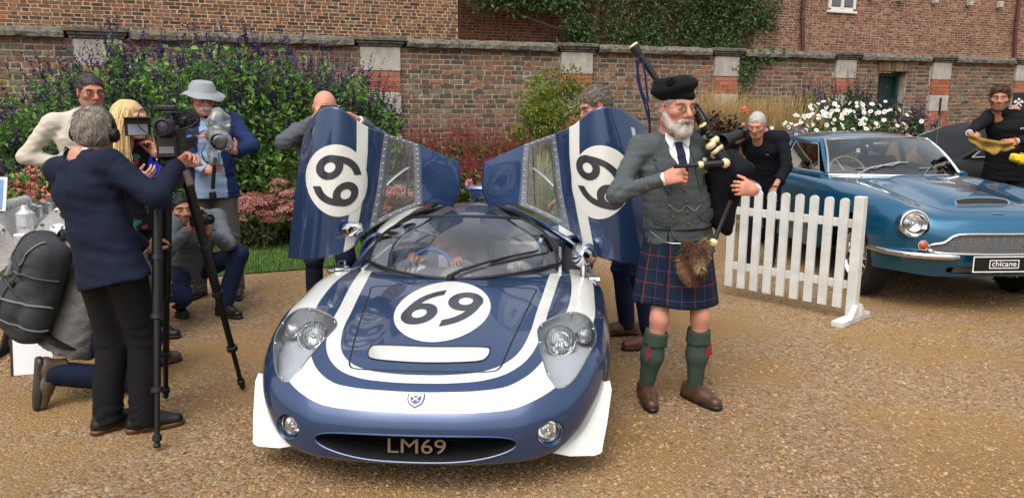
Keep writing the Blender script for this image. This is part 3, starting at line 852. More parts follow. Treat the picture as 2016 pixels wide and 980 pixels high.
def persicaria(label, base, seed, h=1.35, spread=.55, stems=120):
 r = np.random.default_rng(seed)
 root = thing('persicaria_plant', label, 'plant', tuple(base), 0, 'red persicarias before the wall')
 A = arcs(r, stems, h, spread, hvar=.4, base=.25); stem_mesh(A, .004, .002).build('stem', mat('red_stem', '#6a4a34', .7), root)
 P, T = along(A, .1 + .65 * r.random((stems, 24))); P = P.reshape(-1, 3); n = len(P); L = .13 * r.uniform(.5, 1.25, n)
 V, F, C = leafmesh(P, rdir(r, n, .1), rdir(r, n, 1), L, L * .42, pick(r, ['#5f7438', '#74803f', '#4c5c30', '#8a7a44', '#6b4f34', '#557030'], n))
 put('foliage', mk_mesh('foliage', V, F, False, C), LEAF, root)
 V, F, C = spikes(r, A[:, -2], nrmrow(nrmrow(A[:, -1] - A[:, -3]) + np.array([0, 0, .6])), r.uniform(.12, .3, stems), ['#a8444c', '#963840', '#b8545a', '#803238', '#9e504a'], 34, .023)
 put('flower_spikes', mk_mesh('flower_spikes', V, F, False, C), PETAL, root, kind='stuff')
for i, (u, Y, h, lab) in enumerate([(760, 10.4, 1.42, 'red spiked persicaria under the red brick pilaster'), (822, 10.7, 1.52, 'red spiked persicaria above the left door window'), (884, 11.0, 1.58, 'red spiked persicaria above the roof panel of the left door'), (944, 11.1, 1.50, 'red spiked persicaria centred between the two raised doors'), (1002, 11.0, 1.45, 'red spiked persicaria beside the round green shrub'), (915, 10.2, 1.0, 'low leafy persicaria in the gap between the raised doors'), (985, 10.2, 1.0, 'low leafy persicaria behind the right door top edge')]):
 persicaria(lab, ground_at(u, Y), 140 + i, h)
def shrub(name, label, base, rx, h, seed, pal, n=9000, leafL=.055, cat='shrub', group=None, clumps=60, z0=.1):
 """rounded shrub: leaf clumps through an uneven volume round a few limbs"""
 r = np.random.default_rng(seed); root = thing(name, label, cat, tuple(base), 0, group)
 A = arcs(r, 14, h * .9, rx * .8, k=6, base=.08); stem_mesh(A, .022, .006, 5).build('stem', WOOD, root)
 c = rdir(r, clumps); c[:, 2] = np.abs(c[:, 2]) * 1.0; q = r.uniform(.45, 1.0, (clumps, 1)) ** .6
 c = c * q * np.array([rx, rx, (h - z0) * .5]); c[:, 2] = z0 + (h - z0) * .45 + c[:, 2] * r.choice([-1, 1], clumps, p=[.42, .58]);
 k = r.integers(0, clumps, n); rr = rx * r.uniform(.18, .34, clumps)
 P = c[k] + rdir(r, n) * (rr[k] * r.random(n) ** .4)[:, None]; P[:, 2] = np.maximum(P[:, 2], .03)
 D = P - c[k] + r.normal(0, .06, (n, 3)); L = leafL * r.uniform(.6, 1.3, n)
 hc = r.uniform(.8, 1.2, clumps)
 V, F, C = leafmesh(P, D, rdir(r, n, 1.2), L, L * .5, pick(r, pal, n) * hc[k][:, None])
 put('foliage', mk_mesh('foliage', V, F, False, C), LEAF, root)
 return root
shrub('rounded_shrub', 'rounded yellow-green leafy shrub before the wall beside the raised right door', ground_at(1100, 11.4), .70, 2.16, 160, ['#6f7f2c', '#7f8f34', '#56702a', '#8a8a3c', '#4a6426', '#98963e'], 12000, .055)
def grass_clump(label, base, seed, h=1.9, n=1500, spread=.75, pal=('#c2a06a', '#d0b07c', '#b08c58', '#c0a878', '#98925a'), name='ornamental_grass', group='pale ornamental grasses'):
 r = np.random.default_rng(seed); root = thing(name, label, 'plant', tuple(base), 0, group)
 A = arcs(r, n, h, spread, k=5, hvar=.45, base=.16); S = nrmrow(np.cross(A[:, -1] - A[:, 0], rdir(r, n)))[:, None] * np.array([.006, .006, .005, .004, .0015])[None, :, None]
 V = np.stack([A - S, A + S], 2).reshape(n, 10, 3); q = np.array([(2 * i, 2 * i + 1, 2 * i + 3, 2 * i + 2) for i in range(4)])
 F = (q[None] + (np.arange(n) * 10)[:, None, None]).reshape(-1, 4)
 C = np.repeat(pick(r, pal, n)[:, None], 10, 1); g = np.array(srgb('#66713a')[:3]); w = np.repeat(np.array([.75, .45, .1, 0, 0]), 2)[None, :, None]
 C = C * (1 - w) + g * w
 put('blades', mk_mesh('blades', V.reshape(-1, 3), F, False, C.reshape(-1, 3)), LEAF, root)
 V, F, C = spikes(r, A[: n // 3, -2], nrmrow(A[: n // 3, -1] - A[: n // 3, -2]), np.full(n // 3, .22), pal[:4], 12, .035, 1.6)
 put('seed_heads', mk_mesh('seed_heads', V, F, False, C), LEAF, root, kind='stuff')
for i, (u, Y, h, lab) in enumerate([(1388, 13.0, 2.02, 'tan ornamental grass just behind the bagpipe drones'), (1425, 13.3, 1.98, 'tan ornamental grass under the pilaster with creeper'), (1465, 13.1, 1.85, 'tan ornamental grass directly behind the crouched photographer'), (1505, 13.4, 1.85, 'tan ornamental grass right of the photographer, before dark foliage'), (1540, 13.2, 1.95, 'tan ornamental grass beside the white anemones')]):
 grass_clump(lab, ground_at(u, Y), 170 + i, h)
grass_clump('green arching grass seen through the right door window', ground_at(1065, 9.3), 176, 1.15, 500, .7, ('#8a8f5a', '#9a9a6a', '#6f7d40', '#a8a070'), group='green grasses in the bed')
grass_clump('green arching grass left of the open left door', ground_at(570, 9.1), 177, .95, 350, .5, ('#7a8a48', '#6a7d3c', '#94965c', '#5d7034'), group='green grasses in the bed')
grass_clump('low green grass behind the bagpipes at the bed edge', ground_at(1450, 11.6), 178, .85, 500, .6, ('#6f8a3c', '#5c7a34', '#86964c', '#7d8a44'), group='green grasses in the bed')
shrub('dark_dahlia', 'dark purple-leaved dahlia between the bagpipe drones and the photographer', ground_at(1412, 12.0), .32, 1.62, 181, ['#3a1f22', '#4a2428', '#2c1a1e', '#46583a', '#5a3034'], 1500, .08, 'plant')
def dahlia_bloom(label, p, col):
 r = np.random.default_rng(int(abs(p[0]) * 100)); root = thing('dahlia_bloom', label, 'flower', (p[0], p[1], .018))
 MB().tube([(0, 0, 0), (.02, 0, p[2] * .6), (0, 0, p[2] - .02)], .006, 5).build('stem', STEM, root)
 n = 40; D = rdir(r, n, .2); L = np.full(n, .055)
 V, F, C = leafmesh(np.tile((0, 0, p[2]), (n, 1)) + D * .01, D, rdir(r, n), L, L * .6, pick(r, [col], n))
 put('petals', mk_mesh('petals', V, F, False, C), PETAL, root)
dahlia_bloom('salmon pink dahlia bloom beside the head of the photographer', at(1467, 219, 11.0), '#f08a74')
dahlia_bloom('red dahlia bloom between the bagpipe drones', at(1366, 242, 11.5), '#c03030')
dahlia_bloom('single pink bloom low between the two raised doors', at(924, 363, 9.6), '#e8a0b8')
def anemone(label, base, seed, nfl, h=1.25, spread=.55):
 r = np.random.default_rng(seed); root = thing('white_anemone', label, 'plant', tuple(base), 0, 'white anemones behind the blue car')
 A = arcs(r, 60, h, spread, hvar=.5, base=.25); stem_mesh(A, .005, .002).build('stem', STEM, root)
 P, T = along(A, .1 + .8 * r.random((60, 50))); P = P.reshape(-1, 3); n = len(P); L = .10 * r.uniform(.5, 1.2, n)
 V, F, C = leafmesh(P + rdir(r, n) * r.uniform(0, .08, (n, 1)), rdir(r, n, .1), rdir(r, n, 1), L, L * .6, pick(r, ['#41602c', '#4f7034', '#35502a', '#5d7c3c'], n))
 put('foliage', mk_mesh('foliage', V, F, False, C), LEAF, root)
 if 'anem' not in MATS:
  mb = MB(); mb.col = srgb('#ecebe2')[:3]
  for i in range(7):
   a = i * 2 * math.pi / 7; d = np.array((math.cos(a), math.sin(a), .25)); s = np.array((-math.sin(a), math.cos(a), 0)); q = .035
   mb.add([d * .006, d * q * .6 + s * q * .36, d * q + s * q * .2, d * q - s * q * .2, d * q * .6 - s * q * .36], [(0, 1, 2, 3, 4)])
  mb.col = srgb('#c8a830')[:3]; mb.ell((0, 0, .008), (.011, .011, .007), 6, 4)
  MATS['anem'] = mb.mesh('flower', False, True); MATS['anem'].materials.append(PETAL)
 for i in range(nfl):
  a = r.uniform(0, 6.28); q = math.sqrt(r.random()) * (spread + .08)
  o = put('flower', MATS['anem'], None, root, loc=(q * math.cos(a), q * math.sin(a) - .08, h * (1.02 - .55 * r.random() ** 1.2 - .12 * (q / spread) ** 2)))
  o.rotation_euler = (r.uniform(.5, 1.4), r.normal(0, .3), r.normal(0, .7)); o.scale = (r.uniform(.8, 1.2),) * 3
for i, (u, Y, h, sp, k, lab) in enumerate([(1580, 11.9, 1.56, .48, 70, 'white flowering anemone nearest the pale grass'), (1632, 12.2, 1.66, .5, 84, 'white flowering anemone in the middle above the blue car roof'), (1688, 12.4, 1.68, .5, 80, 'white flowering anemone below the pilaster stone by the green door'), (1738, 12.6, 1.58, .45, 62, 'white flowering anemone in front of the green door')]):
 anemone(lab, ground_at(u, Y), 190 + i, k, h, sp)
shrub('lilac_aster', 'low lilac aster just above the back of the blue car roof', ground_at(1562, 11.0), .30, 1.38, 199, ['#a89ac8', '#9484ba', '#b8aad4', '#5d7040', '#4a5c34'], 1800, .03, 'plant')
# wall-trained tree on the recessed brick range, and the creeper on a pilaster
def wall_tree():
 r = np.random.default_rng(205); base = wl2w(5.6, 5.2)
 root = thing('wall_trained_tree', 'dark green tree trained against the brick range above the wall', 'tree', (float(base[0]), float(base[1]), 0), TH)
 tr = MB(); tr.tube([(-1.2, .5, 0), (-1.25, .5, 1.5), (-1.2, .5, 3.0), (-.9, .5, 4.2), (-.6, .5, 5.4)], [.14, .12, .1, .07, .03], 8)
 tk = tr.build('trunk', WOOD, root)
 mb = MB(); L = []
 for z, x0, x1 in ((2.9, -3.4, 4.0), (3.45, -4.0, 4.6), (4.0, -4.3, 4.8), (4.55, -4.4, 4.8), (5.1, -4.0, 4.4)):
  for e in (x0, x1):
   p = [(-1.15 + (e + 1.15) * t, .5 - .12 * t, z + .18 * math.sin(t * 3 + z * 5) + .3 * t) for t in np.linspace(0, 1, 8)]
   mb.tube(p, np.linspace(.05, .012, 8), 5); L.append(p)
 mb.build('limb', WOOD, root)
 n = 30000; L = np.array(L)
 cl = 420; k = r.integers(0, len(L), cl); c, _ = along(L[k], r.random((cl, 1)) ** .8); c = c[:, 0] + r.normal(0, .2, (cl, 3)) * np.array([1, .5, 1.3])
 keep = (c[:, 0] > -1.9) | (c[:, 2] > 3.95 + r.normal(0, .08, cl)); c = c[keep]; cl = len(c)
 k = r.integers(0, cl, n); P = c[k] + r.normal(0, .15, (n, 3)) * np.array([1.2, .75, 1]); P[:, 1] = np.minimum(P[:, 1], .9)
 keep = (P[:, 0] < 4.7 + .25 * np.sin(P[:, 2] * 6))
 P, k = P[keep], k[keep]; n = len(P)
 D = rdir(r, n); D[:, 1] -= .5; D[:, 2] -= .35; Lf = .12 * r.uniform(.6, 1.25, n); hc = r.uniform(.7, 1.25, cl)
 V, F, C = leafmesh(P, D, rdir(r, n, .6), Lf, Lf * .42, pick(r, ['#4d683a', '#5e7c42', '#435c36', '#708a52', '#3a5034'], n) * hc[k][:, None])
 put('crown', mk_mesh('crown', V, F, False, C), LEAF, root)
wall_tree()
def creeper():
 r = np.random.default_rng(207); base = wl2w(4.85, -.03)
 root = thing('wall_creeper', 'thin green creeper hanging down the wall beside a stone pilaster', 'climber', (float(base[0]), float(base[1]), 0), TH)
 A = np.array([[(x + .06 * math.sin(q * 1.7 + x * 9) - .1 * q / 6, -.02, 2.62 - ln * q / 6) for q in range(7)] for x, ln in ((-.2, .5), (-.1, .8), (0, .6), (.12, .75), (.25, .35), (.5, .2), (.75, .15))])
 stem_mesh(A, .006, .003, 4).build('stem', WOOD, root)
 P, T = along(A, r.random((7, 90)) ** 1.2); P = P.reshape(-1, 3) + r.normal(0, .035, (630, 3)) * np.array([1, .4, 1]); P[:, 1] = np.minimum(P[:, 1], -.01); n = 630; L = .06 * r.uniform(.6, 1.2, n)
 V, F, C = leafmesh(P, rdir(r, n) + np.array([0, -.4, -.5]), rdir(r, n) + np.array([0, -1.2, .3]), L, L * .8, pick(r, ['#46663a', '#567a44', '#3a5632', '#64804c'], n))
 put('foliage', mk_mesh('foliage', V, F, False, C), LEAF, root)
creeper()
# ---------------------------------------------------------------- panel sheets that can be cut along curves (car bodies)
class Sheet:
 def __init__(s, V, F, tag='paint'):
  s.V = np.asarray(V, float).reshape(-1, 3); s.F = [tuple(f) for f in np.asarray(F).tolist()]; s.T = [tag] * len(s.F); s.P = {}
 def cut(s, field, new, only=None):
  """faces where field < 0 take the tag new (crisp edges: faces are split on the curve)"""
  f = np.asarray(field(s), float); neg = f < 0; V = [s.V]; n = len(s.V); cache = {}; add = []; src = []
  F, T = [], []
  negl = neg.tolist()
  def mid(a, b):
   nonlocal n
   k = (a, b) if a < b else (b, a)
   if k not in cache:
    t = f[k[0]] / (f[k[0]] - f[k[1]]); src.append((k[0], k[1], t)); cache[k] = n; n += 1
   return cache[k]
  for q, t in zip(s.F, s.T):
   if only is not None and t not in only: F.append(q); T.append(t); continue
   g = [negl[i] for i in q]
   if not any(g): F.append(q); T.append(t); continue
   if all(g): F.append(q); T.append(new); continue
   i_, o_ = [], []
   m = len(q)
   for a in range(m):
    p, r = q[a], q[(a + 1) % m]
    (i_ if g[a] else o_).append(p)
    if g[a] != g[(a + 1) % m]:
     x = mid(p, r); i_.append(x); o_.append(x)
   if len(i_) > 2: F.append(tuple(i_)); T.append(new)
   if len(o_) > 2: F.append(tuple(o_)); T.append(t)
  if src:
   a = np.array([x[0] for x in src]); b = np.array([x[1] for x in src]); t = np.array([x[2] for x in src])
   w = t[:, None]; nv = s.V[a] * (1 - w) + s.V[b] * w; s.V = np.concatenate([s.V, nv])
   for k in s.P: s.P[k] = np.concatenate([s.P[k], s.P[k][a] * (1 - t) + s.P[k][b] * t])
  s.F, s.T = F, T
 def mesh(s, name, tags, order=None, off=None, shift=0.0):
  """mesh of the faces with these tags; material index follows order; shift along the normals"""
  idx = {}; F = []; M = []; vs = []
  for q, t in zip(s.F, s.T):
   if t not in tags: continue
   f = []
   for i in q:
    if i not in idx: idx[i] = len(vs); vs.append(i)
    f.append(idx[i])
   F.append(f); M.append(order.index(t) if order else 0)
  V = s.V[vs]
  if shift: V = V + s.normals()[vs] * shift
  me = mk_mesh(name, V, F, True, None, M if order else None)
  return me
 def normals(s):
  N = np.zeros_like(s.V)
  Q = np.array([(q[0], q[1], q[2]) for q in s.F])
  fn = np.cross(s.V[Q[:, 1]] - s.V[Q[:, 0]], s.V[Q[:, 2]] - s.V[Q[:, 0]])
  for k in range(3): np.add.at(N, Q[:, k], fn)
  return N / (np.linalg.norm(N, axis=1)[:, None] + 1e-12)
def shell(me, t):
 """give an open sheet thickness t (inwards)"""
 bm = bmesh.new(); bm.from_mesh(me)
 bmesh.ops.solidify(bm, geom=bm.faces[:], thickness=t); bm.to_mesh(me); bm.free(); me.update()
 return me
def poly_sdf(P, poly):
 """signed distance (negative inside) of 2-D points to a closed polygon"""
 P = np.asarray(P, float); Q = np.asarray(poly, float); n = len(Q)
 d = np.full(len(P), 1e9); ins = np.zeros(len(P), bool)
 for i in range(n):
  a, b = Q[i], Q[(i + 1) % n]; e = b - a; w = P - a
  t = np.clip((w @ e) / (e @ e), 0, 1); d = np.minimum(d, np.linalg.norm(w - t[:, None] * e, axis=1))
  c = ((a[1] > P[:, 1]) != (b[1] > P[:, 1])) & (P[:, 0] < (b[0] - a[0]) * (P[:, 1] - a[1]) / (b[1] - a[1] + 1e-12) + a[0])
  ins ^= c
 return np.where(ins, -d, d)
def path_dist(P, path, hw):
 """distance of points to a polyline minus its half width (number or one per vertex)"""
 P = np.asarray(P, float); path = np.asarray(path, float); hw = np.full(len(path), hw) if np.isscalar(hw) else np.asarray(hw, float)
 d = np.full(len(P), 1e9)
 for i in range(len(path) - 1):
  a, b = path[i], path[i + 1]; e = b - a; w = P - a
  t = np.clip((w @ e) / (e @ e + 1e-12), 0, 1)
  d = np.minimum(d, np.linalg.norm(w - t[:, None] * e, axis=1) - (hw[i] + (hw[i + 1] - hw[i]) * t))
 return d
def digit_sdf(X, Y, ch):
 """figures 6 and 9 of the race numbers: ring with a swept tail; unit height about 1, centred"""
 if ch == '9': X, Y = -X, -Y
 ring = np.abs(np.hypot(X * .93, Y + .21) - .205) - .085
 pts = spline([(-.222, -.20), (-.20, -.02), (-.115, .19), (.04, .35), (.25, .45)], 14)
 tail = path_dist(np.stack([X, Y], 1), pts, np.linspace(.08, .078, 14))
 tail = np.maximum(tail, (X - .235))
 return np.minimum(ring, tail)
def digits_mesh(surf, c, ax, ay, size, text, gap=.62, off=.004, n=70, name='race_number'):
 """figures laid on a surface: surf(points) -> points on the body"""
 V, F, k = [], [], 0
 for q, ch in enumerate(text):
  g = np.linspace(-.56, .56, n); A, B = np.meshgrid(g, g, indexing='ij')
  ox = (q - (len(text) - 1) / 2) * gap
  S = Sheet(np.stack([A.ravel(), B.ravel(), 0 * A.ravel()], 1), grid_faces(n, n))
  S.cut(lambda s: digit_sdf(s.V[:, 0], s.V[:, 1], ch), 'ink')
  ids = {};
  for f, t in zip(S.F, S.T):
   if t != 'ink': continue
   f2 = []
   for i in f:
    if i not in ids: ids[i] = k; k += 1; V.append(np.asarray(c) + (S.V[i, 0] + ox) * size * np.asarray(ax) + S.V[i, 1] * size * np.asarray(ay))
    f2.append(ids[i])
   F.append(f2)
 return mk_mesh(name, surf(np.array(V), off), F, True)
def disc_pts(c, ax, ay, r, n=26, m=64, ry=None):
 ry = ry or r; V = [np.asarray(c, float)]; F = []
 for i in range(1, n + 1):
  th = np.linspace(0, 2 * math.pi, m, endpoint=False)
  V += list(np.asarray(c) + (i / n) * (r * np.cos(th)[:, None] * np.asarray(ax) + ry * np.sin(th)[:, None] * np.asarray(ay)))
 F = [(0, 1 + j, 1 + (j + 1) % m) for j in range(m)] + [(1 + i * m + j, 1 + (i + 1) * m + j, 1 + (i + 1) * m + (j + 1) % m, 1 + i * m + (j + 1) % m) for i in range(n - 1) for j in range(m)]
 return np.array(V), F
def bvh_of(me):
 from mathutils.bvhtree import BVHTree
 return BVHTree.FromPolygons([v.co for v in me.vertices], [tuple(p.vertices) for p in me.polygons])
def projector(bvh, d):
 """drops points along direction d on to the surface"""
 d = Vector(nrm(d))
 def f(P, off):
  out = []
  for p in P:
   o = Vector(p) - d * 2.0; h = bvh.ray_cast(o, d, 6.0)
   if h[0] is None: h = bvh.find_nearest(Vector(p))
   nn = h[1] if h[1].dot(d) < 0 else -h[1]
   out.append(h[0] + nn * off)
  return np.array([tuple(q) for q in out])
 return f
def text_mesh(name, txt, size, o, ax, ay, depth=.004, bold=0.0, align='CENTER', sx=1.0):
 """lettering as thin solid letters on the plane (o, ax, ay)"""
 cu = bpy.data.curves.new(name, 'FONT'); cu.body = txt; cu.size = size; cu.extrude = depth / 2; cu.offset = bold; cu.align_x = align; cu.align_y = 'CENTER'; cu.resolution_u = 4
 ob = bpy.data.objects.new(name, cu); me = ob.to_mesh().copy()
 ob.to_mesh_clear(); bpy.data.objects.remove(ob);
 ax, ay = nrm(ax), nrm(ay); az = np.cross(ax, ay); o = np.asarray(o, float)
 V = np.zeros(len(me.vertices) * 3); me.vertices.foreach_get('co', V); V = V.reshape(-1, 3)
 V = o + V[:, :1] * sx * ax + V[:, 1:2] * ay + V[:, 2:] * az
 me.vertices.foreach_set('co', V.astype(np.float32).ravel()); me.update()
 bpy.data.curves.remove(cu)
 return me
CHROME = mat('chrome', '#d8d9da', .06, 1.0, vary=.04)
ALLOY = mat('brushed_alloy', '#a9abad', .32, 1.0, vary=.12, scale=20)
RUBBER = mat('black_rubber', '#141414', .55, vary=.2)
BLACK = mat('black_trim', '#0d0d0e', .45, vary=.2)
DARK = mat('dark_recess', '#08080a', .8)
SILV = mat('silver_paint', '#a8aaac', .35, .6, vary=.08)
WHITEP = mat('white_race_paint', '#d6d6d0', .28, vary=.03, scale=4, coat=.8)
LENS = glass('lamp_glass', (1, 1, 1), .0, 1.0)
PERSPEX = glass('perspex', (.93, .94, .95), .02, 1.0, .08)
CLEARP = glass('clear_perspex', (.96, .97, .98), .01, .8, .02)
def wheel(parent, c, R, w, axis=(1, 0, 0), spoked=True, rim=.62):
 """tyre, rim, spokes and hub; c = centre, axis = outwards"""
 a = nrm(axis); o = np.asarray(c, float)
 t = MB(); h = w / 2
 prof = [(R * rim, -h * .8), (R * .80, -h), (R * .95, -h * .92), (R, -h * .55), (R, h * .55), (R * .95, h * .92), (R * .80, h), (R * rim, h * .8), (R * rim, -h * .8)]
 t.lathe(prof, o, a, 48); ty = t.build('tyre', RUBBER, parent)
 tr = MB()
 n = 54
 for i in range(n):
  th = 2 * math.pi * i / n; p, q, d = frame_of(a)
  rd = math.cos(th) * p + math.sin(th) * q; tg = -math.sin(th) * p + math.cos(th) * q
  for sx in (-.34, 0, .34): tr.box(o + rd * (R + .002) + a * (sx * w), (w * .13, .004, .006), np.stack([a, rd, tg], 1))
 tr.build('tread', RUBBER, ty, False, kind='stuff')
 r = MB(); r.lathe([(R * rim, -h * .8), (R * rim - .02, -h * .75), (R * rim - .03, h * .5), (R * rim - .012, h * .82), (R * rim + .004, h * .84), (R * rim, h * .8)], o, a, 48); rb = r.build('rim', CHROME if spoked else ALLOY, parent)
 if spoked:
  s = MB(); p, q, d = frame_of(a)
  for i in range(36):
   th = 2 * math.pi * i / 36; th2 = th + (.35 if i % 2 else -.35); hub = .05; out = (.0 if i % 3 else h * .5)
   s.tube([o + a * (h * .75 if i % 2 else h * .1) + hub * (math.cos(th2) * p + math.sin(th2) * q), o + a * out + (R * rim - .022) * (math.cos(th) * p + math.sin(th) * q)], .0028, 4)
  s.build('spoke', CHROME, rb)
  hb = MB(); hb.lathe([(.05, -.02), (.05, h * .7), (.035, h * .95), (.0, h)], o, a, 16)
  for k in range(2): hb.box(o + a * h * .98, (.012, .07, .016), np.stack([a, p, q], 1))
  hb.build('hub', CHROME, rb)
 else:
  s = MB(); s.lathe([(R * rim - .02, 0), (R * .25, h * .4), (0, h * .45)], o, a, 32); s.build('disc', SILV, rb)
 return ty
def mirror_grid(G):
 G = np.asarray(G, float); M = G[:, 1:][:, ::-1].copy(); M[..., 0] *= -1
 return np.concatenate([M, G], 1)
ALLOY_D = mat('dull_alloy', '#92979d', .45, .7, vary=.15)
def thing_part(name, parent):
 o = bpy.data.objects.new(name, None); COL.objects.link(o); o.parent = parent; o.empty_display_size = .05
 return o
# ================================================================ the low blue and white endurance racer
RC_X, RC_Y, RC_R = -.405, 2.95, rad(-3.5)
def w2car(p):
 p = np.asarray(p, float); x, y = p[..., 0] - RC_X, p[..., 1] - RC_Y; c, s = math.cos(RC_R), math.sin(RC_R)
 return np.stack([x * c + y * s, -x * s + y * c, p[..., 2]], -1)
NAVY = paint('racing_blue', '#294168', .5, .26, .42)
def race_car():
 root = thing('race_car', 'low blue racing car with white stripes, number 69 and both doors raised', 'race car', (RC_X, RC_Y, 0), RC_R)
 X = [0, .22, .40, .50, .60, .68, .755, .815, .85, .86]
 rows = [
  [(0, .07, .115), (.22, .075, .115), (.40, .10, .12), (.50, .13, .125), (.60, .18, .13), (.67, .24, .14), (.73, .33, .15), (.775, .43, .16), (.81, .55, .17), (.825, .66, .17)],
  [(0, .0, .15), (.22, .006, .15), (.40, .035, .152), (.50, .065, .155), (.60, .12, .16), (.68, .19, .17), (.745, .285, .18), (.795, .40, .20), (.828, .55, .21), (.838, .69, .21)],
  [(0, -.015, .20), (.22, -.01, .20), (.40, .018, .20), (.50, .05, .20), (.605, .105, .21), (.69, .18, .22), (.755, .28, .23), (.805, .41, .25), (.838, .57, .26), (.85, .74, .25)],
  [(0, -.008, .31), (.22, -.003, .31), (.40, .025, .31), (.50, .055, .31), (.605, .115, .315), (.69, .19, .32), (.757, .29, .325), (.81, .425, .325), (.845, .60, .32), (.855, .79, .29)],
  [(0, .035, .385), (.22, .04, .385), (.40, .07, .387), (.50, .10, .392), (.605, .165, .40), (.69, .24, .405), (.757, .34, .405), (.812, .47, .39), (.85, .65, .37), (.86, .84, .32)],
  [(0, .12, .443), (.22, .125, .443), (.40, .155, .445), (.50, .19, .455), (.60, .25, .475), (.685, .32, .482), (.757, .41, .475), (.815, .53, .45), (.853, .70, .415), (.862, .90, .34)],
  [(0, .28, .487), (.22, .285, .487), (.40, .305, .487), (.50, .34, .507), (.60, .40, .54), (.685, .46, .55), (.757, .54, .54), (.82, .65, .505), (.857, .80, .45), (.864, .98, .34)],
  [(0, .55, .548), (.22, .55, .543), (.40, .56, .53), (.50, .58, .552), (.60, .63, .592), (.685, .67, .607), (.76, .73, .592), (.825, .82, .545), (.86, .94, .465), (.864, 1.08, .33)],
  [(0, .88, .605), (.22, .88, .594), (.40, .88, .566), (.50, .90, .578), (.60, .93, .612), (.685, .96, .627), (.762, 1.0, .612), (.83, 1.07, .557), (.862, 1.15, .465), (.862, 1.22, .30)],
  [(0, 1.18, .640), (.22, 1.19, .628), (.40, 1.20, .600), (.50, 1.21, .600), (.60, 1.23, .625), (.685, 1.25, .640), (.765, 1.28, .628), (.84, 1.31, .57), (.86, 1.35, .455), (.855, 1.38, .24)],
  [(0, 1.48, .662), (.22, 1.48, .655), (.40, 1.49, .635), (.50, 1.49, .622), (.60, 1.50, .625), (.685, 1.50, .632), (.765, 1.51, .618), (.84, 1.52, .555), (.855, 1.53, .44), (.845, 1.54, .20)],
  [(0, 1.85, .67), (.22, 1.85, .665), (.40, 1.85, .65), (.50, 1.85, .62), (.60, 1.85, .60), (.685, 1.85, .595), (.762, 1.85, .575), (.83, 1.85, .52), (.85, 1.85, .42), (.835, 1.85, .18)]]
 for i, k in ((0, .925), (1, .94), (2, .96), (3, .985)): rows[i] = [(x * (1 - (1 - k) * min(1, max(0, (x - .4) / .25))), y, z) for x, y, z in rows[i]]
 Gd = bispline(mirror_grid(rows), 136, 190); n, m = Gd.shape[:2]
 S = Sheet(Gd.reshape(-1, 3), grid_faces(n, m))
 full = S.mesh('tmp', ['paint']); bvh = bvh_of(full); drop = projector(bvh, (0, 0, -1))
 def on(pts, off=0.0): return drop(np.array([(p[0], p[1], 0) for p in pts], float), off)
 ax = lambda s: np.abs(s.V[:, 0])
 # cockpit, wheel arches
 S.cut(lambda s: -(s.V[:, 1] - (1.27 + .38 * (np.minimum(ax(s), .9) / .58) ** 2)), 'open')
 S.cut(lambda s: np.maximum(np.hypot(s.V[:, 1] - .85, s.V[:, 2] - .20) - .27, .80 - ax(s)), 'open')
 # grille mouth: wide rounded slot in the nose
 def mouth(s): return np.maximum(((np.abs(s.V[:, 0]) / .425) ** 2.6 + (np.abs(s.V[:, 2] - .222 - .022 * np.minimum((s.V[:, 0] / .425) ** 2, 1)) / .060) ** 2.2 - 1) * .06, s.V[:, 1] - .3)
 S.cut(mouth, 'open')
 # head lamp windows
 hl = spline([(.495, .62), (.53, .69), (.635, .72), (.735, .69), (.770, .58), (.745, .45), (.675, .27), (.605, .185), (.555, .20), (.52, .34), (.498, .52)], 66, True)
 hlf = lambda s: poly_sdf(np.stack([ax(s), s.V[:, 1]], 1), hl)
 S.cut(lambda s: np.maximum(hlf(s), .3 - s.V[:, 2]), 'lampcover')
 # duct behind the nose
 duct = spline([(.245, .438), (.278, .42), (.272, .35), (.235, .312), (.12, .294), (0, .288), (-.12, .294), (-.235, .312), (-.272, .35), (-.278, .42), (-.245, .438), (0, .425)], 80, True)
 S.cut(lambda s: np.maximum(poly_sdf(s.V[:, :2], duct), .3 - s.V[:, 2]), 'open')
 # fog lamp holes
 S.cut(lambda s: np.hypot((np.abs(s.V[:, 0]) - .562) * .92, s.V[:, 2] - .262) - .052 + 10 * (s.V[:, 1] > .35), 'open')
 # white stripes: two nested bands that run up the wings and round the nose
 inner = on([(.575, 1.55), (.54, 1.15), (.51, .85), (.488, .6), (.445, .40), (.365, .27), (.26, .20), (.13, .173), (0, .167), (-.13, .173), (-.26, .20), (-.365, .27), (-.445, .40), (-.488, .6), (-.51, .85), (-.54, 1.15), (-.575, 1.55)])
 outer = on([(.72, 1.7), (.725, 1.4), (.725, 1.1), (.71, .8), (.67, .55), (.62, .36), (.535, .21), (.41, .108), (.27, .068), (.13, .055), (0, .052), (-.13, .055), (-.27, .068), (-.41, .108), (-.535, .21), (-.62, .36), (-.67, .55), (-.71, .8), (-.725, 1.1), (-.725, 1.4), (-.72, 1.7)])
 sm = lambda q, k: spline(q, k)
 iw = sm(np.array([(.034,), (.034,), (.033,), (.033,), (.033,), (.033,), (.032,), (.030,), (.029,), (.030,), (.032,), (.033,), (.033,), (.033,), (.033,), (.034,), (.034,)]), 90)[:, 0]
 ow = sm(np.array([(x,) for x in (.064, .064, .064, .070, .074, .072, .064, .056, .051, .049, .048, .049, .051, .056, .064, .072, .074, .070, .064, .064, .064)]), 110)[:, 0]
 S.cut(lambda s: path_dist(s.V, sm(inner, 90), iw), 'white', {'paint'})
 S.cut(lambda s: path_dist(s.V, sm(outer, 110), ow), 'white', {'paint'})
 body = put('body', S.mesh('body', ['paint', 'white'], ['paint', 'white']), [NAVY, WHITEP], root)
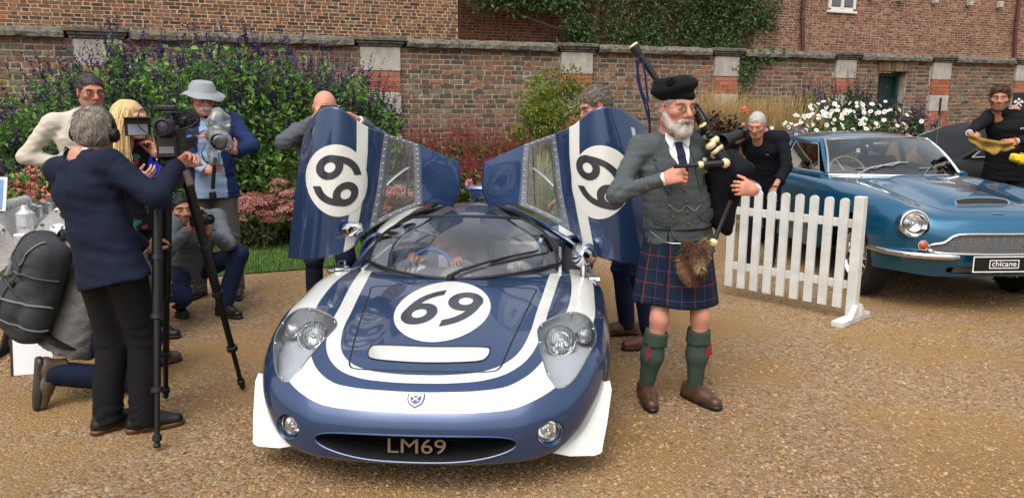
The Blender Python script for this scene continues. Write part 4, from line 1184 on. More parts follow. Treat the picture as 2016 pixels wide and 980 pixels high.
 # grille mouth interior, its letters
 g = MB(); th = np.linspace(0, 2 * math.pi, 60, endpoint=False); ring = []
 for t in th:
  cx = .425 * math.copysign(abs(math.cos(t)) ** (2 / 2.6), math.cos(t)); cz = .060 * math.copysign(abs(math.sin(t)) ** (2 / 2.2), math.sin(t))
  ring.append((cx, .222 + .022 * (cx / .425) ** 2 + cz))
 V = []
 for k, (y, q) in enumerate(((0, 1.0), (.03, .97), (.20, .92))):
  for x, z in ring:
   h = bvh.ray_cast(Vector((x, -1, z)), Vector((0, 1, 0)), 3)[0]; V.append((x * q, (h.y if h else 0) + y, .228 + (z - .228) * q))
 N = 60; F = [(i * N + j, i * N + (j + 1) % N, (i + 1) * N + (j + 1) % N, (i + 1) * N + j) for i in range(2) for j in range(N)] + [tuple(range(2 * N, 3 * N))]
 g.add(V, F); gr = g.build('grille_mouth', DARK, root)
 rod = MB(); rod.tube([(x, V[j][1] - .004, z) for j, (x, z) in enumerate(ring)] + [(ring[0][0], V[0][1] - .004, ring[0][1])], .0045, 6); rod.build('mouth_lip', NAVY, gr)
 ms = MB()
 for z in np.linspace(.175, .28, 8): ms.box((0, .115, z), (.37, .002, .0012))
 for x in np.linspace(-.36, .36, 40): ms.box((x, .118, .228), (.0012, .002, .055))
 ms.build('mesh_screen', mat('dark_mesh', '#15171c', .5, .5), gr, False, kind='stuff')
 put('number_letters', text_mesh('number_letters', 'LM69', .088, (0.0, .045, .205), (1, 0, 0), (0, .15, 1), .008, 0.0, sx=1.3), mat('bronze_letter', '#8d7a66', .4, .6), gr)
 # body skirt under the nose
 sk = MB(); sk.tube([(x, y + .05, z + .005) for x, y, z in [(-r[0], r[1], r[2]) for r in rows[0][::-1]] + list(rows[0][1:])], .03, 6, flat=.5); sk.build('lower_lip', NAVY, root)
 # bonnet duct tray
 du = MB(); tp = on(duct); N = len(tp); bt = tp * np.array([.97, 1, 1]) - np.array([0, 0, .0]);
 V = np.concatenate([tp, tp * np.array([.98, 1, 1]) + np.array([0, .0, -.012]), np.stack([tp[:, 0] * .95, .36 + (tp[:, 1] - .36) * .9 + .02, np.full(N, .385) + (.43 - tp[:, 1]) * .45], 1)])
 F = [(i * N + j, i * N + (j + 1) % N, (i + 1) * N + (j + 1) % N, (i + 1) * N + j) for i in range(2) for j in range(N)] + [tuple(range(2 * N, 3 * N))]
 du.add(V, F).build('duct_tray', mat('polished_tray', '#e6e6e4', .3, .15, vary=.06, scale=12), root)
 tq = np.vstack([tp, tp[:1]]) + (0, 0, .001); MB().tube(tq, .0035, 5, cap=False).build('duct_edge_shade', BLACK, body)  # thin black outline standing in for the shade along the duct edge
 # bonnet shut line
 ol = spline([(.455, 1.24), (.45, 1.1), (.40, .7), (.355, .38), (.335, .27), (.29, .235), (.15, .225), (0, .222), (-.15, .225), (-.29, .235), (-.335, .27), (-.355, .38), (-.40, .7), (-.45, 1.1), (-.455, 1.24), (-.3, 1.225), (0, 1.215), (.3, 1.225)], 160, True)
 P = on(ol, .0005); sl = MB(); sl.tube(np.vstack([P, P[:1]]), .0042, 5, cap=False, flat=.35); sl.build('bonnet_shut_line', BLACK, body)
 # race number on the bonnet
 dv, df = disc_pts((0.0, .835, 0), (1, 0, 0), (0, 1, 0), .243, ry=.375)
 rd = put('number_roundel', mk_mesh('number_roundel', drop(dv, .0022), df), WHITEP, root)
 INK = mat('number_grey', '#2c2e36', .35, coat=.5, vary=.05)
 put('race_number', digits_mesh(drop, (.0, .835, 0), (1, -.08, 0), (.14, 1.5, 0), .285, '69', .70, .0045), INK, rd)
 # badge shield on the nose
 bp = on([(x * .036, .058 + y * .024) for x, y in ((-1, 1), (1, 1), (1, 0), (.75, -.6), (0, -1.1), (-.75, -.6), (-1, 0))], .004)
 sh = MB(); c0 = bp.mean(0); sh.add(np.vstack([bp, [c0]]), [(i, (i + 1) % 7, 7) for i in range(7)]); bd = sh.build('shield_badge', mat('badge_navy', '#232a52', .3, vary=.05), body, False)
 for q, mt, dz in ((.86, WHITEP, .006), (.62, mat('badge_blue', '#3c4a9c', .3), .0075)):
  s2 = MB(); p2 = c0 + (bp - c0) * q + np.array((0, -.3, 1)) * (dz - .004); s2.add(np.vstack([p2, [p2.mean(0)]]), [(i, (i + 1) % 7, 7) for i in range(7)]); s2.build('badge_field', mt, bd, False)
 s2 = MB()
 for a, b in ((0, 3), (1, 5)): s2.tube([c0 + (bp[a] - c0) * .52 + np.array((0, -.003, .0065)), c0 + (bp[{0: 3, 1: 5}[a]] - c0) * .5 + np.array((0, -.003, .0065))], .0035, 5)
 s2.build('badge_saltire', WHITEP, bd)
 # lamps, covers
 bucket_m = mat('lamp_bucket', '#aeb3b8', .45, 0.0, vary=.05)
 for sg in (1, -1):
  idx = [i for i, (q, t) in enumerate(zip(S.F, S.T)) if t == 'lampcover' and np.sign(S.V[list(q)].mean(0)[0]) == sg]
  vs = sorted({i for k in idx for i in S.F[k]}); mp = {v: j for j, v in enumerate(vs)}
  V = S.V[vs]; F = [[mp[i] for i in S.F[k]] for k in idx]
  hp = on([(sg * x, y) for x, y in hl])
  hlp = thing_part('headlamp', root)
  # bucket: lowered copy of the opening plus walls
  W = MB(); N = len(hp); low = hp * 1.0; cx = hp.mean(0); low = cx + (hp - cx) * .93; low[:, 2] = low[:, 2] - .055 - .05 * np.clip((low[:, 1] - .2) / .5, 0, 1); low[:, 1] += .01
  W.add(np.vstack([hp - (0, 0, .002), low, [low.mean(0)]]), [(j, (j + 1) % N, N + (j + 1) % N, N + j) for j in range(N)] + [(N + j, N + (j + 1) % N, 2 * N) for j in range(N)])
  W.build('lamp_bucket', bucket_m, hlp)
  for (lx, ly, lz, r) in ((.602, .575, .512, .074), (.716, .625, .525, .038)):
   d = nrm((sg * .05, -.85, .5)); o = np.array((sg * lx, ly, lz))
   L = MB(); L.lathe([(r * .9, -.04), (r, -.01), (r * 1.04, 0), (r * .98, .006), (r * .9, .002)], o, d, 32); L.build('lamp_bezel', CHROME, hlp)
   R = MB(); R.lathe([(r * .92, 0), (r * .75, -.025), (r * .4, -.042), (0, -.047)], o, d, 32); R.ell(o - d * .02, r * .14, 10, 7); R.build('reflector', CHROME, hlp)
   D = MB(); D.lathe([(r * .93, .002), (r * .8, r * .14), (r * .5, r * .24), (r * .2, r * .28), (0, r * .285)], o, d, 32); D.build('lens', LENS, hlp)
   fl = MB(); p_, q_, _ = frame_of(d)
   for k in np.linspace(-.7, .7, 9): fl.tube([o + d * r * .1 + p_ * r * k + q_ * r * s_ * math.sqrt(1 - k * k) * .85 for s_ in (-1, 0, 1)], .0015, 4)
   fl.build('lens_flute', mat('fluted_glass', '#c9ced2', .15, spec=.8), hlp)
  me = mk_mesh('cover', V, F); put('cover', me, CLEARP, hlp)
  rim = MB(); rim.tube(np.vstack([hp, hp[:1]]) + (0, 0, .001), .0035, 6, cap=False); rim.build('cover_rim', ALLOY, hlp)
  sc_ = MB()
  for k in (3, 13, 22, 30, 40, 49, 58): sc_.ell(cx + (hp[k] - cx) * .955 + (0, -.002, .004), .0055, 8, 5)
  sc_.build('screw', CHROME, hlp)
  # fog lamp
  o = np.array((sg * .585, .12, .262)); d = nrm((sg * .30, -1, .05))
  fg = thing_part('fog_lamp', root)
  h0 = bvh.ray_cast(Vector((sg * .562, -1, .262)), Vector((0, 1, 0)), 3)[0]; o = np.array(h0)
  L = MB(); L.lathe([(.056, -.004), (.050, .012), (.049, .07), (0, .07)], o, -d, 28); L.build('lamp_recess', NAVY, fg)
  L = MB(); L.lathe([(.046, .02), (.044, .035), (.03, .055), (0, .062)], o, -d, 28); L.ell(o - d * .035 , .012, 8, 6); L.build('reflector', CHROME, fg)
  L = MB(); L.lathe([(.045, .022), (.035, .012), (.015, .006), (0, .005)], o, -d, 28); L.build('lens', LENS, fg)
  # white dive plate behind the front corner
  pl = [(.56, .15, .15), (.66, .185, .112), (.77, .225, .098), (.798, .235, .104), (.812, .24, .116), (.818, .25, .14), (.838, .32, .21), (.862, .43, .33), (.85, .46, .36), (.79, .42, .36), (.74, .32, .26)]
  c_ = MB(); Q = np.array([(sg * x * .975, y, z) for x, y, z in pl]); qc = Q.mean(0); nv = np.linalg.svd(Q - qc)[2][2]; Q = Q - ((Q - qc) @ nv)[:, None] * nv; nq = len(Q); dn = nrm((sg * .3, -.85, .4)) * .009
  c_.add(np.vstack([Q, Q - dn]), [tuple(range(nq)), tuple(range(nq, 2 * nq))[::-1]] + [(i, (i + 1) % nq, nq + (i + 1) % nq, nq + i) for i in range(nq)]); c_.build('dive_plate', WHITEP, root, False)
  # wheels
  for y, R, w in ((.87, .28, .22), (3.25, .31, .30)):
   wh = thing_part('wheel', root); wheel(wh, (sg * .665, y, R), R, w, (sg, 0, 0), False)
 # windscreen
 xs = np.linspace(-1, 1, 41); Wg = []
 for t in np.linspace(0, 1, 22):
  row = []
  for q in xs:
   b = np.array((.585 * q, 1.265 + .385 * q * q, .650 + .012 * q * q)); tp = np.array((.345 * q, 1.80 + .09 * q * q, .925 - .022 * q * q))
   p = b + (tp - b) * t; bul = math.sin(math.pi * t) * .035; p[2] += bul * (1 - .2 * q * q); p[1] -= bul * .35; p[0] += q * abs(q) * bul * 1.6
   row.append(p)
  Wg.append(row)
 Wg = np.array(Wg); put('windscreen', mk_mesh('windscreen', Wg.reshape(-1, 3), grid_faces(22, 41)), glass('windscreen_glass', (.90, .92, .92), 0, 2.2), root)
 edge = np.vstack([Wg[0], Wg[1:, -1], Wg[-1, ::-1][1:], Wg[::-1][1:, 0]])
 fr = MB(); fr.tube(edge, .009, 6, cap=False); fr.build('windscreen_seal', RUBBER, root)
 # roof spine and cant rails
 top = Wg[-1]; rg = []
 for t in np.linspace(0, 1, 16):
  y = 1.81 + .62 * t; hw = .34 * (1 - t) ** 2 + .145 * (1 - (1 - t) ** 2); row = []
  for q in np.linspace(-1, 1, 21):
   e = top[int(round((q + 1) * 20))]
   p = np.array((hw * q, y + .06 * q * q * (1 - t), .930 + .03 * math.sin(math.pi * min(t * .75, 1)) - .02 * q * q * (1 - t) - .008 * q * q - .01 * t))
   if t == 0: p = e
   row.append(p)
  rg.append(row)
 me = mk_mesh('roof', np.array(rg).reshape(-1, 3), grid_faces(16, 21)); put('roof', shell(me, .02), NAVY, root)
 # rear deck with wings, tail
 rr = []
 for y, zc, zf, zv, xs_ in ((2.38, .945, .70, .76, .80), (2.6, .91, .745, .74, .84), (2.9, .86, .765, .71, .86), (3.3, .80, .765, .68, .87), (3.7, .74, .73, .66, .86), (4.05, .69, .67, .64, .83), (4.18, .60, .58, .57, .80)):
  rr.append([(0, y, zc), (.16, y, zc - .01), (.30, y, zc - .07), (.42, y, zv), (.54, y, zf - .015), (.66, y, zf), (.76, y, zf - .05), (xs_, y, zf - .17), (xs_ + .01, y, .42), (xs_ - .02, y, .22)])
 Gr = bispline(mirror_grid(rr), 50, 90); S2 = Sheet(Gr.reshape(-1, 3), grid_faces(50, 90))
 S2.cut(lambda s: np.hypot(s.V[:, 1] - 3.25, s.V[:, 2] - .31) - .36 + 10 * (np.abs(s.V[:, 0]) < .6), 'open')
 S2.cut(lambda s: np.abs(np.abs(s.V[:, 0]) - .665) - .075 + 10 * (s.V[:, 2] < .5), 'white', {'paint'})
 put('rear_deck', S2.mesh('rear_deck', ['paint', 'white'], ['paint', 'white']), [NAVY, WHITEP], root)
 MB().box((0, 4.16, .4), (.76, .02, .17)).build('tail_panel', NAVY, root, False)
 # rear bulkhead, floor, sills, interior
 bk = MB(); prof = [(-.74, .2), (-.74, .56), (-.6, .68), (-.4, .74), (-.28, .86), (-.14, .92), (.14, .92), (.28, .86), (.4, .74), (.6, .68), (.74, .56), (.74, .2)]
 bk.prism(prof, (0, 2.40, 0), (1, 0, 0), (0, 0, 1), .02); bk.build('bulkhead', mat('grey_panel', '#8a9096', .5, .4, vary=.15), root, False)
 MB().box((0, 1.75, .12), (.72, .95, .02)).build('floor', BLACK, root, False)
 for sg in (1, -1):
  s = MB(); ys = np.linspace(1.55, 2.42, 8); V = []
  pr_ = [(.60, .14), (.60, .40), (.64, .43), (.80, .40), (.84, .33), (.835, .18), (.80, .14)]
  for y in ys: V += [(sg * (x + .01 * math.sin((y - 1.5) * 3)), y, z) for x, z in pr_]
  k = len(pr_); s.add(V, [(i * k + j, i * k + (j + 1) % k, (i + 1) * k + (j + 1) % k, (i + 1) * k + j) for i in range(7) for j in range(k)] + [tuple(range(k)), tuple(range(7 * k, 8 * k))]); s.build('sill', NAVY, root, False)
  # arched flange round the door aperture
  fl = MB(); fl.tube(spline([(sg * .84, 1.80, .45), (sg * .80, 2.05, .52), (sg * .72, 2.28, .64), (sg * .52, 2.38, .76), (sg * .30, 2.36, .88), (sg * .16, 2.34, .935)], 22), [.02] * 22, 8); fl.build('aperture_flange', NAVY, root)
  fl = MB(); fl.tube(spline([(sg * .60, 1.66, .66), (sg * .50, 1.80, .80), (sg * .37, 1.92, .905), (sg * .22, 2.12, .93), (sg * .155, 2.34, .925)], 22), [.017] * 22, 8); fl.build('cant_rail', BLACK, root)
  # intake mouth in the rear wing
  it = MB(); it.tube(spline([(sg * .60, 2.36, .50), (sg * .62, 2.36, .66), (sg * .72, 2.36, .70), (sg * .80, 2.37, .62), (sg * .81, 2.37, .48), (sg * .70, 2.36, .42)], 30, True), .022, 8); it.build('intake_rim', NAVY, root)
  # seat
  st = MB(); x = sg * .29
  st.box((x, 1.98, .20), (.20, .22, .05), bev=.03); R = np.array(((1, 0, 0), (0, math.cos(.5), -math.sin(.5)), (0, math.sin(.5), math.cos(.5)))).T
  st.box((x, 2.26, .42), (.19, .05, .28), R, bev=.04)
  for k in (-1, 1): st.box((x + k * .19, 2.18, .36), (.025, .10, .22), R, bev=.02)
  st.build('seat', mat('grey_seat', '#a7acb2', .7, vary=.1), root)
  MB().box((sg * .60, 1.95, .52), (.01, .40, .12), bev=.004).build('inner_panel', mat('pale_panel', '#b9bcbf', .5, vary=.1), root, False)
 d = MB(); d.tube([(-.56, 1.62, .60), (-.3, 1.52, .615), (0, 1.5, .62), (.3, 1.52, .615), (.56, 1.62, .60)], .07, 10, flat=.6); d.build('dashboard', mat('dash_grey', '#4a4e54', .7, vary=.1), root)
 # steering wheel (right-hand drive = viewer's left)
 sw = MB(); o = np.array((-.22, 1.76, .575)); a_, b_, d_ = frame_of((0.05, -.92, .38)); th = np.linspace(0, 2 * math.pi, 40)
 sw.tube([o + .145 * (math.cos(t) * a_ + math.sin(t) * b_) for t in th], .014, 8, cap=False); swo = sw.build('steering_wheel', mat('blue_leather', '#4a66a8', .5, vary=.1), root)
 sw = MB()
 for t in (.3, 2.84, 4.71): sw.tube([o + d_ * -.01, o + .15 * (math.cos(t) * a_ + math.sin(t) * b_)], .008, 6, flat=.4)
 sw.ell(o - d_ * .01, .03, 10, 7); sw.tube([o, o - d_ * .25], .014, 8); sw.build('wheel_spoke', ALLOY, swo)
 # wiper
 wp = MB(); pv = on([(-.02, 1.235)], .012)[0]
 def ws(q, t, o=.012):
  i = t * 21; j = (q + 1) * 20; i0, j0 = min(int(i), 20), min(int(j), 39); return Wg[i0, j0] * (1 - (j - j0)) + Wg[i0, j0 + 1] * (j - j0) + (Wg[i0 + 1, j0] - Wg[i0, j0]) * (i - i0) + np.array((0, -.5, .85)) * o
 arm = np.array([pv + (0, 0, .01), ws(.06, .06, .022), ws(.30, .14, .024), ws(.55, .20, .02), ws(.84, .24, .016)])
 wp.tube(arm, [.014, .011, .008, .006, .005], 6); wp.lathe([(.018, 0), (.018, .02), (.012, .028), (0, .03)], pv - (0, 0, .005), (0, -.3, 1), 14)
 wo = wp.build('wiper_arm', BLACK, root)
 wp = MB(); wp.tube([ws(q, .13 + .04 * math.sin((q - .3) * 2.2) + .05 * (q - .3), .007) for q in np.linspace(.34, .93, 14)], .006, 6); wp.tube([ws(.36, .15, .012), ws(.6, .2, .02), ws(.8, .235, .012)], .005, 5); wp.build('wiper_blade', RUBBER, wo)
 st = MB(); st.ell(ws(.90, .42, .002), (.012, .03, .02), 12, 6); st.build('permit_sticker', mat('sticker_blue', '#8fb6d0', .4), root)
 # bullet mirror on the near-right wing, filler cap and latch on the other
 mo = on([(.735, 1.42)], 0)[0]; mr = MB()
 mr.tube([mo, mo + (0, .0, .035), mo + (.0, .01, .06)], [.022, .017, .02], 12); d = nrm((-.1, -1, .15)); c = mo + np.array((0, .03, .125))
 mr.lathe([(0, .11), (.03, .092), (.06, .045), (.075, 0), (.077, -.025), (.07, -.032), (0, -.032)], c, d, 24); mm = mr.build('mirror', CHROME, root)
 fc = on([(-.735, 1.52)], 0)[0]; f = MB(); f.lathe([(.075, 0), (.075, .012), (.06, .02), (.058, .03), (.03, .036), (0, .037)], fc, (0, 0, 1), 28); fo = f.build('filler_cap', CHROME, root)
 f = MB(); f.tube([fc + (-.02, .05, .03), fc + (-.02, .06, .05), fc + (.02, .06, .05), fc + (.02, .05, .03)], .007, 6); f.build('cap_latch', ALLOY, fo)
 hn = on([(.80, 1.50)], .004)[0]; f = MB(); f.box(hn, (.035, .05, .008), bev=.004); f.tube([hn + (-.03, -.03, .012), hn + (.03, -.03, .012)], .009, 8); f.build('hinge', CHROME, root)
 # rear wing/air scoop seen over the roof
 sp = MB(); sp.tube([(-.10, 2.72, .985), (-.08, 2.74, 1.0), (.08, 2.74, 1.0), (.10, 2.72, .985)], .03, 8, flat=.8); sp.box((.0, 2.74, .955), (.07, .02, .03)); sp.build('rear_scoop', NAVY, root)
 # ---- raised doors
 ctl = [[(567, 508, 4.62), (600, 511, 4.50), (640, 508, 4.46), (690, 490, 4.52), (727, 452, 4.62), (832, 403, 4.85), (893, 408, 4.98)],
     [(577, 410, 4.64), (610, 413, 4.50), (652, 412, 4.46), (705, 400, 4.54), (742, 378, 4.66), (830, 362, 4.88), (905, 377, 5.0)],
     [(588, 320, 4.66), (622, 312, 4.52), (665, 308, 4.48), (715, 315, 4.57), (750, 316, 4.70), (829, 320, 4.90), (906, 347, 5.02)],
     [(603, 243, 4.70), (634, 214, 4.55), (670, 214, 4.50), (716, 246, 4.60), (757, 262, 4.72), (826, 285, 4.92), (905, 320, 5.04)]]
 L = w2car(np.array([[at(u, v, Y) for u, v, Y in r] for r in ctl]))
 for sg in (-1, 1):
  C = L.copy(); C[..., 0] *= -sg
  if sg > 0: x0 = C[..., 0].min(); C[..., 0] = x0 + .02 + (C[..., 0] - x0) * 1.13
  D = bispline(C, 70, 110); n, m = D.shape[:2]; Fq = grid_faces(n, m, flip=(sg > 0))
  S = Sheet(D.reshape(-1, 3), Fq); ii, jj = np.meshgrid(np.linspace(0, 3, n), np.linspace(0, 6, m), indexing='ij'); S.P['r'] = ii.ravel(); S.P['c'] = jj.ravel()
  dr = thing_part('door', root); tag(dr, 'raised left door with number 69' if sg < 0 else 'raised right door with number 69')
  S.cut(lambda s: np.maximum(4.0 - s.P['c'], s.P['c'] - 4.985), 'frame')
  S.cut(lambda s: np.maximum(np.maximum(4.17 - s.P['c'], s.P['c'] - 4.84), np.maximum(.17 - s.P['r'], s.P['r'] - 2.86)), 'pane', {'frame'})
  S.cut(lambda s: np.maximum(2.70 - s.P['c'], s.P['c'] - 3.22), 'white', {'paint'})
  tmp = S.mesh('tmp', ['paint', 'white', 'frame', 'pane']); bv = bvh_of(tmp)
  pm = S.mesh('door_skin', ['paint', 'white'], ['paint', 'white']); shell(pm, .022 if sg < 0 else .022)
  put('door_skin', pm, [NAVY, WHITEP], dr)
  fm = S.mesh('window_frame', ['frame']); shell(fm, .012); wfo = put('window_frame', fm, ALLOY_D, dr)
  put('window_pane', S.mesh('window_pane', ['pane']), PERSPEX, wfo)
  # rivets and bracing bars
  def at_rc(r, c, o=.004):
   i = r / 3 * (n - 1); j = c / 6 * (m - 1); i0, j0 = int(min(i, n - 2)), int(min(j, m - 2)); p = D[i0, j0] + (D[i0 + 1, j0] - D[i0, j0]) * (i - i0) + (D[i0, j0 + 1] - D[i0, j0]) * (j - j0)
   return p + np.array((0, -1, .05)) * o
  rv = MB()
  for r_ in np.linspace(.1, 2.92, 12):
   for c_ in (4.08, 4.92): rv.ell(at_rc(r_, c_), .0055, 7, 5)
  for c_ in np.linspace(4.25, 4.75, 4):
   for r_ in (.08, 2.93): rv.ell(at_rc(r_, c_), .0055, 7, 5)
  rv.build('rivet', CHROME, wfo, kind='stuff')
  br = MB()
  for pth in ([(2.7, 4.72), (.25, 4.66)], [(1.15, 4.2), (1.72, 4.69)], [(2.85, 4.22), (.2, 4.2)]):
   pts = [at_rc(pth[0][0] + (pth[1][0] - pth[0][0]) * t, pth[0][1] + (pth[1][1] - pth[0][1]) * t, -.012) for t in np.linspace(0, 1, 8)]
   br.tube(pts, .016, 6, flat=.4)
  br.build('brace_bar', ALLOY, wfo)
  # number on the door: up points to the roof edge
  c = at_rc(1.53, 2.12, 0); d = nrm(np.cross(at_rc(1.9, 2.1, 0) - at_rc(1.1, 2.1, 0), at_rc(1.5, 2.5, 0) - at_rc(1.5, 1.7, 0))); d = d if d[1] > 0 else -d
  pj = projector(bv, d); up = nrm(at_rc(1.5, 2.9, 0) - at_rc(1.5, 1.4, 0)); fw = nrm(at_rc(.8, 2.1, 0) - at_rc(2.2, 2.1, 0)) * (1 if sg < 0 else -1)
  dv, df = disc_pts(c, up, nrm(np.cross(up, d)), .178, ry=.212)
  ro = put('number_roundel', mk_mesh('number_roundel', pj(dv, .0022), df), WHITEP, dr)
  put('race_number', digits_mesh(pj, c, fw * 1.0, up * 1.1, .235, '69', .70, .0045), INK, ro)
  # latch slot near the rear edge
  ls = MB(); q = at_rc(2.62, .55, .003); e1, e2 = nrm(at_rc(2.6, .8, 0) - at_rc(2.6, .3, 0)), nrm(at_rc(2.9, .55, 0) - at_rc(2.3, .55, 0))
  ls.box(q, (.016, .026, .003), np.stack([e1, e2, np.cross(e1, e2)], 1)); ls.build('latch_plate', CHROME, dr, False)
  if sg < 0:
   o = at_rc(.42, 3.02, 0); d2 = nrm((.85, -.5, .25)); mr = MB(); c2 = o + np.array((.0, -.07, .01))
   mr.tube([o, o + (0, -.03, 0), c2], [.03, .022, .02], 10); mr.lathe([(0, .095), (.026, .08), (.042, .04), (.048, 0), (.046, -.025), (0, -.025)], c2, d2, 24); mr.build('mirror', CHROME, dr)
 return root
race_car()
# ================================================================ metallic blue grand tourer behind the picket fence
TEAL = paint('tourer_blue', '#085a7c', .6, .28, .45)
GT_GLASS = glass('car_glass', (.72, .78, .78), 0, 1.5)
def strip(pts, r, name, m, parent, n=6, flat=None, closed=False):
 P = np.asarray(pts, float); P = np.vstack([P, P[:1]]) if closed else P
 return MB().tube(P, r, n, cap=not closed, flat=flat).build(name, m, parent)
def blue_car():
 root = thing('grand_tourer_car', 'metallic blue vintage coupe with chrome grille standing behind the picket fence', 'car', (3.78, 5.72, .045), rad(2.2))
 root.rotation_euler.x = -.0133
 rows = [
  [(0, .10, .25), (.25, .10, .25), (.45, .13, .25), (.58, .18, .26), (.67, .25, .27), (.735, .33, .27), (.78, .42, .27), (.80, .50, .26), (.815, .58, .25), (.82, .66, .24)],
  [(0, .03, .38), (.25, .033, .38), (.45, .06, .38), (.58, .11, .385), (.67, .175, .39), (.74, .26, .39), (.79, .36, .39), (.815, .47, .38), (.83, .58, .36), (.835, .70, .33)],
  [(0, .0, .53), (.25, .005, .53), (.45, .03, .53), (.58, .075, .54), (.67, .135, .55), (.745, .22, .55), (.795, .33, .54), (.825, .46, .52), (.835, .60, .48), (.84, .75, .42)],
  [(0, .025, .645), (.25, .03, .645), (.45, .055, .65), (.58, .095, .67), (.67, .15, .685), (.75, .245, .68), (.80, .37, .655), (.83, .51, .61), (.84, .66, .55), (.84, .81, .43)],
  [(0, .095, .725), (.25, .10, .725), (.45, .14, .73), (.58, .19, .755), (.67, .25, .775), (.755, .35, .76), (.81, .47, .715), (.835, .60, .655), (.84, .74, .57), (.84, .88, .42)],
  [(0, .35, .795), (.25, .35, .79), (.45, .38, .785), (.58, .42, .81), (.67, .47, .835), (.765, .55, .815), (.82, .65, .755), (.84, .75, .675), (.845, .86, .575), (.84, .98, .40)],
  [(0, .75, .855), (.25, .75, .848), (.45, .77, .838), (.58, .80, .858), (.67, .82, .875), (.77, .86, .85), (.825, .92, .785), (.845, .98, .69), (.845, 1.05, .56), (.83, 1.12, .36)],
  [(0, 1.15, .90), (.25, 1.15, .893), (.45, 1.16, .885), (.58, 1.17, .895), (.67, 1.18, .90), (.765, 1.20, .87), (.82, 1.23, .80), (.84, 1.26, .69), (.84, 1.30, .55), (.82, 1.33, .30)],
  [(0, 1.55, .94), (.25, 1.55, .935), (.45, 1.55, .925), (.58, 1.55, .92), (.67, 1.55, .912), (.76, 1.55, .88), (.815, 1.55, .80), (.835, 1.55, .68), (.835, 1.55, .52), (.81, 1.55, .24)],
  [(0, 2.3, .95), (.25, 2.3, .945), (.45, 2.3, .935), (.58, 2.3, .925), (.67, 2.3, .915), (.755, 2.3, .885), (.815, 2.3, .80), (.835, 2.3, .68), (.835, 2.3, .52), (.81, 2.3, .24)],
  [(0, 3.1, .96), (.25, 3.1, .955), (.45, 3.1, .94), (.58, 3.1, .93), (.67, 3.1, .92), (.755, 3.1, .895), (.82, 3.1, .82), (.845, 3.1, .69), (.845, 3.1, .52), (.82, 3.1, .24)],
  [(0, 3.9, .93), (.25, 3.9, .925), (.45, 3.9, .915), (.58, 3.9, .905), (.66, 3.9, .89), (.745, 3.9, .86), (.80, 3.9, .78), (.825, 3.9, .66), (.825, 3.9, .52), (.79, 3.9, .30)],
  [(0, 4.45, .86), (.25, 4.45, .855), (.45, 4.45, .845), (.58, 4.44, .83), (.64, 4.42, .815), (.70, 4.40, .78), (.75, 4.36, .70), (.775, 4.34, .60), (.77, 4.34, .48), (.72, 4.34, .34)],
  [(0, 4.58, .62), (.25, 4.58, .62), (.45, 4.57, .62), (.56, 4.54, .61), (.61, 4.5, .60), (.65, 4.47, .58), (.68, 4.43, .54), (.70, 4.40, .50), (.70, 4.38, .44), (.68, 4.37, .38)]]
 G = bispline(mirror_grid(rows), 170, 150); n, m = G.shape[:2]
 # power bulge and its scoop
 x, y = G[..., 0], G[..., 1]; top = G[..., 2] > .6
 hw = .20 + .10 * np.clip((1.5 - y) / 1.1, 0, 1)
 b = np.clip(1 - (np.abs(x) / hw) ** 4, 0, 1) * np.clip((y - .322) / .035, 0, 1) * np.clip((1.55 - y) / 1.0, 0, 1) ** .6
 G[..., 2] += np.where(top, b * .045, 0)
 S = Sheet(G.reshape(-1, 3), grid_faces(n, m)); bvh = bvh_of(S.mesh('tmp', ['paint'])); drop = projector(bvh, (0, 0, -1)); push = projector(bvh, (0, 1, 0))
 on = lambda pts, off=0.: drop(np.array([(p[0], p[1], 0) for p in pts], float), off)
 fr = lambda pts, off=0.: push(np.array([(p[0], 0, p[1]) for p in pts], float), off)
 ax = lambda s: np.abs(s.V[:, 0])
 S.cut(lambda s: np.maximum(np.maximum(ax(s) - .64, 1.70 - s.V[:, 1]), np.maximum(s.V[:, 1] - 3.3, .8 - s.V[:, 2])), 'open')
 for yc in (.80, 3.38): S.cut(lambda s: np.maximum(np.hypot(s.V[:, 1] - yc, s.V[:, 2] - .33) - .345, .60 - ax(s)), 'open')
 gp = spline([(0, .600), (.30, .600), (.40, .585), (.47, .535), (.545, .515), (.565, .490), (.545, .465), (.48, .452), (.25, .445), (0, .443), (-.25, .445), (-.48, .452), (-.545, .465), (-.565, .490), (-.545, .515), (-.47, .535), (-.40, .585), (-.30, .600)], 120, True)
 S.cut(lambda s: np.maximum(poly_sdf(s.V[:, [0, 2]], gp), s.V[:, 1] - .35), 'open')
 sp = spline([(.19, .320), (.215, .338), (.19, .358), (0, .362), (-.19, .358), (-.215, .338), (-.19, .320), (0, .316)], 60, True)
 S.cut(lambda s: np.maximum(poly_sdf(s.V[:, :2], sp), .7 - s.V[:, 2]), 'scoop')
 # head lamp openings
 S.cut(lambda s: np.hypot(np.abs(s.V[:, 0]) - .655, s.V[:, 2] - .665) - .092 + 9 * (s.V[:, 1] > .5), 'open')
 # lower air intake
 li = spline([(.36, .335), (.40, .32), (.36, .285), (0, .275), (-.36, .285), (-.40, .32), (-.36, .335), (0, .34)], 60, True)
 S.cut(lambda s: np.maximum(poly_sdf(s.V[:, [0, 2]], li), s.V[:, 1] - .3), 'open')
 put('body', S.mesh('body', ['paint']), TEAL, root)
 so = put('bonnet_scoop', S.mesh('bonnet_scoop', ['scoop'], shift=.002), BLACK, root)
 strip(on(sp, .003), .004, 'scoop_lip', CHROME, so, closed=True)
 # grille: chrome surround, bars, dark back
 gf = fr(gp); gb = thing_part('grille', root)
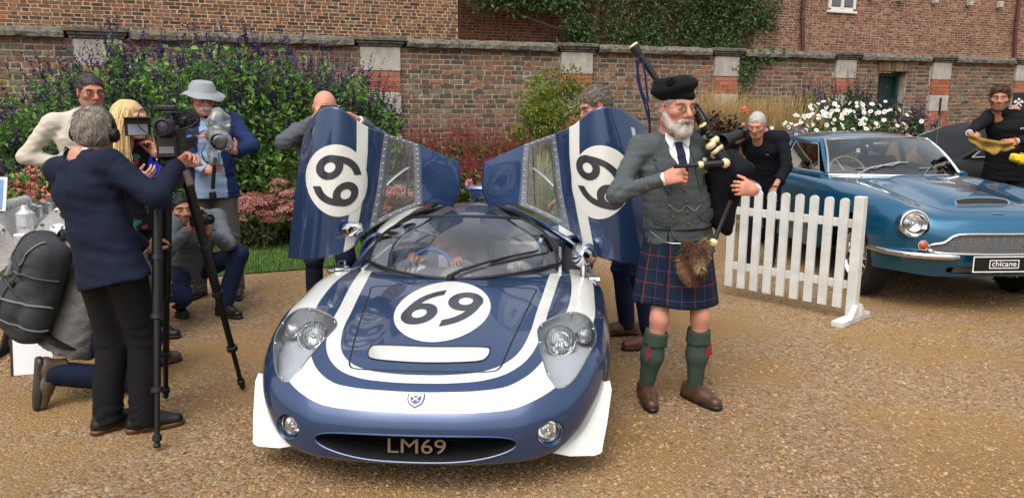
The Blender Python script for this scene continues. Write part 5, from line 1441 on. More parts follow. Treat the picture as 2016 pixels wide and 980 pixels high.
 back = MB(); N = len(gp); V = np.vstack([gf, gf + (0, .07, 0), [(0, .12, .52)]]); back.add(V, [(j, (j + 1) % N, N + (j + 1) % N, N + j) for j in range(N)] + [(N + j, N + (j + 1) % N, 2 * N) for j in range(N)]); back.build('grille_back', DARK, gb)
 strip(gf + (0, -.004, 0), .009, 'grille_surround', CHROME, gb, closed=True)
 def inside(x, z): return poly_sdf(np.array([(x, z)]), gp)[0] < -.004
 for z in np.linspace(.460, .588, 9):
  xs = [x for x in np.linspace(-.55, .55, 111) if inside(x, z)]
  P = fr([(x, z) for x in np.linspace(xs[0], xs[-1], 25)]) + (0, .016, 0)
  strip(P, .0052, 'grille_bar', SILV, gb, 5)
 for x in np.linspace(-.52, .52, 17):
  zs = [z for z in np.linspace(.44, .605, 60) if inside(x, z)]
  if len(zs) > 3: strip(fr([(x, z) for z in np.linspace(zs[0], zs[-1], 6)]) + (0, .028, 0), .003, 'grille_upright', ALLOY, gb, 4)
 ib = MB(); P = fr(li); N = len(li); ib.add(np.vstack([P, P + (0, .08, 0), [(0, .15, .3)]]), [(j, (j + 1) % N, N + (j + 1) % N, N + j) for j in range(N)] + [(N + j, N + (j + 1) % N, 2 * N) for j in range(N)]); lo = ib.build('lower_intake', DARK, root)
 for z in (.295, .31, .325): strip(fr([(x, z) for x in np.linspace(-.35, .35, 12)]) + (0, .01, 0), .004, 'intake_bar', ALLOY, lo, 5)
 for sg in (1, -1):
  hp = thing_part('headlamp', root); o = np.array(fr([(sg * .655, .665)])[0]); d = nrm((sg * .18, -1, .12)); o = o + np.array((0, .012, 0))
  L = MB(); L.lathe([(.114, -.09), (.116, -.02), (.110, .004)], o, d, 40); L.build('lamp_bowl', TEAL, hp)
  L = MB(); L.lathe([(.108, -.02), (.112, .006), (.107, .02), (.098, .022), (.094, .008)], o, d, 40); L.build('bezel', CHROME, hp)
  L = MB(); L.lathe([(.099, .006), (.08, -.03), (.045, -.055), (0, -.06)], o, d, 36); L.ell(o - d * .03, .02, 10, 7); L.build('reflector', CHROME, hp)
  L = MB(); L.lathe([(.1, .012), (.085, .028), (.05, .042), (.02, .047), (0, .048)], o, d, 36); L.build('lens', LENS, hp)
  q = fr([(sg * .60, .505)], .004)[0]; L = MB(); L.lathe([(.036, 0), (.034, .014), (.02, .024), (0, .027)], q, d, 24); io = L.build('indicator', mat('amber_lens', '#a8471a', .2, vary=.05), root); L = MB(); L.lathe([(.036, -.004), (.041, .002), (.040, .01), (.034, .01)], q, d, 24); L.build('indicator_rim', CHROME, io)
  q = fr([(sg * .535, .488 - .02)], .02)[0] + np.array((sg * .02, 0, 0)); L = MB(); L.lathe([(.02, 0), (.02, .012), (.012, .022), (0, .025)], q, d, 18); L.build('side_lamp', CHROME, root)
  bp = fr([(sg * x, .435) for x in (.36, .45, .54, .62, .69)], .035); bp = np.vstack([bp, [bp[-1] + (sg * .055, .10, 0)], [bp[-1] + (sg * .08, .24, 0)], [bp[-1] + (sg * .088, .4, 0)]])
  bm = MB(); bm.tube(spline(bp, 26), np.concatenate([[.016, .022], np.full(23, .026), [.018]]), 10, flat=None); bm.build('bumper', CHROME, root)
 # number plate
 pl = MB(); pl.box((0, -.028, .375), (.27, .008, .06), bev=.004); po = pl.build('number_plate', mat('plate_black', '#101012', .3, vary=.05), root, False)
 f = MB(); WH = mat('plate_white', '#e8e8e8', .4, vary=.02)
 for x0, x1, z0, z1, w in ((-.268, .268, .317, .433, .004), (-.140, .085, .345, .405, .003)):
  for z in (z0, z1): f.box(((x0 + x1) / 2, -.0375, z), ((x1 - x0) / 2 + w, .0012, w))
  for x in (x0, x1): f.box((x, -.0375, (z0 + z1) / 2), (w, .0012, (z1 - z0) / 2 - w))
 f.build('plate_border', WH, po, False)
 put('plate_text', text_mesh('plate_text', 'chicane', .062, (-.0275, -.0375, .377), (1, 0, 0), (0, 0, 1), .002, sx=1.05), WH, po)
 # winged badge on the bonnet lip
 w = MB(); c = on([(0, .13)], .004)[0]
 for sg in (1, -1): w.tube([c, c + (sg * .025, .0, .003), c + (sg * .055, .006, .004)], [.008, .006, .002], 6, flat=.5)
 w.build('winged_badge', CHROME, root)
 # bonnet shut line
 strip(on(spline([(.50, 1.45), (.49, 1.0), (.47, .6), (.42, .32), (.30, .18), (0, .165), (-.30, .18), (-.42, .32), (-.47, .6), (-.49, 1.0), (-.50, 1.45)], 90), .0003), .0028, 'bonnet_shut_line', BLACK, root, 5, .4)
 # glasshouse
 xs = np.linspace(-1, 1, 33); Wg = []
 for t in np.linspace(0, 1, 16):
  row = []
  for q in xs:
   b = np.array((.655 * q, 1.40 + .27 * q * q, .935 - .012 * q * q)); tp = np.array((.53 * q, 1.98 + .10 * q * q, 1.275 - .02 * q * q)); p = b + (tp - b) * t
   p[2] += .02 * math.sin(math.pi * t); p[1] -= .02 * math.sin(math.pi * t); row.append(p)
  Wg.append(row)
 Wg = np.array(Wg); put('windscreen', mk_mesh('windscreen', Wg.reshape(-1, 3), grid_faces(16, 33)), GT_GLASS, root)
 strip(np.vstack([Wg[0], Wg[1:, -1], Wg[-1, ::-1][1:], Wg[::-1][1:-1, 0]]), .011, 'windscreen_surround', CHROME, root, closed=True)
 roof = []
 for y, hw, zc in ((2.0, .545, 1.285), (2.2, .56, 1.315), (2.5, .565, 1.325), (2.9, .555, 1.31), (3.3, .53, 1.25), (3.7, .49, 1.13), (4.05, .45, .99), (4.3, .43, .885)):
  roof.append([(0, y, zc), (hw * .5, y, zc - .012), (hw * .8, y, zc - .035), (hw, y + .0, zc - .06), (hw + .035, y, zc - .095)])
 Rg = bispline(mirror_grid(roof), 40, 41); e = Wg[-1]
 Rg[..., 1] += (.06 + .10 * np.linspace(-1, 1, 41)[None] ** 2) * np.linspace(1, 0, 40)[:, None]
 Rg[0] = np.stack([np.interp(np.linspace(0, 32, 41), np.arange(33), e[:, k]) for k in range(3)], 1) + (0, 0, .004)
 put('roof', shell(mk_mesh('roof', Rg.reshape(-1, 3), grid_faces(40, 41)), .02), TEAL, root)
 for sg in (1, -1):
  # side glass, pillars and chrome frame
  bl = lambda y: np.array((sg * (.70 + .01 * math.sin((y - 1.7) * 1.5)), y, .925)); rl = lambda y: np.array((sg * (np.interp(y, [2.0, 2.5, 2.9, 3.3, 3.7], [.575, .595, .585, .56, .52])), y, np.interp(y, [2.0, 2.2, 2.5, 2.9, 3.3, 3.7], [1.19, 1.215, 1.225, 1.21, 1.15, 1.04])))
  for nm, ya, yb, yc, yd in (('door_glass', 1.76, 2.72, 2.10, 2.66), ('quarter_glass', 2.80, 3.62, 2.76, 3.3)):
   q = [bl(ya), bl(yb), rl(yd), rl(yc)]; n2 = 10
   g = np.array([[(q[0] + (q[1] - q[0]) * s) * (1 - t) + (q[3] + (q[2] - q[3]) * s) * t for s in np.linspace(0, 1, n2)] for t in np.linspace(0, 1, 6)])
   go = put(nm, mk_mesh(nm, g.reshape(-1, 3), grid_faces(6, n2)), GT_GLASS, root); strip([q[0], q[1], q[2], q[3]], .008, 'glass_frame', CHROME, go, closed=True)
  for a, b, r in ((Wg[0, -1 if sg > 0 else 0], Wg[-1, -1 if sg > 0 else 0] + (sg * .012, .03, -.01), .024), (bl(2.76), rl(2.71), .026), (bl(3.68), rl(3.4), .05)): strip([a, (np.asarray(a) + b) / 2 + (sg * .008, 0, .005), b], r, 'pillar', TEAL, root, 8, .6)
  sd = MB(); sd.tube(spline([(sg * .70, y, .918) for y in (1.68, 2.3, 3.0, 3.7)], 12), .035, 8); sd.build('waist_rail', TEAL, root)
  # door shut line and handle, sill
  dl = [(sg * 2, y, z) for y, z in ((1.66, .90), (1.62, .6), (1.66, .32), (1.9, .27), (2.6, .27), (2.72, .33), (2.76, .9))]
  pj = projector(bvh, (-sg, 0, 0)); strip(pj(spline(dl, 60), .0005), .003, 'door_shut_line', BLACK, root, 5, .4)
  st = MB(); x = sg * .32; st.box((x, 2.35, .55), (.24, .26, .08), bev=.05); st.box((x, 2.66, .80), (.23, .07, .26), bev=.05); st.build('seat', mat('dark_leather', '#2a2422', .5, vary=.15), root)
  for y in (.80, 3.38):
   wh = thing_part('wheel', root); wheel(wh, (sg * .70, y, .33 - (.034 if y < 1 else 0)), .33, .18, (sg, 0, 0), True, .64)
 MB().box((0, 2.4, .28), (.72, 1.3, .02)).build('floor', BLACK, root, False)
 d = MB(); d.tube([(-.62, 1.72, .90), (0, 1.64, .915), (.62, 1.72, .90)], .06, 8); d.build('dashboard', mat('dash_black', '#16181a', .6), root)
 sw = MB(); o = np.array((-.32, 1.98, .90)); a_, b_, d_ = frame_of((0, -.9, .42)); th = np.linspace(0, 2 * math.pi, 40)
 sw.tube([o + .195 * (math.cos(t) * a_ + math.sin(t) * b_) for t in th], .012, 8, cap=False); so = sw.build('steering_wheel', mat('wood_rim', '#a98a5c', .35), root)
 sw = MB();
 for t in (0, 2.1, 4.2): sw.tube([o, o + .19 * (math.cos(t) * a_ + math.sin(t) * b_)], .007, 5)
 sw.build('wheel_spoke', ALLOY, so)
 MB().box((-.02, 1.93, 1.20), (.085, .012, .022), bev=.01).build('interior_mirror', ALLOY, root)
 for sg, x0 in ((1, .10), (-1, -.48)):
  P = [on([(x0, 1.36 + .27 * (x0 / .655) ** 2 - .03)], .02)[0], Wg[2, int((x0 / .655 + 1) * 16) + 4] + (0, -.01, .02), Wg[4, min(32, int((x0 / .655 + 1) * 16) + 11)] + (0, -.01, .015)]
  wo = strip(P, .006, 'wiper_arm', CHROME, root)
  a = int((x0 / .655 + 1) * 16) + 1; strip([Wg[2 + int(k * .2), min(32, a + k)] + (0, -.008, .012) for k in range(0, 13, 2)], .006, 'wiper_blade', CHROME, wo, 5)
 # wing mirror stub / washer jet
 j = on([(-.62, 1.36)], 0)[0]; MB().ell(j, (.014, .02, .012), 8, 5).build('washer_jet', CHROME, root)
 return root
blue_car()
def dark_saloon():
 root = thing('dark_saloon_car', 'black saloon car parked behind the man in the black jacket', 'car', (6.9, 11.3, 0), rad(14))
 BLK = mat('black_paint', '#0a0b0c', .45, vary=.1, spec=.3)
 rows = []   # long axis = local x, side towards -y
 for x, zt, hw in ((-2.3, .62, .62), (-2.15, .78, .74), (-1.7, .86, .82), (-1.0, .90, .85), (-.2, .92, .86), (.6, .92, .86), (1.4, .91, .85), (2.0, .86, .80), (2.3, .60, .66)):
  rows.append([(x, 0, zt), (x, -hw * .5, zt - .005), (x, -hw * .85, zt - .03), (x, -hw * .97, zt - .12), (x, -hw, zt - .28), (x, -hw * .98, .34), (x, -hw * .9, .22)])
 R = np.array(rows); M = R[:, 1:][:, ::-1].copy(); M[..., 1] *= -1
 G = bispline(np.concatenate([M, R], 1)[:, ::-1], 90, 60); S = Sheet(G.reshape(-1, 3), grid_faces(90, 60))
 for xc in (-1.42, 1.38): S.cut(lambda s: np.maximum(np.hypot(s.V[:, 0] - xc, s.V[:, 2] - .32) - .36, .5 - np.abs(s.V[:, 1])), 'open')
 put('body', S.mesh('body', ['paint']), BLK, root)
 cab = []
 for x, zt, hw in ((-1.05, .91, .66), (-.75, 1.06, .65), (-.40, 1.24, .62), (-.05, 1.34, .60), (.5, 1.37, .60), (1.0, 1.33, .59), (1.4, 1.18, .58), (1.75, .95, .60)):
  cab.append([(x, 0, zt), (x, -hw * .6, zt - .01), (x, -hw * .9, zt - .035), (x, -hw, zt - .07)])
 R = np.array(cab); M = R[:, 1:][:, ::-1].copy(); M[..., 1] *= -1
 G = bispline(np.concatenate([M, R], 1)[:, ::-1], 50, 31); put('roof', mk_mesh('roof', G.reshape(-1, 3), grid_faces(50, 31)), BLK, root)
 gl = glass('saloon_glass', (.35, .42, .40), 0, .5)
 for sg in (-1, 1):
  up = lambda x: np.array((x, sg * .70, np.interp(x, [-.75, -.40, -.05, .5, 1.0, 1.4], [1.0, 1.17, 1.265, 1.295, 1.255, 1.12]))); dn = lambda x: np.array((x, sg * .78, .915))
  for xa, xb, ya, yb in ((-.92, .02, -.55, .04), (.12, 1.0, .13, .9), (1.05, 1.5, .96, 1.32)):
   g = np.array([[dn(xa + (xb - xa) * s) * (1 - t) + up(ya + (yb - ya) * s) * t for s in np.linspace(0, 1, 8)] for t in np.linspace(0, 1, 4)])
   go = put('side_window', mk_mesh('side_window', g.reshape(-1, 3), grid_faces(4, 8)), gl, root); strip(np.vstack([g[0], g[-1, ::-1]]), .008, 'window_trim', CHROME, go, closed=True)
  for x in (-.02, .95): strip([(x, sg * .868, .78), (x + .07, sg * .89, .785), (x + .15, sg * .868, .78)], .009, 'door_handle', CHROME, root)
  for x in (-1.42, 1.38):
   wh = thing_part('wheel', root); wheel(wh, (x, sg * .74, .32), .32, .2, (0, sg, 0), False)
 MB().box((.2, 0, .6), (1.2, .7, .28), bev=.1).build('interior', mat('dark_interior', '#15130f', .8), root)
 ae = MB(); ae.tube([(-1.46, -.72, .84), (-1.46, -.72, 1.47)], .006, 6); ao = ae.build('aerial', ALLOY, root); MB().tube([(-1.46, -.72, 1.47), (-1.46, -.72, 1.70)], .013, 8).build('aerial_tip', BLACK, ao)
dark_saloon()
# ================================================================ white picket fence panel on its foot
def picket_fence():
 a, b = np.array((2.57, 5.60)), np.array((1.72, 6.52)); L = float(np.linalg.norm(b - a)); ang = math.atan2(b[1] - a[1], b[0] - a[0])
 root = thing('picket_fence', 'white picket fence panel on a flat foot in front of the blue coupe', 'fence', (float(a[0]), float(a[1]), 0), ang)
 W = mat('fence_white', '#d0d0cb', .5, vary=.12, scale=7, bump=.15, bdist=.002)
 n = 9
 def picket(x, h, w=.034):
  top = [(w * math.cos(t), h - .03 + .03 * math.sin(t)) for t in np.linspace(0, math.pi, 9)]
  poly = [(-w, .09), (w, .09)] + top
  return MB().prism([(x + p, q) for p, q in poly], (0, .012, 0), (1, 0, 0), (0, 0, 1), .018)
 for i in range(n): picket(.105 + i * .118, .93).build('picket', W, root, False)
 for z in (.27, .74): MB().box((.53, -.020, z), (.53, .012, .032), bev=.003).build('rail', W, root, False)
 MB().box((-.01, 0, .475), (.036, .036, .475), bev=.004).build('post', W, root, False)
 MB().box((-.01, 0, .02), (.045, .24, .02), bev=.003).build('foot', W, root, False)
 for sg in (1, -1):
  MB().prism([(0, 0), (.10, 0), (0, .10)], (-.03, sg * .037, .041), (0, sg, 0), (0, 0, 1), -.04 * sg).build('bracket', W, root, False)
picket_fence()
# ================================================================ PEOPLE
def ik(a, b, l1, l2, pole):
 a, b = A3(a), A3(b); d = b - a; L = np.linalg.norm(d); u = d / (L + 1e-9)
 L = min(L, (l1 + l2) * .999); x = (l1 * l1 - l2 * l2 + L * L) / (2 * L); h = math.sqrt(max(l1 * l1 - x * x, 0))
 p = A3(pole); p = nrm(p - np.dot(p, u) * u)
 return a + u * x + p * h
def rotm(axis, ang):
 a = nrm(axis); K = np.array(((0, -a[2], a[1]), (a[2], 0, -a[0]), (-a[1], a[0], 0))); return np.eye(3) + math.sin(ang) * K + (1 - math.cos(ang)) * K @ K
def yprm(yaw=0, pitch=0, roll=0):
 """head turn in degrees: yaw > 0 to the person's left, pitch > 0 up, roll > 0 to the right shoulder"""
 return rotm((0, 0, 1), rad(yaw)) @ rotm((1, 0, 0), rad(pitch)) @ rotm((0, 1, 0), rad(roll))
SKIN = vcol('skin', .5, sss=.12, spec=.35, vary=.07, scale=70, bump=.12)
HAIRM = vcol('hair', .55, spec=.35, vary=.2, scale=160)
CLOTHV = {}
def clothv(name='cloth_tone', rough=.85, fold=.28):
 """woven cloth with per-point colour"""
 if name in MATS: return MATS[name]
 m = bpy.data.materials.new(name); t = NT(m); v = t.coord(); c = t.attr('Col').outputs['Color']
 a = t.noise(v, 480, 2); g = t.ramp(a, [(.3, (.72,) * 3), (.7, (1.28,) * 3)]); c2 = t.mix(1.0, c, g, 'MULTIPLY')
 t.link(t.mix(.45, c, c2), t.b.inputs['Base Color']); setin(t.b, 'Roughness', rough); setin(t.b, 'Specular IOR Level', .25)
 cr = t.noise(t.coord('Object', (1, 1, 1.8)), 16, 3); h = t.math('ADD', t.math('MULTIPLY', a, .03), t.math('MULTIPLY', cr, fold)); t.bump(h, .6, .02)
 MATS[name] = m; return m
CLOTH = clothv(); SMOOTHCLOTH = clothv('jersey_tone', .9, .25); LEATHER = vcol('leather', .4, spec=.5, vary=.18, scale=40, bump=.2)
def hexc(h): return np.array(srgb(h)[:3])
def hand(w, d, n, side, curl=(.35, .45, .35), thumb=.5, s=1.0, spread=.02, fore=None):
 """five-fingered hand from the wrist w: d towards the fingers, n out of the palm, side +1 right -1 left"""
 w, d = A3(w), nrm(d); n = nrm(A3(n) - np.dot(n, d) * d); a = np.cross(d, n) * side; P = []
 fo = d if fore is None else nrm(fore); P.append(cone(w - fo * .09, w + d * .012, .025, .025, .02, w=a, ratio=1.1))
 P.append(cone(w + d * .015, w + d * .075, .0155 * s, .0165 * s, .015, w=a, ratio=2.35))
 P.append(cone(w + d * .02 + a * .018 + n * .006, w + d * .05 + a * .03 + n * .01, .017 * s, .014 * s, .015))
 cu = curl if not np.isscalar(curl[0]) else [curl] * 4
 for i, (L, off) in enumerate(((.074, .031), (.083, .011), (.077, -.010), (.060, -.030))):
  p = w + d * (.078 - .004 * abs(i - 1)) * s + a * off * s; ang = 0; r = (.0092, .0094, .0090, .0080)[i] * s
  for k, (f, c) in enumerate(zip((.45, .31, .24), cu[i])):
   ang += c; dd = nrm(d * math.cos(ang) + n * math.sin(ang) + a * spread * (1.5 - i) * 2)
   q = p + dd * L * f * s; P.append(cone(p, q, r * (1 - .06 * k), r * (.94 - .09 * k), .004)); p = q
 p = w + d * .028 * s + a * .034 * s + n * .010; dd = nrm(d * .75 + a * (.75 - thumb * .45) + n * (.15 + thumb * .6))
 q = p + dd * .042 * s; P.append(cone(p, q, .0125 * s, .0105 * s, .008)); dd = nrm(dd + d * .45 + n * .25 * thumb - a * .25 * thumb); P.append(cone(q, q + dd * .034 * s, .0102 * s, .0085 * s, .004))
 return P
def head_mesh(c, R, skin='#c08d74', hairc='#5a4a3c', stubble=0.0, beardcol=None, mouth=0.0, nose=1.0, jaw=1.0, brow=None, vox=.0046, female=False, age=.3, neck=True, eyes='#3a3a34', stubz=-.02):
 """head and neck; local frame: x right, y forward, z up"""
 k = .012; P = [ell((0, -.014, .030), (.0765, .096, .088), k=.03), ell((0, .022, -.028), (.0635 * (.94 if female else 1), .073, .082), k=.04), ell((0, .036, -.074), (.047 * jaw, .046, .036), k=.03),
  cone((-.012, .073, -.098), (.012, .073, -.098), .019 * jaw, k=.02), cone((-.05 * jaw, -.005, -.055), (-.03, .055, -.092), .024, .018, k=.025), cone((.05 * jaw, -.005, -.055), (.03, .055, -.092), .024, .018, k=.025),
  cone((-.046, .076, .030), (-.010, .089, .026), .0105, k=.014), cone((.046, .076, .030), (.010, .089, .026), .0105, k=.014),
  ell((-.045, .060, -.018), (.024, .024, .018), k=.02), ell((.045, .060, -.018), (.024, .024, .018), k=.02),
  ell((-.032, .092, .006), .017, k=.012, op='-'), ell((.032, .092, .006), .017, k=.012, op='-'),
  ell((-.031, .0745, .005), .0145, k=.003), ell((.031, .0745, .005), .0145, k=.003),
  cone((0, .088, .018), (0, .108 + .006 * nose, -.026), .0085, .0125 * nose, k=.010), cone((-.012, .094, -.032), (.012, .094, -.032), .0098 * nose, k=.006),
  cone((-.020, .0855, -.060), (0, .0945, -.056), .0065, k=.006), cone((.020, .0855, -.060), (0, .0945, -.056), .0065, k=.006), cone((-.016, .0865, -.0715), (.016, .0865, -.0715), .0075, k=.006)]
 if mouth: P.append(ell((0, .094, -.0655), (.017, .018, .007 + .008 * mouth), k=.004, op='-'))
 else: P.append(ell((0, .101, -.0645), (.024, .010, .0022), k=.003, op='-'))
 for s in (-1, 1):
  P += [ell((s * .0795, -.006, -.002), (.009, .020, .031), rotm((0, 0, 1), s * -.35), k=.008), ell((s * .088, .000, .0), (.006, .010, .018), rotm((0, 0, 1), s * -.35), k=.005, op='-')]
 if neck: P += [cone((0, -.022, -.05), (0, -.045, -.20), .054 if not female else .046, .060 if not female else .05, k=.03)]
 V, F = solid(P, vox)
 sk = hexc(skin); C = np.tile(sk, (len(V), 1)); x, y, z = V.T
 def blend(m, col, a): C[:] = C * (1 - (m * a)[:, None]) + hexc(col) * (m * a)[:, None]
 g = lambda cx, cy, cz, r: np.exp(-(((x - cx) ** 2 + (y - cy) ** 2 + (z - cz) ** 2) / r ** 2))
 red = '#b5604f'
 for cx in (-.048, .048): blend(g(cx, .065, -.028, .028), red, .45)
 blend(g(0, .11, -.028, .018), red, .5); blend(np.maximum(g(.084, -.006, 0, .03), g(-.084, -.006, 0, .03)), red, .35)
 lip = ((np.abs(x) < .024) & (y > .078) & (np.abs(z + .0645) < .0115 * (1 - (np.abs(x) / .03) ** 2))).astype(float); blend(lip, '#a05a52' if not female else '#b5525a', .7)
 if mouth: blend(((np.abs(x) < .017) & (y > .07) & (y < .09) & (np.abs(z + .0655) < .012)).astype(float), '#2a1210', .95)
 for cx in (-.031, .031):
  q = np.hypot(x - cx, z - .005); blend(((q < .0125) & (y > .079) & (np.abs(z - .004) < .0048)).astype(float), '#a89c94', .8); blend(((q < .0062) & (y > .08) & (np.abs(z - .004) < .0052)).astype(float), eyes, .95)
  blend(((q < .016) & (y > .06) & (np.abs(z - .005) > .006) & (np.abs(z - .005) < .013)).astype(float), '#8a5848', .35)
 br = brow or hairc
 for s in (-1, 1): blend(((s * x > .012) & (s * x < .052) & (np.abs(z - (.0285 + .06 * (.03 - np.abs(s * x - .03)) * .3)) < .0058) & (y > .055)).astype(float), br, .75)
 if stubble: blend(((z < -.05 + .034 * np.clip((np.abs(x) - .038) / .022, 0, 1)) & (y < .1) & (y > .0) & ~((np.abs(x) < .022) & (np.abs(z + .0645) < .010)) & (z > -.125)).astype(float), beardcol or hairc, stubble)
 blend(np.clip((-.115 - z) / .03, 0, 1), '#a8735c', .3)
 return V @ R.T + A3(c), F, C
def tufts(V, N, n, L, col, r, drift=(0, 0, -.4), w=.0022, jit=.15, out=.22, vary=.35):
 """short strands growing from surface points"""
 k = r.integers(0, len(V), n); P = V[k]; dr = A3(drift) + r.normal(0, jit, (n, 3)); dr = dr - (dr * N[k]).sum(1)[:, None] * N[k]; D = nrmrow(nrmrow(dr) + N[k] * out); l = L * r.uniform(.5, 1.3, n)[:, None]
 S = nrmrow(np.cross(D, r.normal(size=(n, 3)))) * w; B = P - N[k] * .003
 V2 = np.stack([B - S, B + S, P + D * l], 1).reshape(-1, 3); C = np.repeat(np.asarray(col)[None] * r.uniform(1 - vary, 1 + vary, (n, 1)), 3, 0)
 return V2, np.arange(3 * n).reshape(-1, 3), C
def vnormals(V, F):
 N = np.zeros_like(V); f = np.cross(V[F[:, 1]] - V[F[:, 0]], V[F[:, 2]] - V[F[:, 0]])
 for i in range(F.shape[1]): np.add.at(N, F[:, i], f)
 return nrmrow(N)
def hair_mesh(c, R, col='#6a6058', style='short', seed=1, thick=.009, n=2600, L=.024, top=None, drift=(0, -.5, -.6)):
 """hair cap plus strands; style short / bald_fringe / crop / swept"""
 r = np.random.default_rng(seed); t = thick
 P = [ell((0, -.016, .034), (.0765 + t, .096 + t, .086 + t), k=.02), ell((0, -.045, -.015), (.066 + t * .8, .056 + t, .06), k=.03)]
 if style == 'swept': P.append(cone((-.045, .062, .086), (.055, .055, .092), .022, .026, k=.03))
 P += [ell((0, .105, -.03), (.105, .092, .098), k=.012, op='-'), ell((.085, .03, -.045), (.04, .05, .055), k=.01, op='-'), ell((-.085, .03, -.045), (.04, .05, .055), k=.01, op='-')]
 for s in (-1, 1): P.append(ell((s * .086, -.002, -.006), (.020, .024, .036), k=.006, op='-'))
 P.append(slab((0, -.02, -.135), (.2, .2, .06), r=.02, k=.01, op='-'))
 if style == 'bald_fringe': P.append(ell((0, .0, .085), (.11, .12, .085), k=.01, op='-'))
 V, F = solid(P, .0052, wavy(seed, .0022, 130))
 N = vnormals(V, F); cc = hexc(col); C = np.tile(cc * .85, (len(V), 1)) * r.uniform(.8, 1.2, (len(V), 1))
 T = tufts(V, N, n, L, cc, r, drift)
 return [(V @ R.T + A3(c), F, C), (T[0] @ R.T + A3(c), T[1], T[2])]
def shoe(a, toe, col, sole='#241a14', boot=False, R=None, sc_=1.0):
 """shoe whose ankle stands at a (ground below), pointing along toe; returns upper and sole (V, F, col)"""
 a = A3(a); d = nrm((toe[0], toe[1], 0)); x = np.array((d[1], -d[0], 0)); M = np.stack([x, d, (0, 0, 1)], 1) if R is None else R
 P = [cone((0, -.055, .045), (0, .06, .045), .038, .043, .03), cone((0, .06, .045), (.004, .165, .038), .044, .032, .03, w=(1, 0, 0), ratio=1.1), cone((0, -.03, .05), (0, -.035, .15 if boot else .10), .043, .042, .025, fb=True), cone((0, .0, .085), (0, .1, .062), .03, .022, .03), slab((0, .05, -.02), (.2, .3, .034), r=.002, k=.004, op='-')]
 V, F = solid(P, .0075); V = V * sc_
 h = .0  # the ankle point a is the ground point under the ankle
 U = (V @ M.T + a, F, hexc(col))
 pr_ = spline([(0, -.098), (.036, -.075), (.036, -.01), (.044, .07), (.046, .12), (.034, .18), (.004, .205), (-.03, .185), (-.042, .12), (-.040, .06), (-.035, -.01), (-.036, -.075)], 36, True) * sc_
 n = len(pr_); Z = []
 for z, k in ((.001, .97), (.020, 1.0), (.027, .97)): Z.append(np.stack([pr_[:, 0] * k, pr_[:, 1] * k, np.full(n, z * sc_)], 1))
 V = np.concatenate(Z) @ M.T + a; Fs = [(i * n + j, i * n + (j + 1) % n, (i + 1) * n + (j + 1) % n, (i + 1) * n + j) for i in range(2) for j in range(n)] + [tuple(range(n))[::-1], tuple(range(2 * n, 3 * n))]
 return U, (V, Fs, hexc(sole))
def joints(pel=(0, 0, .96), chest=(0, 0, 1.30), neck=None, sh=.185, shtilt=0.0, turn=0.0, feet=None, knees=None, ankles=None):
 """joint positions; turn = shoulders rotated (degrees, + to the left) against the hips"""
 pel, chest = A3(pel), A3(chest); up = nrm(chest - pel); lat = rotm((0, 0, 1), rad(turn)) @ np.array((1., 0, 0)); lat = nrm(lat - np.dot(lat, up) * up * .6)
 lat = nrm(lat + up * shtilt)
 J = dict(pel=pel, chest=chest, up=up, lat=lat, neck=A3(neck) if neck is not None else chest + up * .20 + np.array((0, 0, .0)))
 for n_, s in (('R', 1), ('L', -1)): J['sh' + n_] = chest + up * .135 + lat * s * sh; J['hip' + n_] = pel + np.array((s * .092, 0, -.03))
 return J
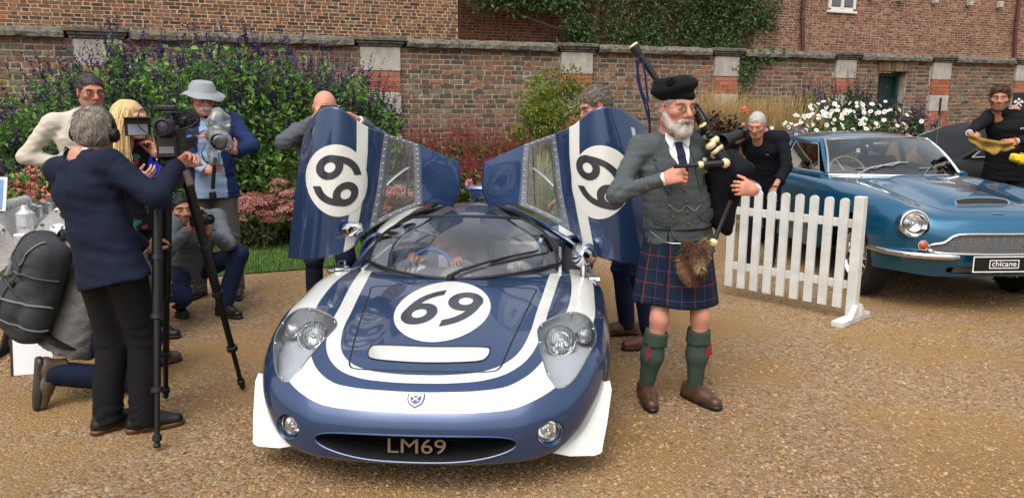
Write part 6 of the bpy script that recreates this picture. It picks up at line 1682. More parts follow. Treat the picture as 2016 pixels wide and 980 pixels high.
def build_person(name, label, loc, yaw, J, arms, legs, head, wear, sc_=1.0, extra=None, group=None, seed=0):
 """arms: {'R': (wrist, pole, handdir, palm, curl)}; legs: {'R': (ankle, toe dir)}; wear: colours and cuts"""
 root = thing(name, label, 'person', tuple(loc), rad(yaw), group); root.scale = (sc_,) * 3
 r = np.random.default_rng(seed + 500)
 J = dict(J); J['bvh'] = {}; lat, up = J['lat'], J['up']
 fwd = nrm(np.cross(up, lat));
 # --- skin: head, neck, hands, and the plain body under the clothes, one mesh
 parts = []
 Rh = head.get('R', np.eye(3)); hc = A3(head['c']); hs = float(np.linalg.norm(Rh[:, 0]))
 hv = head_mesh(hc, Rh, **head.get('face', {})); parts.append(hv)
 skin = hexc(head.get('face', {}).get('skin', '#c08d74'))
 B = [cone(J['pel'], J['chest'], .085, .095, .05, w=lat, ratio=1.4), cone(J['chest'], J['neck'], .09, .05, .05, w=lat, ratio=1.2), cone(J['shR'], J['shL'], .045, .045, .05)]
 for s in 'RL':
  a = arms[s]; el = ik(J['sh' + s], a[0], .30 , .265, a[1]); J['el' + s] = el; J['wr' + s] = A3(a[0]); B += [cone(J['sh' + s], el, .042, .036, .03), cone(el, a[0], .034, .024, .03)]
  l = legs[s]; kn = ik(J['hip' + s], A3(l[0]) + (0, 0, .085) if len(l) < 4 else A3(l[3]), .44, .42, l[2] if len(l) > 2 and l[2] is not None else (0, 1, 0)); J['kn' + s] = kn; J['an' + s] = A3(l[0]) + (0, 0, .085) if len(l) < 4 else A3(l[3])
  B += [cone(J['hip' + s], kn, .07, .048, .04), cone(kn, J['an' + s], .048, .034, .03)]
 if wear.get('legs_bare'):
  V, F = solid(B, .009); parts.append((V, F, skin))
 else: V, F = solid(B, .016); parts.append((V, F, skin))
 for s in 'RL':
  a = arms[s]
  if a[2] is None: continue
  V, F = solid(hand(a[0], a[2], a[3], 1 if s == 'R' else -1, *a[4:], fore=A3(a[0]) - J['el' + s]), .0042); C = np.tile(skin, (len(V), 1)) * r.uniform(.93, 1.05, (len(V), 1)); parts.append((V, F, C * np.array([1.03, .97, .95])))
 V, F, C = join(parts); put('body', mk_mesh('body', V, F, True, C), SKIN, root)
 # --- hair
 if head.get('hair'):
  V, F, C = join(hair_mesh(hc, Rh, **head['hair'])); put('hair', mk_mesh('hair', V, F, True, C), HAIRM, root)
 # --- trousers
 w = wear
 if w.get('trousers'):
  T = [ell(J['pel'] + (0, -.005, -.03), (.15, .108, .11), k=.05)]; tw = w.get('leg', 1.0)
  for s in 'RL':
   an = J['an' + s] + (nrm(J['an' + s] - J['kn' + s]) * w.get('drop', .03)); T += [cone(J['hip' + s] + (0, 0, .0), J['kn' + s], .088 * tw, .070 * tw, .05), cone(J['kn' + s], an, .068 * tw, .060 * tw, .03, fb=True)]
  Jf = []
  for s in 'RL':
   kn, an, hp = J['kn' + s], J['an' + s], J['hip' + s]; Jf += [(kn, nrm(an - hp) + fwd * .5, .0055, .055, .13), (an, nrm(an - kn) + lat * .4, .006, .05, .11), (hp, nrm(kn - hp) + lat * .6, .005, .055, .14)]
  fw, w0 = folds(Jf, seed + 5), wavy(seed + 3, .003, 24, (1, 1, .8)); V, F = solid(T, w.get('vox', .0105), lambda X, Y, Z: fw(X, Y, Z) + w0(X, Y, Z))
  put('trousers', mk_mesh('trousers', V, F, True, w['trouscol'](V) if w.get('trouscol') else hexc(w['trousers'])), CLOTH, root)
 # --- top garment
 if w.get('top'):
  hem = w.get('hem', .12); f = w.get('belly', 0.0); b = w.get('bulk', 1.0)
  p0 = J['pel'] - J['up'] * hem + w.get('hemoff', np.zeros(3)); wa = J['pel'] * .6 + J['chest'] * .4 + fwd * f * .5; ch = J['chest'] + J['up'] * .03
  T = [cone(p0, wa, (.138 + .04 * hem) * b, (.118 + f) * b, .04, w=lat, ratio=1.42, fa=True), cone(wa, ch, (.118 + f) * b, .124 * b, .05, w=lat, ratio=1.42), cone(ch, ch + J['up'] * .09, .122 * b, .080 * b, .05, w=lat, ratio=1.6),
    cone(J['shR'] - lat * .02, J['shL'] + lat * .02, .058 * b, .058 * b, .05), cone(J['neck'] + (0, 0, -.03), J['shR'], .055, .05, .04), cone(J['neck'] + (0, 0, -.03), J['shL'], .055, .05, .04)]
  for s in 'RL':
   el, wr = J['el' + s], J['wr' + s]; e = el + (wr - el) * w.get('sleeve', .97); q = w.get('arm', 1.0)
   T += [cone(J['sh' + s], el, .064 * q * b, .052 * q, .04), cone(el, e, .052 * q, (.041 if w.get('sleeve', 1) > .8 else .050) * q, .03, fb=True)]
  hn = hc - Rh @ np.array((0, .02, .16))
  T.append(cone(J['neck'] + (0, 0, .0), J['neck'] + (hn - J['neck']) * w.get('collar', .5) + (0, 0, .03), .068 * hs, .064 * hs, .02, fb=True))
  T.append(cone(J['neck'] - (hn - J['neck']) * .2, hc, .057 * hs, .057 * hs, .006, '-'))
  if w.get('vneck'): T.append(cone(J['neck'] + fwd * .10 + (0, 0, .06), J['chest'] + fwd * .17 + J['up'] * w['vneck'], .045, .008, .01, '-'))
  wv = wavy(seed + 9, .0026, 22, (1, 1, 1.6)); wv2 = wavy(seed + 19, .0026, 75, (.6, .6, 1.5))
  Jf = [(wa + fwd * .05, J['up'] + lat * .2, .0035, .06, .16)]
  for s in 'RL':
   sh, el, wr = J['sh' + s], J['el' + s], J['wr' + s]; Jf += [(el, nrm(wr - el) + nrm(el - sh) + J['up'] * .3, .0065, .05, .12), (sh - J['up'] * .09, nrm(el - sh) + lat * .5, .006, .055, .11), (el + (wr - el) * .7, wr - el, .003, .035, .10)]
  fw = folds(Jf, seed + 6); V, F = solid(T, w.get('vox', .0105), lambda X, Y, Z: wv(X, Y, Z) + wv2(X, Y, Z) + fw(X, Y, Z))
  col = w['topcol'](V, J, fwd) if w.get('topcol') else hexc(w['top'])
  J['topmesh'] = mk_mesh('top', V, F, True, col); J['top'] = put(w.get('topname', 'jacket'), J['topmesh'], w.get('topmat', CLOTH), root)
 # --- shirt with collar (shows at the neck and cuffs)
 if w.get('shirt'):
  hn = hc - Rh @ np.array((0, .02, .16)); T = [cone(J['chest'], J['neck'], .080, .050, .05, w=lat, ratio=1.2), cone(J['neck'] + (hn - J['neck']) * .25, J['neck'] + (hn - J['neck']) * .5 + (0, 0, .050), .066 * hs, .064 * hs, .02, fb=True), cone(J['neck'], hc, .055 * hs, .055 * hs, .005, '-')]
  V, F = solid(T, .007); put('shirt', mk_mesh('shirt', V, F, True, hexc(w['shirt'])), CLOTH, root)
  for s in 'RL':
   el, wr = J['el' + s], J['wr' + s]
   if w.get('sleeve', .97) > .9: u = nrm(wr - el); MB().tube([wr - u * .03, wr + u * .004], .034, 12).build('cuff', mat('cuff_' + w['shirt'][1:], w['shirt'], .8), root)
 # --- shoes
 for s in 'RL':
  l = legs[s]
  if w.get('shoes'):
   U, S_ = shoe(l[0], l[1], w['shoes'], w.get('sole', '#241a14'), w.get('boot', False), l[4] if len(l) > 4 else None)
   so = put('shoe', mk_mesh('shoe', U[0], [np.asarray(U[1])], True, U[2]), LEATHER, root); put('shoe_sole', mk_mesh('shoe_sole', S_[0], S_[1], True, S_[2]), LEATHER, so)
 J['fwd'] = fwd; J['root'] = root; J['hc'] = hc; J['Rh'] = Rh
 return J
def folds(Js, seed):
 """creases that gather round the joints: [(point, axis, amplitude, wavelength, reach)]"""
 w = wavy(seed, .030, 24); m = wavy(seed + 1, .8, 20)
 def f(X, Y, Z):
  s = 0
  for p, d, a, L, R in Js:
   d = nrm(d); q = (X - p[0]) ** 2 + (Y - p[1]) ** 2 + (Z - p[2]) ** 2; t = (X - p[0]) * d[0] + (Y - p[1]) * d[1] + (Z - p[2]) * d[2]
   v = np.sin(6.283 / L * (t + w(X, Y, Z))); s = s + a * np.clip(.45 + m(X, Y, Z), 0, 1.2) * (v * np.abs(v) ** .3) * np.exp(-q / R ** 2)
  return s
 return f
def to_local(p, loc, yaw, s=1.0):
 """world point -> person's own frame"""
 p = A3(p) - A3(loc); a = rad(yaw); c, q = math.cos(a), math.sin(a); return np.array((p[0] * c + p[1] * q, -p[0] * q + p[1] * c, p[2])) / s
def dirl(d, yaw): a = rad(yaw); c, q = math.cos(a), math.sin(a); return np.array((d[0] * c + d[1] * q, -d[0] * q + d[1] * c, d[2]))
def spectacles(J, col='#2a2a2c', r=.0014, w=.023, h=.0145):
 root, hc, R = J['root'], J['hc'], J['Rh']; mb = MB(); gl = []
 for s in (-1, 1):
  g = MB(); gl.append(g)
  th = np.linspace(0, 2 * math.pi, 26); P = np.stack([s * .032 + w * np.cos(th), np.full(26, .102), .002 + h * np.sin(th)], 1)
  mb.tube(P @ R.T + hc, r, 5, cap=False); mb.tube(np.array([(s * (.032 + w), .102, .004), (s * .076, .085, .006), (s * .083, .0, .012)]) @ R.T + hc, r, 5)
  g.lathe([(w * .96, 0), (0, .002)], hc + R @ np.array((s * .032, .102, .002)), R @ np.array((0, 1., 0)), 20)
 mb.tube(np.array([(-.010, .102, .006), (0, .105, .009), (.010, .102, .006)]) @ R.T + hc, r, 5)
 o = mb.build('spectacles', mat('wire_' + col[1:], col, .3, .6), root)
 for g in gl: g.build('spectacle_lens', LENS_THIN, o)
LENS_THIN = glass('spectacle_glass', (.97, .98, .97), 0, .8)
def patch(J, name, poly, m, off=.004, parent=None, cell=.008, thick=.003, src='topmesh', col=None, d=None, org=None, lat=None, up=None):
 """a flat piece of cloth (polygon in chest coordinates: right, up) laid on the front of a garment"""
 if src not in J['bvh']: J['bvh'][src] = bvh_of(J[src])
 d = -J['fwd'] if d is None else A3(d); lat = J['lat'] if lat is None else lat; up = J['up'] if up is None else up; org = J['chest'] if org is None else A3(org)
 Q = np.asarray(poly, float); lo, hi = Q.min(0) - cell, Q.max(0) + cell; n, k = int((hi[0] - lo[0]) / cell) + 2, int((hi[1] - lo[1]) / cell) + 2
 A, B = np.meshgrid(np.linspace(lo[0], hi[0], n), np.linspace(lo[1], hi[1], k), indexing='ij')
 S = Sheet(np.stack([A.ravel(), B.ravel(), 0 * A.ravel()], 1), grid_faces(n, k)); S.cut(lambda s: poly_sdf(s.V[:, :2], Q), 'in')
 S.V = org + S.V[:, :1] * lat + S.V[:, 1:2] * up
 me = S.mesh(name, ['in']); V = np.zeros(len(me.vertices) * 3, np.float32); me.vertices.foreach_get('co', V)
 V = projector(J['bvh'][src], d)(V.reshape(-1, 3), off); me.vertices.foreach_set('co', V.astype(np.float32).ravel()); me.update()
 shell(me, thick)
 if col is not None:
  at_ = me.attributes.new('Col', 'FLOAT_COLOR', 'POINT'); at_.data.foreach_set('color', np.tile(np.append(hexc(col), 1), (len(me.vertices), 1)).astype(np.float32).ravel())
 return put(name, me, m, parent or J['root'])
def smooth_poly(p, n=40): return spline(p, n, True)
def beads(pts, r, name, m, parent):
 mb = MB()
 for p in pts: mb.ell(p, r, 8, 6)
 return mb.build(name, m, parent)
# ---------------------------------------------------------------- the piper
def piper():
 loc, yaw, s = (.90, 4.06, 0), 193, .975
 tl = lambda p: to_local(p, loc, yaw, s); dl = lambda d: dirl(d, yaw)
 J = joints((0, 0, .96), (.045, -.01, 1.31), neck=(.055, -.01, 1.51), sh=.18, turn=0)
 wR, wL = tl(at(1322, 352, 3.80)), tl(at(1463, 352, 3.92))
 arms = {'R': (wR - dl((.035, 0, 0)), (1, -.5, -.6), dl((.92, -.12, .25)), dl((.1, .75, -.55)), (.75, .95, .6), .5, 1.08), 'L': (tl(at(1486, 374, 3.86)), (-.8, -.4, -.7), dl((-.92, -.30, .12)), dl((-.25, .9, -.1)), (.5, .85, .6), .4, .95)}
 fR, fL = tl((.745, 4.02, 0)), tl((1.015, 4.02, 0))
 legs = {'R': (fR, dl((.05, -1, 0))), 'L': (fL, dl((.55, -.85, 0)))}
 face = dict(skin='#c48a74', hairc='#b8b2a8', brow='#8d8378', mouth=1.0, nose=1.15, jaw=1.02, eyes='#4a5058')
 tweed = lambda V, J, f: np.tile(hexc('#4d5355'), (len(V), 1))
 J = build_person('person', 'bagpiper in grey tweed jacket, black bonnet and tartan kilt beside the race car', loc, yaw, J, arms, legs,
  dict(c=(.070, .050, 1.640), R=yprm(12, -3, 0) * 1.07, face=face, hair=dict(col='#a59d94', seed=4, n=1500, L=.02)),
  dict(top='#4d5355', topcol=tweed, hem=.13, belly=.014, bulk=.98, arm=.93, shirt='#dfe1e6', shoes='#4a3226', sole='#1c1613', legs_bare=True, topmat=TWEED, vox=.0095), s, seed=11)
 root, hc, Rh, f = J['root'], J['hc'], J['Rh'], J['fwd']
 H = lambda p: Rh @ A3(p) + hc
 # waistcoat, shirt, tie, lapels laid on the chest
 N_ = J['neck'] - J['chest']
 vest = smooth_poly([(-.055, .13), (-.075, .02), (-.085, -.10), (-.10, -.28), (-.085, -.36), (0, -.385), (.085, -.36), (.10, -.28), (.09, -.10), (.08, .02), (.055, .13), (0, -.02)], 50)
 patch(J, 'waistcoat', vest, TWEED, .007, col='#474d4f', thick=.004)
 patch(J, 'shirt_front', [(-.062, .175), (-.05, .09), (-.005, -.035), (.055, .09), (.065, .175)], CLOTH, .010, col='#e2e4ea', thick=.002)
 patch(J, 'tie', [(-.020, .150), (.018, .150), (.024, .10), (.026, -.02), (.004, -.06), (-.020, -.02), (-.018, .10)], SILK, .015, thick=.004)
 for sx in (1, -1):
  patch(J, 'lapel', smooth_poly([(sx * .050, .185), (sx * .085, .175), (sx * .135, .085), (sx * .118, .055), (sx * .135, .045), (sx * .115, -.04), (sx * .085, -.12), (sx * .074, -.06), (sx * .060, .07)], 44), TWEED, .016, col='#444a4c', thick=.004)
  patch(J, 'collar_leaf', [(sx * .012, .165), (sx * .055, .20), (sx * .066, .165), (sx * .045, .105)], CLOTH, .020, col='#e6e8ee', thick=.003)
 for sx in (1, -1):
  p = patch(J, 'pocket_flap', smooth_poly([(sx * .115 - .05, -.225), (sx * .115 + .05, -.225), (sx * .115 + .05, -.265), (sx * .115, -.29), (sx * .115 - .05, -.265)], 30), TWEED, .012, col='#42484a', thick=.005)
 bt = MB(); BV = J['bvh']['topmesh']; pj = projector(BV, -f)
 def chestp(a, b, o): return pj(np.array([J['chest'] + J['lat'] * a + J['up'] * b]), o)[0]
 for a, b in ((.012, -.10), (.012, -.16), (.012, -.22), (.012, -.28), (.085, -.235), (.125, -.235), (-.13, -.02)): bt.lathe([(.009, 0), (.009, .003), (.006, .005), (0, .005)], chestp(a, b, .015), f, 12)
 bt.build('button', mat('horn_button', '#5a4630', .4), root)
 el, wr = J['elR'], J['wrR']; u = nrm(wr - el); cb = MB()
 for q in (.45, .62, .80): cb.lathe([(.009, 0), (.009, .004), (0, .005)], el + (wr - el) * q + f * .060 + (0, 0, .012), f, 10)
 cb.build('cuff_button', mat('horn_button', '#5a4630', .4), root)
 ch = [chestp(.10 - .17 * t, -.17 - .035 * math.sin(math.pi * t * 2) ** 2 - .02 * t, .016) for t in np.linspace(0, 1, 30)]
 MB().tube(ch, .0035, 5).build('watch_chain', mat('silver_chain', '#b8b6ae', .25, .9), root)
 MB().lathe([(.012, 0), (.012, .004), (0, .005)], chestp(-.125, .05, .020), f, 14).build('lapel_pin', mat('pin_white', '#cfd6e0', .3), root)
 # beard: full short white beard and moustache with strands
 B = [ell((0, .040, -.080), (.049, .050, .044), k=.03), cone((-.066, .005, -.02), (-.050, .045, -.085), .016, .024, .02), cone((.066, .005, -.02), (.050, .045, -.085), .016, .024, .02), cone((-.02, .075, -.105), (.02, .075, -.105), .026, k=.02), ell((0, .068, -.120), (.032, .028, .022), k=.02),
   cone((-.034, .084, -.060), (-.003, .098, -.047), .007, .010, .008), cone((.034, .084, -.060), (.003, .098, -.047), .007, .010, .008), cone((-.036, .078, -.085), (-.034, .084, -.058), .012, .008, .01), cone((.036, .078, -.085), (.034, .084, -.058), .012, .008, .01), ell((0, .11, -.066), (.019, .03, .011), k=.004, op='-'), ell((0, .07, -.02), (.05, .06, .030), k=.01, op='-')]
 V, F = solid(B, .0048, wavy(3, .002, 150)); Nn = vnormals(V, F); r = np.random.default_rng(8); w_ = hexc('#bdb7ae')
 T = tufts(V, Nn, 4200, .015, w_, r, (0, .25, -.6), .0016)
 V, F, C = join([(V @ Rh.T + hc, F, w_ * .92), (T[0] @ Rh.T + hc, T[1], T[2])]); put('beard', mk_mesh('beard', V, F, True, C), HAIRM, root)
 spectacles(J, '#6a6258', .0016)
 # bonnet: soft black cap pulled to one side, toorie on top
 V, F = solid([ell((.012, -.012, .098), (.112, .126, .048), yprm(0, 8, 12), k=.02), ell((0, -.010, .062), (.090, .108, .036), k=.02), ell((.02, -.02, .122), (.08, .095, .026), k=.03), ell((-.01, -.01, -.03), (.073, .092, .085), k=.004, op='-')], .006, wavy(6, .0035, 40))
 bo = put('bonnet', mk_mesh('bonnet', V @ Rh.T + hc, F), FELT, root)
 r = np.random.default_rng(5); q = rdir(r, 60) * .018 + np.array((.080, .055, .125)); tb = MB()
 for p in q: tb.ell(H(p), .008, 6, 4)
 tb.build('toorie', FELT, bo)
 # kilt: pleated cone of tartan
 nU, nV = 120, 26; V = []; U = []
 zt, zb = 1.02, .575
 for i in range(nV):
  t = i / (nV - 1); z = zt + (zb - zt) * t
  for j in range(nU):
   a = 2 * math.pi * j / nU; front = max(0, math.sin(a)) ** 1.0
   rx = .168 + .068 * t ** .8; ry = .135 + .065 * t ** .8
   pl = (1 - min(1, front * 2.2)) * .020 * t * math.sin(a * 26) + .010 * t * math.sin(a * 5 + 1) * t
   V.append(((rx + pl) * math.cos(a), (ry + pl) * math.sin(a) - .01, z + .010 * math.sin(a * 2 + .5) * t)); U.append((a * .23, z))
 Fq = [(i * nU + j, (i + 1) * nU + j, (i + 1) * nU + (j + 1) % nU, i * nU + (j + 1) % nU) for i in range(nV - 1) for j in range(nU)]
 me = mk_mesh('kilt', V, Fq);
 uv = me.uv_layers.new(name='UVMap'); L = np.zeros(len(me.loops), np.int32); me.loops.foreach_get('vertex_index', L); UU = np.array(U)[L]
 p = np.repeat(np.arange(len(Fq)), 4); base = UU[:, 0].reshape(-1, 4); mx = base.max(1); fixm = (mx[:, None] - base) > .7; base[fixm] += 2 * math.pi * .23; UU[:, 0] = base.ravel()
 uv.data.foreach_set('uv', UU.astype(np.float32).ravel()); shell(me, .006); put('kilt', me, TARTAN, root)
 ap = []
 for i in range(nV):   # the flat front apron edge
  t = i / (nV - 1); ap.append(V[i * nU + 17])
 MB().tube(np.array(ap) + (0, .008, 0), .006, 5).build('apron_edge', TARTAN_EDGE, root)
 bl = MB(); th = np.linspace(0, 2 * math.pi, 50); bl.tube([(.178 * math.cos(t), .143 * math.sin(t) - .01, 1.0) for t in th], .022, 8, cap=False, flat=.35); bl.build('belt', mat('belt_leather', '#15110e', .4), root)
 # sporran: fur pouch with a fox mask, on a chain
 so = np.array((.03, .245, .845)); r = np.random.default_rng(15)
 P = [ell(so, (.074, .042, .102), k=.02), ell(so + (0, .03, .045), (.058, .04, .05), k=.02), cone(so + (0, .055, .03), so + (0, .085, -.015), .028, .014, .015), ell(so + (-.05, .02, .10), (.02, .014, .03), k=.01), ell(so + (.05, .02, .10), (.02, .014, .03), k=.01)]
 V, F = solid(P, .0065, wavy(2, .004, 60)); Nn = vnormals(V, F); pal = np.array([hexc(c) for c in ('#6a4c34', '#866444', '#4c3424', '#a0805c')])
 kk = wavy(8, 1, 45)(V[:, 0], V[:, 1], V[:, 2]); C = np.where((kk > .4)[:, None], pal[1], pal[0]); C = np.where((kk < -.6)[:, None], pal[2], C)
 mz = np.exp(-(((V - (so + (0, .085, .0))) / (.035, .03, .035)) ** 2).sum(1)); C = C * (1 - mz[:, None]) + hexc('#a58a68') * mz[:, None]
 k = r.integers(0, len(V), 7000); D = nrmrow(Nn[k] * .5 + np.array((0, 0, -.75)) + r.normal(0, .3, (7000, 3))); l = r.uniform(.015, .042, (7000, 1)); S_ = nrmrow(np.cross(D, r.normal(size=(7000, 3)))) * .0016
 T = np.stack([V[k] - S_, V[k] + S_, V[k] + D * l], 1).reshape(-1, 3); TC = np.repeat(C[k] * r.uniform(.6, 1.5, (7000, 1)), 3, 0)
 V2, F2, C2 = join([(V, F, C), (T, np.arange(21000).reshape(-1, 3), TC)]); sp = put('sporran', mk_mesh('sporran', V2, F2, True, C2), HAIRM, root)
 ey = MB();
 for sx in (-1, 1): ey.ell(so + (sx * .022, .078, .035), .0055, 8, 6)
 ey.ell(so + (0, .100, -.018), .008, 8, 6); ey.build('fox_eye', mat('glass_eye', '#120c08', .1), sp)
 for sx in (-1, 1): MB().tube(spline([so + (sx * .06, -.02, .10), (sx * .15, .17, .945), (sx * .19, .05, .985)], 12), .0025, 5).build('sporran_chain', mat('silver_chain', '#b8b6ae', .25, .9), root)
 # hose, turn-over tops, garter flashes
 for q in 'RL':
  kn, an = J['kn' + q], J['an' + q]; top = kn + (an - kn) * .20
  P = [cone(top, top + (an - top) * .42, .058, .061, .02, fa=True), cone(top + (an - top) * .42, an + (0, 0, -.01), .060, .040, .03)]
  V, F = solid(P, .008, wavy(4, .0015, 60, (1, 1, .3))); ho = put('hose', mk_mesh('hose', V, F, True, hexc('#3c4a42')), KNIT, root)
  V, F = solid([cone(top + (kn - top) * .12, top + (an - top) * .20, .063, .068, .01, fa=True, fb=True)], .0065, wavy(5, .0018, 120, (1, 1, .1))); put('hose_top', mk_mesh('hose_top', V, F, True, hexc('#3a473f')), KNIT, ho)
  fl = MB(); sx = 1 if q == 'R' else -1; o = top + (an - top) * .19 + np.array((sx * .045, .038, 0)) if q == 'R' else top + (an - top) * .19 + np.array((-.045, .045, 0))
  for k2 in range(4): fl.add([o + (-.014 + k2 * .008, .004 * k2, 0), o + (-.004 + k2 * .008, .004 * k2, 0), o + (.001 + k2 * .009, .006 + .003 * k2, -.07 - .006 * k2), o + (-.018 + k2 * .009, .006 + .003 * k2, -.065)], [(0, 1, 2, 3), (3, 2, 1, 0)])
  fl.build('garter_flash', mat('red_flash', '#7d1d22', .8), ho, False)
  lc = MB(); d2 = nrm(np.append(legs[q][1][:2], 0)); sd = np.array((d2[1], -d2[0], 0)); b0 = A3(legs[q][0])
  for k2 in range(5): y = .02 + .022 * k2; z = .118 - .012 * k2; lc.tube([b0 + d2 * y + sd * .024 + (0, 0, z - .006), b0 + d2 * (y + .008) + (0, 0, z + .004), b0 + d2 * y - sd * .024 + (0, 0, z - .006)], .0028, 5)
  for sg in (-1, 1): lc.tube(spline([b0 + d2 * .03 + (0, 0, .12), b0 + d2 * .05 + sd * sg * .045 + (0, 0, .14), b0 + d2 * .08 + sd * sg * .05 + (0, 0, .105)], 8), .0026, 5)
  lc.build('shoe_lace', mat('lace', '#3a2a20', .8), root)
 return J, loc, yaw, s
def tweed_mat():
 m = clothv('tweed', .95, .35); t = NT(m); v = t.coord()
 n1 = t.noise(v, 300, 3, .7); n2 = t.noise(v, 900, 2); c = t.attr('Col').outputs['Color']
 k = t.ramp(n1, [(.34, (.45, .47, .5)), (.5, (1, 1, 1)), (.66, (1.65, 1.62, 1.55))])
 t.link(t.mix(1.0, c, k, 'MULTIPLY'), t.b.inputs['Base Color']); return m
def tartan_mat():
 m = bpy.data.materials.new('tartan'); t = NT(m); uv = t.new('ShaderNodeUVMap'); sp = t.new('ShaderNodeSeparateXYZ'); t.link(uv.outputs[0], sp.inputs[0])
 def stripe(axis, period, pos, w):
  f = t.math('FRACT', t.math('DIVIDE', t.math('ADD', sp.outputs[axis], 10.0 + pos), period)); return t.math('LESS_THAN', f, w / period)
 c = srgb('#1a2140')
 g = None
 base = t.mix(.5, srgb('#12172e'), srgb('#182038'))
 for ax in (0, 1):
  base = t.mix(t.math('MULTIPLY', stripe(ax, .155, .02, .07), .45), base, srgb('#142a30'))
 for ax in (0, 1):
  base = t.mix(t.math('MULTIPLY', stripe(ax, .155, .0, .005), .45), base, srgb('#a02630'))
  base = t.mix(t.math('MULTIPLY', stripe(ax, .155, .078, .0022), .18), base, srgb('#9aa4b8'))
 w = t.noise(t.coord(), 700, 2); base = t.mix(1.0, base, t.ramp(w, [(.3, (.75,) * 3), (.7, (1.25,) * 3)]), 'MULTIPLY')
 t.link(base, t.b.inputs['Base Color']); setin(t.b, 'Roughness', .85); setin(t.b, 'Specular IOR Level', .2); t.bump(w, .3, .004)
 return m
TWEED = tweed_mat(); TARTAN = tartan_mat(); TARTAN_EDGE = cloth('kilt_navy', '#161c38'); FELT = cloth('black_felt', '#0c0c0e', 300, .15, .95); SILK = cloth('navy_silk', '#141c38', 500, .12, .45, .1, .1)
KNIT = vcol('ribbed_knit', .95, spec=.15, bump=.5, scale=220, vary=.15)
J_P, loc_P, yaw_P, s_P = piper()
def bagpipes():
 root = thing('bagpipes', 'black bagpipes with cream rings and blue cords held by the piper', 'bagpipes', (1.25, 3.98, 0))
 o = A3(root.location)
 W = lambda u, v, Y: at(u, v, Y) - o
 VEL = cloth('velvet', '#090a12', 200, .3, .85, .1, .6); BW = mat('blackwood', '#17171b', .4, vary=.2); IV = mat('ivory_mount', '#d8c49a', .4, vary=.08)
 P = [cone(W(1432, 352, 4.02), W(1420, 430, 4.05), .085, .06, .05), ell(W(1455, 330, 3.98), (.075, .08, .05), k=.04), cone(W(1455, 335, 3.95), W(1440, 315, 4.02), .05, .05, .04), cone(W(1420, 430, 4.05), W(1432, 455, 4.05), .055, .03, .04), ell(W(1405, 350, 4.1), (.06, .08, .09), k=.04)]
 V, F = solid(P, .008, wavy(31, .006, 38)); bag = put('bag', mk_mesh('bag', V, F), VEL, root)
 def drone(p0, p1, segs, name):
  """turned pipe from p0 to p1: segs = [(t, radius)] with ivory mounts"""
  d = p1 - p0; L = np.linalg.norm(d); u = d / L
  m_ = MB(); m_.lathe([(r_, t * L) for t, r_ in segs], p0, u, 18, True); ob = m_.build(name, BW, root)
  return ob, p0, u, L
 def mounts(ob, p0, u, L, ts):
  for t, r_ in ts: MB().lathe([(r_ * .7, -.016), (r_, -.006), (r_ * 1.08, .0), (r_, .008), (r_ * .72, .02)], p0 + u * t * L, u, 18).build('ivory_mount', IV, ob)
  return ob
 def combed(ob, p0, u, L, t0, t1, r_):
  c = MB(); n = max(3, int((t1 - t0) * L / .017))
  for k in range(n): c.lathe([(r_ * .9, -.006), (r_ * 1.12, 0), (r_ * .9, .006)], p0 + u * L * (t0 + (t1 - t0) * k / n), u, 14)
  c.build('combing', BW, ob)
 # bass drone over the shoulder, behind the bonnet
 a, b = W(1392, 300, 4.16), W(1248, 92, 4.24)
 q = drone(a, b, [(0, .017), (.30, .017), (.31, .018), (.60, .016), (.62, .018), (.90, .018), (.93, .022), (.97, .026), (1.0, .027)], 'bass_drone'); mounts(*q, [(.06, .03), (.30, .026), (.64, .023)]); combed(*q, .68, .92, .018); combed(*q, .34, .60, .017)
 iv = MB(); iv.lathe([(.027, 0), (.029, .005), (.024, .012), (.01, .013)], b, q[2], 18); iv.build('drone_cap', IV, q[0])
 for (u0, v0, Y0, u1, v1, Y1) in ((1412, 318, 4.02, 1362, 202, 4.06), (1428, 314, 3.98, 1384, 248, 3.96)):
  a, b = W(u0, v0, Y0), W(u1, v1, Y1); q = drone(a, b, [(0, .016), (.4, .016), (.42, .020), (.88, .016), (.92, .020), (1, .021)], 'tenor_drone'); mounts(*q, [(.10, .021), (.42, .022), (.55, .018)]); combed(*q, .55, .9, .018)
  iv = MB(); iv.lathe([(.021, 0), (.023, .005), (.018, .010), (.008, .011)], b, q[2], 18); iv.build('drone_cap', IV, q[0])
 a, b = W(1328, 328, 3.74), W(1432, 321, 3.86); q = drone(a, b, [(0, .010), (.45, .011), (.47, .015), (.9, .016), (1, .018)], 'blowpipe'); mounts(*q, [(.95, .024), (.48, .017)]); combed(*q, .52, .85, .015)
 for (u0, v0, u1, v1, Y) in ((1398, 285, 1425, 318, 3.90), (1405, 275, 1432, 320, 3.94)):
  a, b = W(u0, v0, Y), W(u1, v1, Y); q = drone(a, b, [(0, .022), (.5, .021), (1, .019)], 'stock'); mounts(*q, [(.03, .026), (.35, .023)])
 a, b = W(1438, 395, 3.92), W(1404, 478, 3.90); q = drone(a, b, [(0, .015), (.2, .011), (.9, .012), (1, .018)], 'chanter'); mounts(*q, [(.98, .022)])
 CORD = cloth('blue_cord', '#18224a', 600, .15, .8)
 for pts in ([(1258, 112, 4.22), (1256, 160, 4.2), (1278, 240, 4.17), (1277, 300, 4.16)], [(1252, 118, 4.2), (1262, 175, 4.19), (1277, 215, 4.17), (1279, 270, 4.16)], [(1265, 118, 4.2), (1270, 150, 4.19), (1276, 200, 4.17)]):
  MB().tube(spline([W(*p) for p in pts], 20), .006, 6).build('cord', CORD, root)
 MB().tube(spline([W(1372, 205, 4.02), W(1385, 225, 4.0), W(1400, 250, 3.98)], 10), .006, 6).build('cord', CORD, root)
bagpipes()
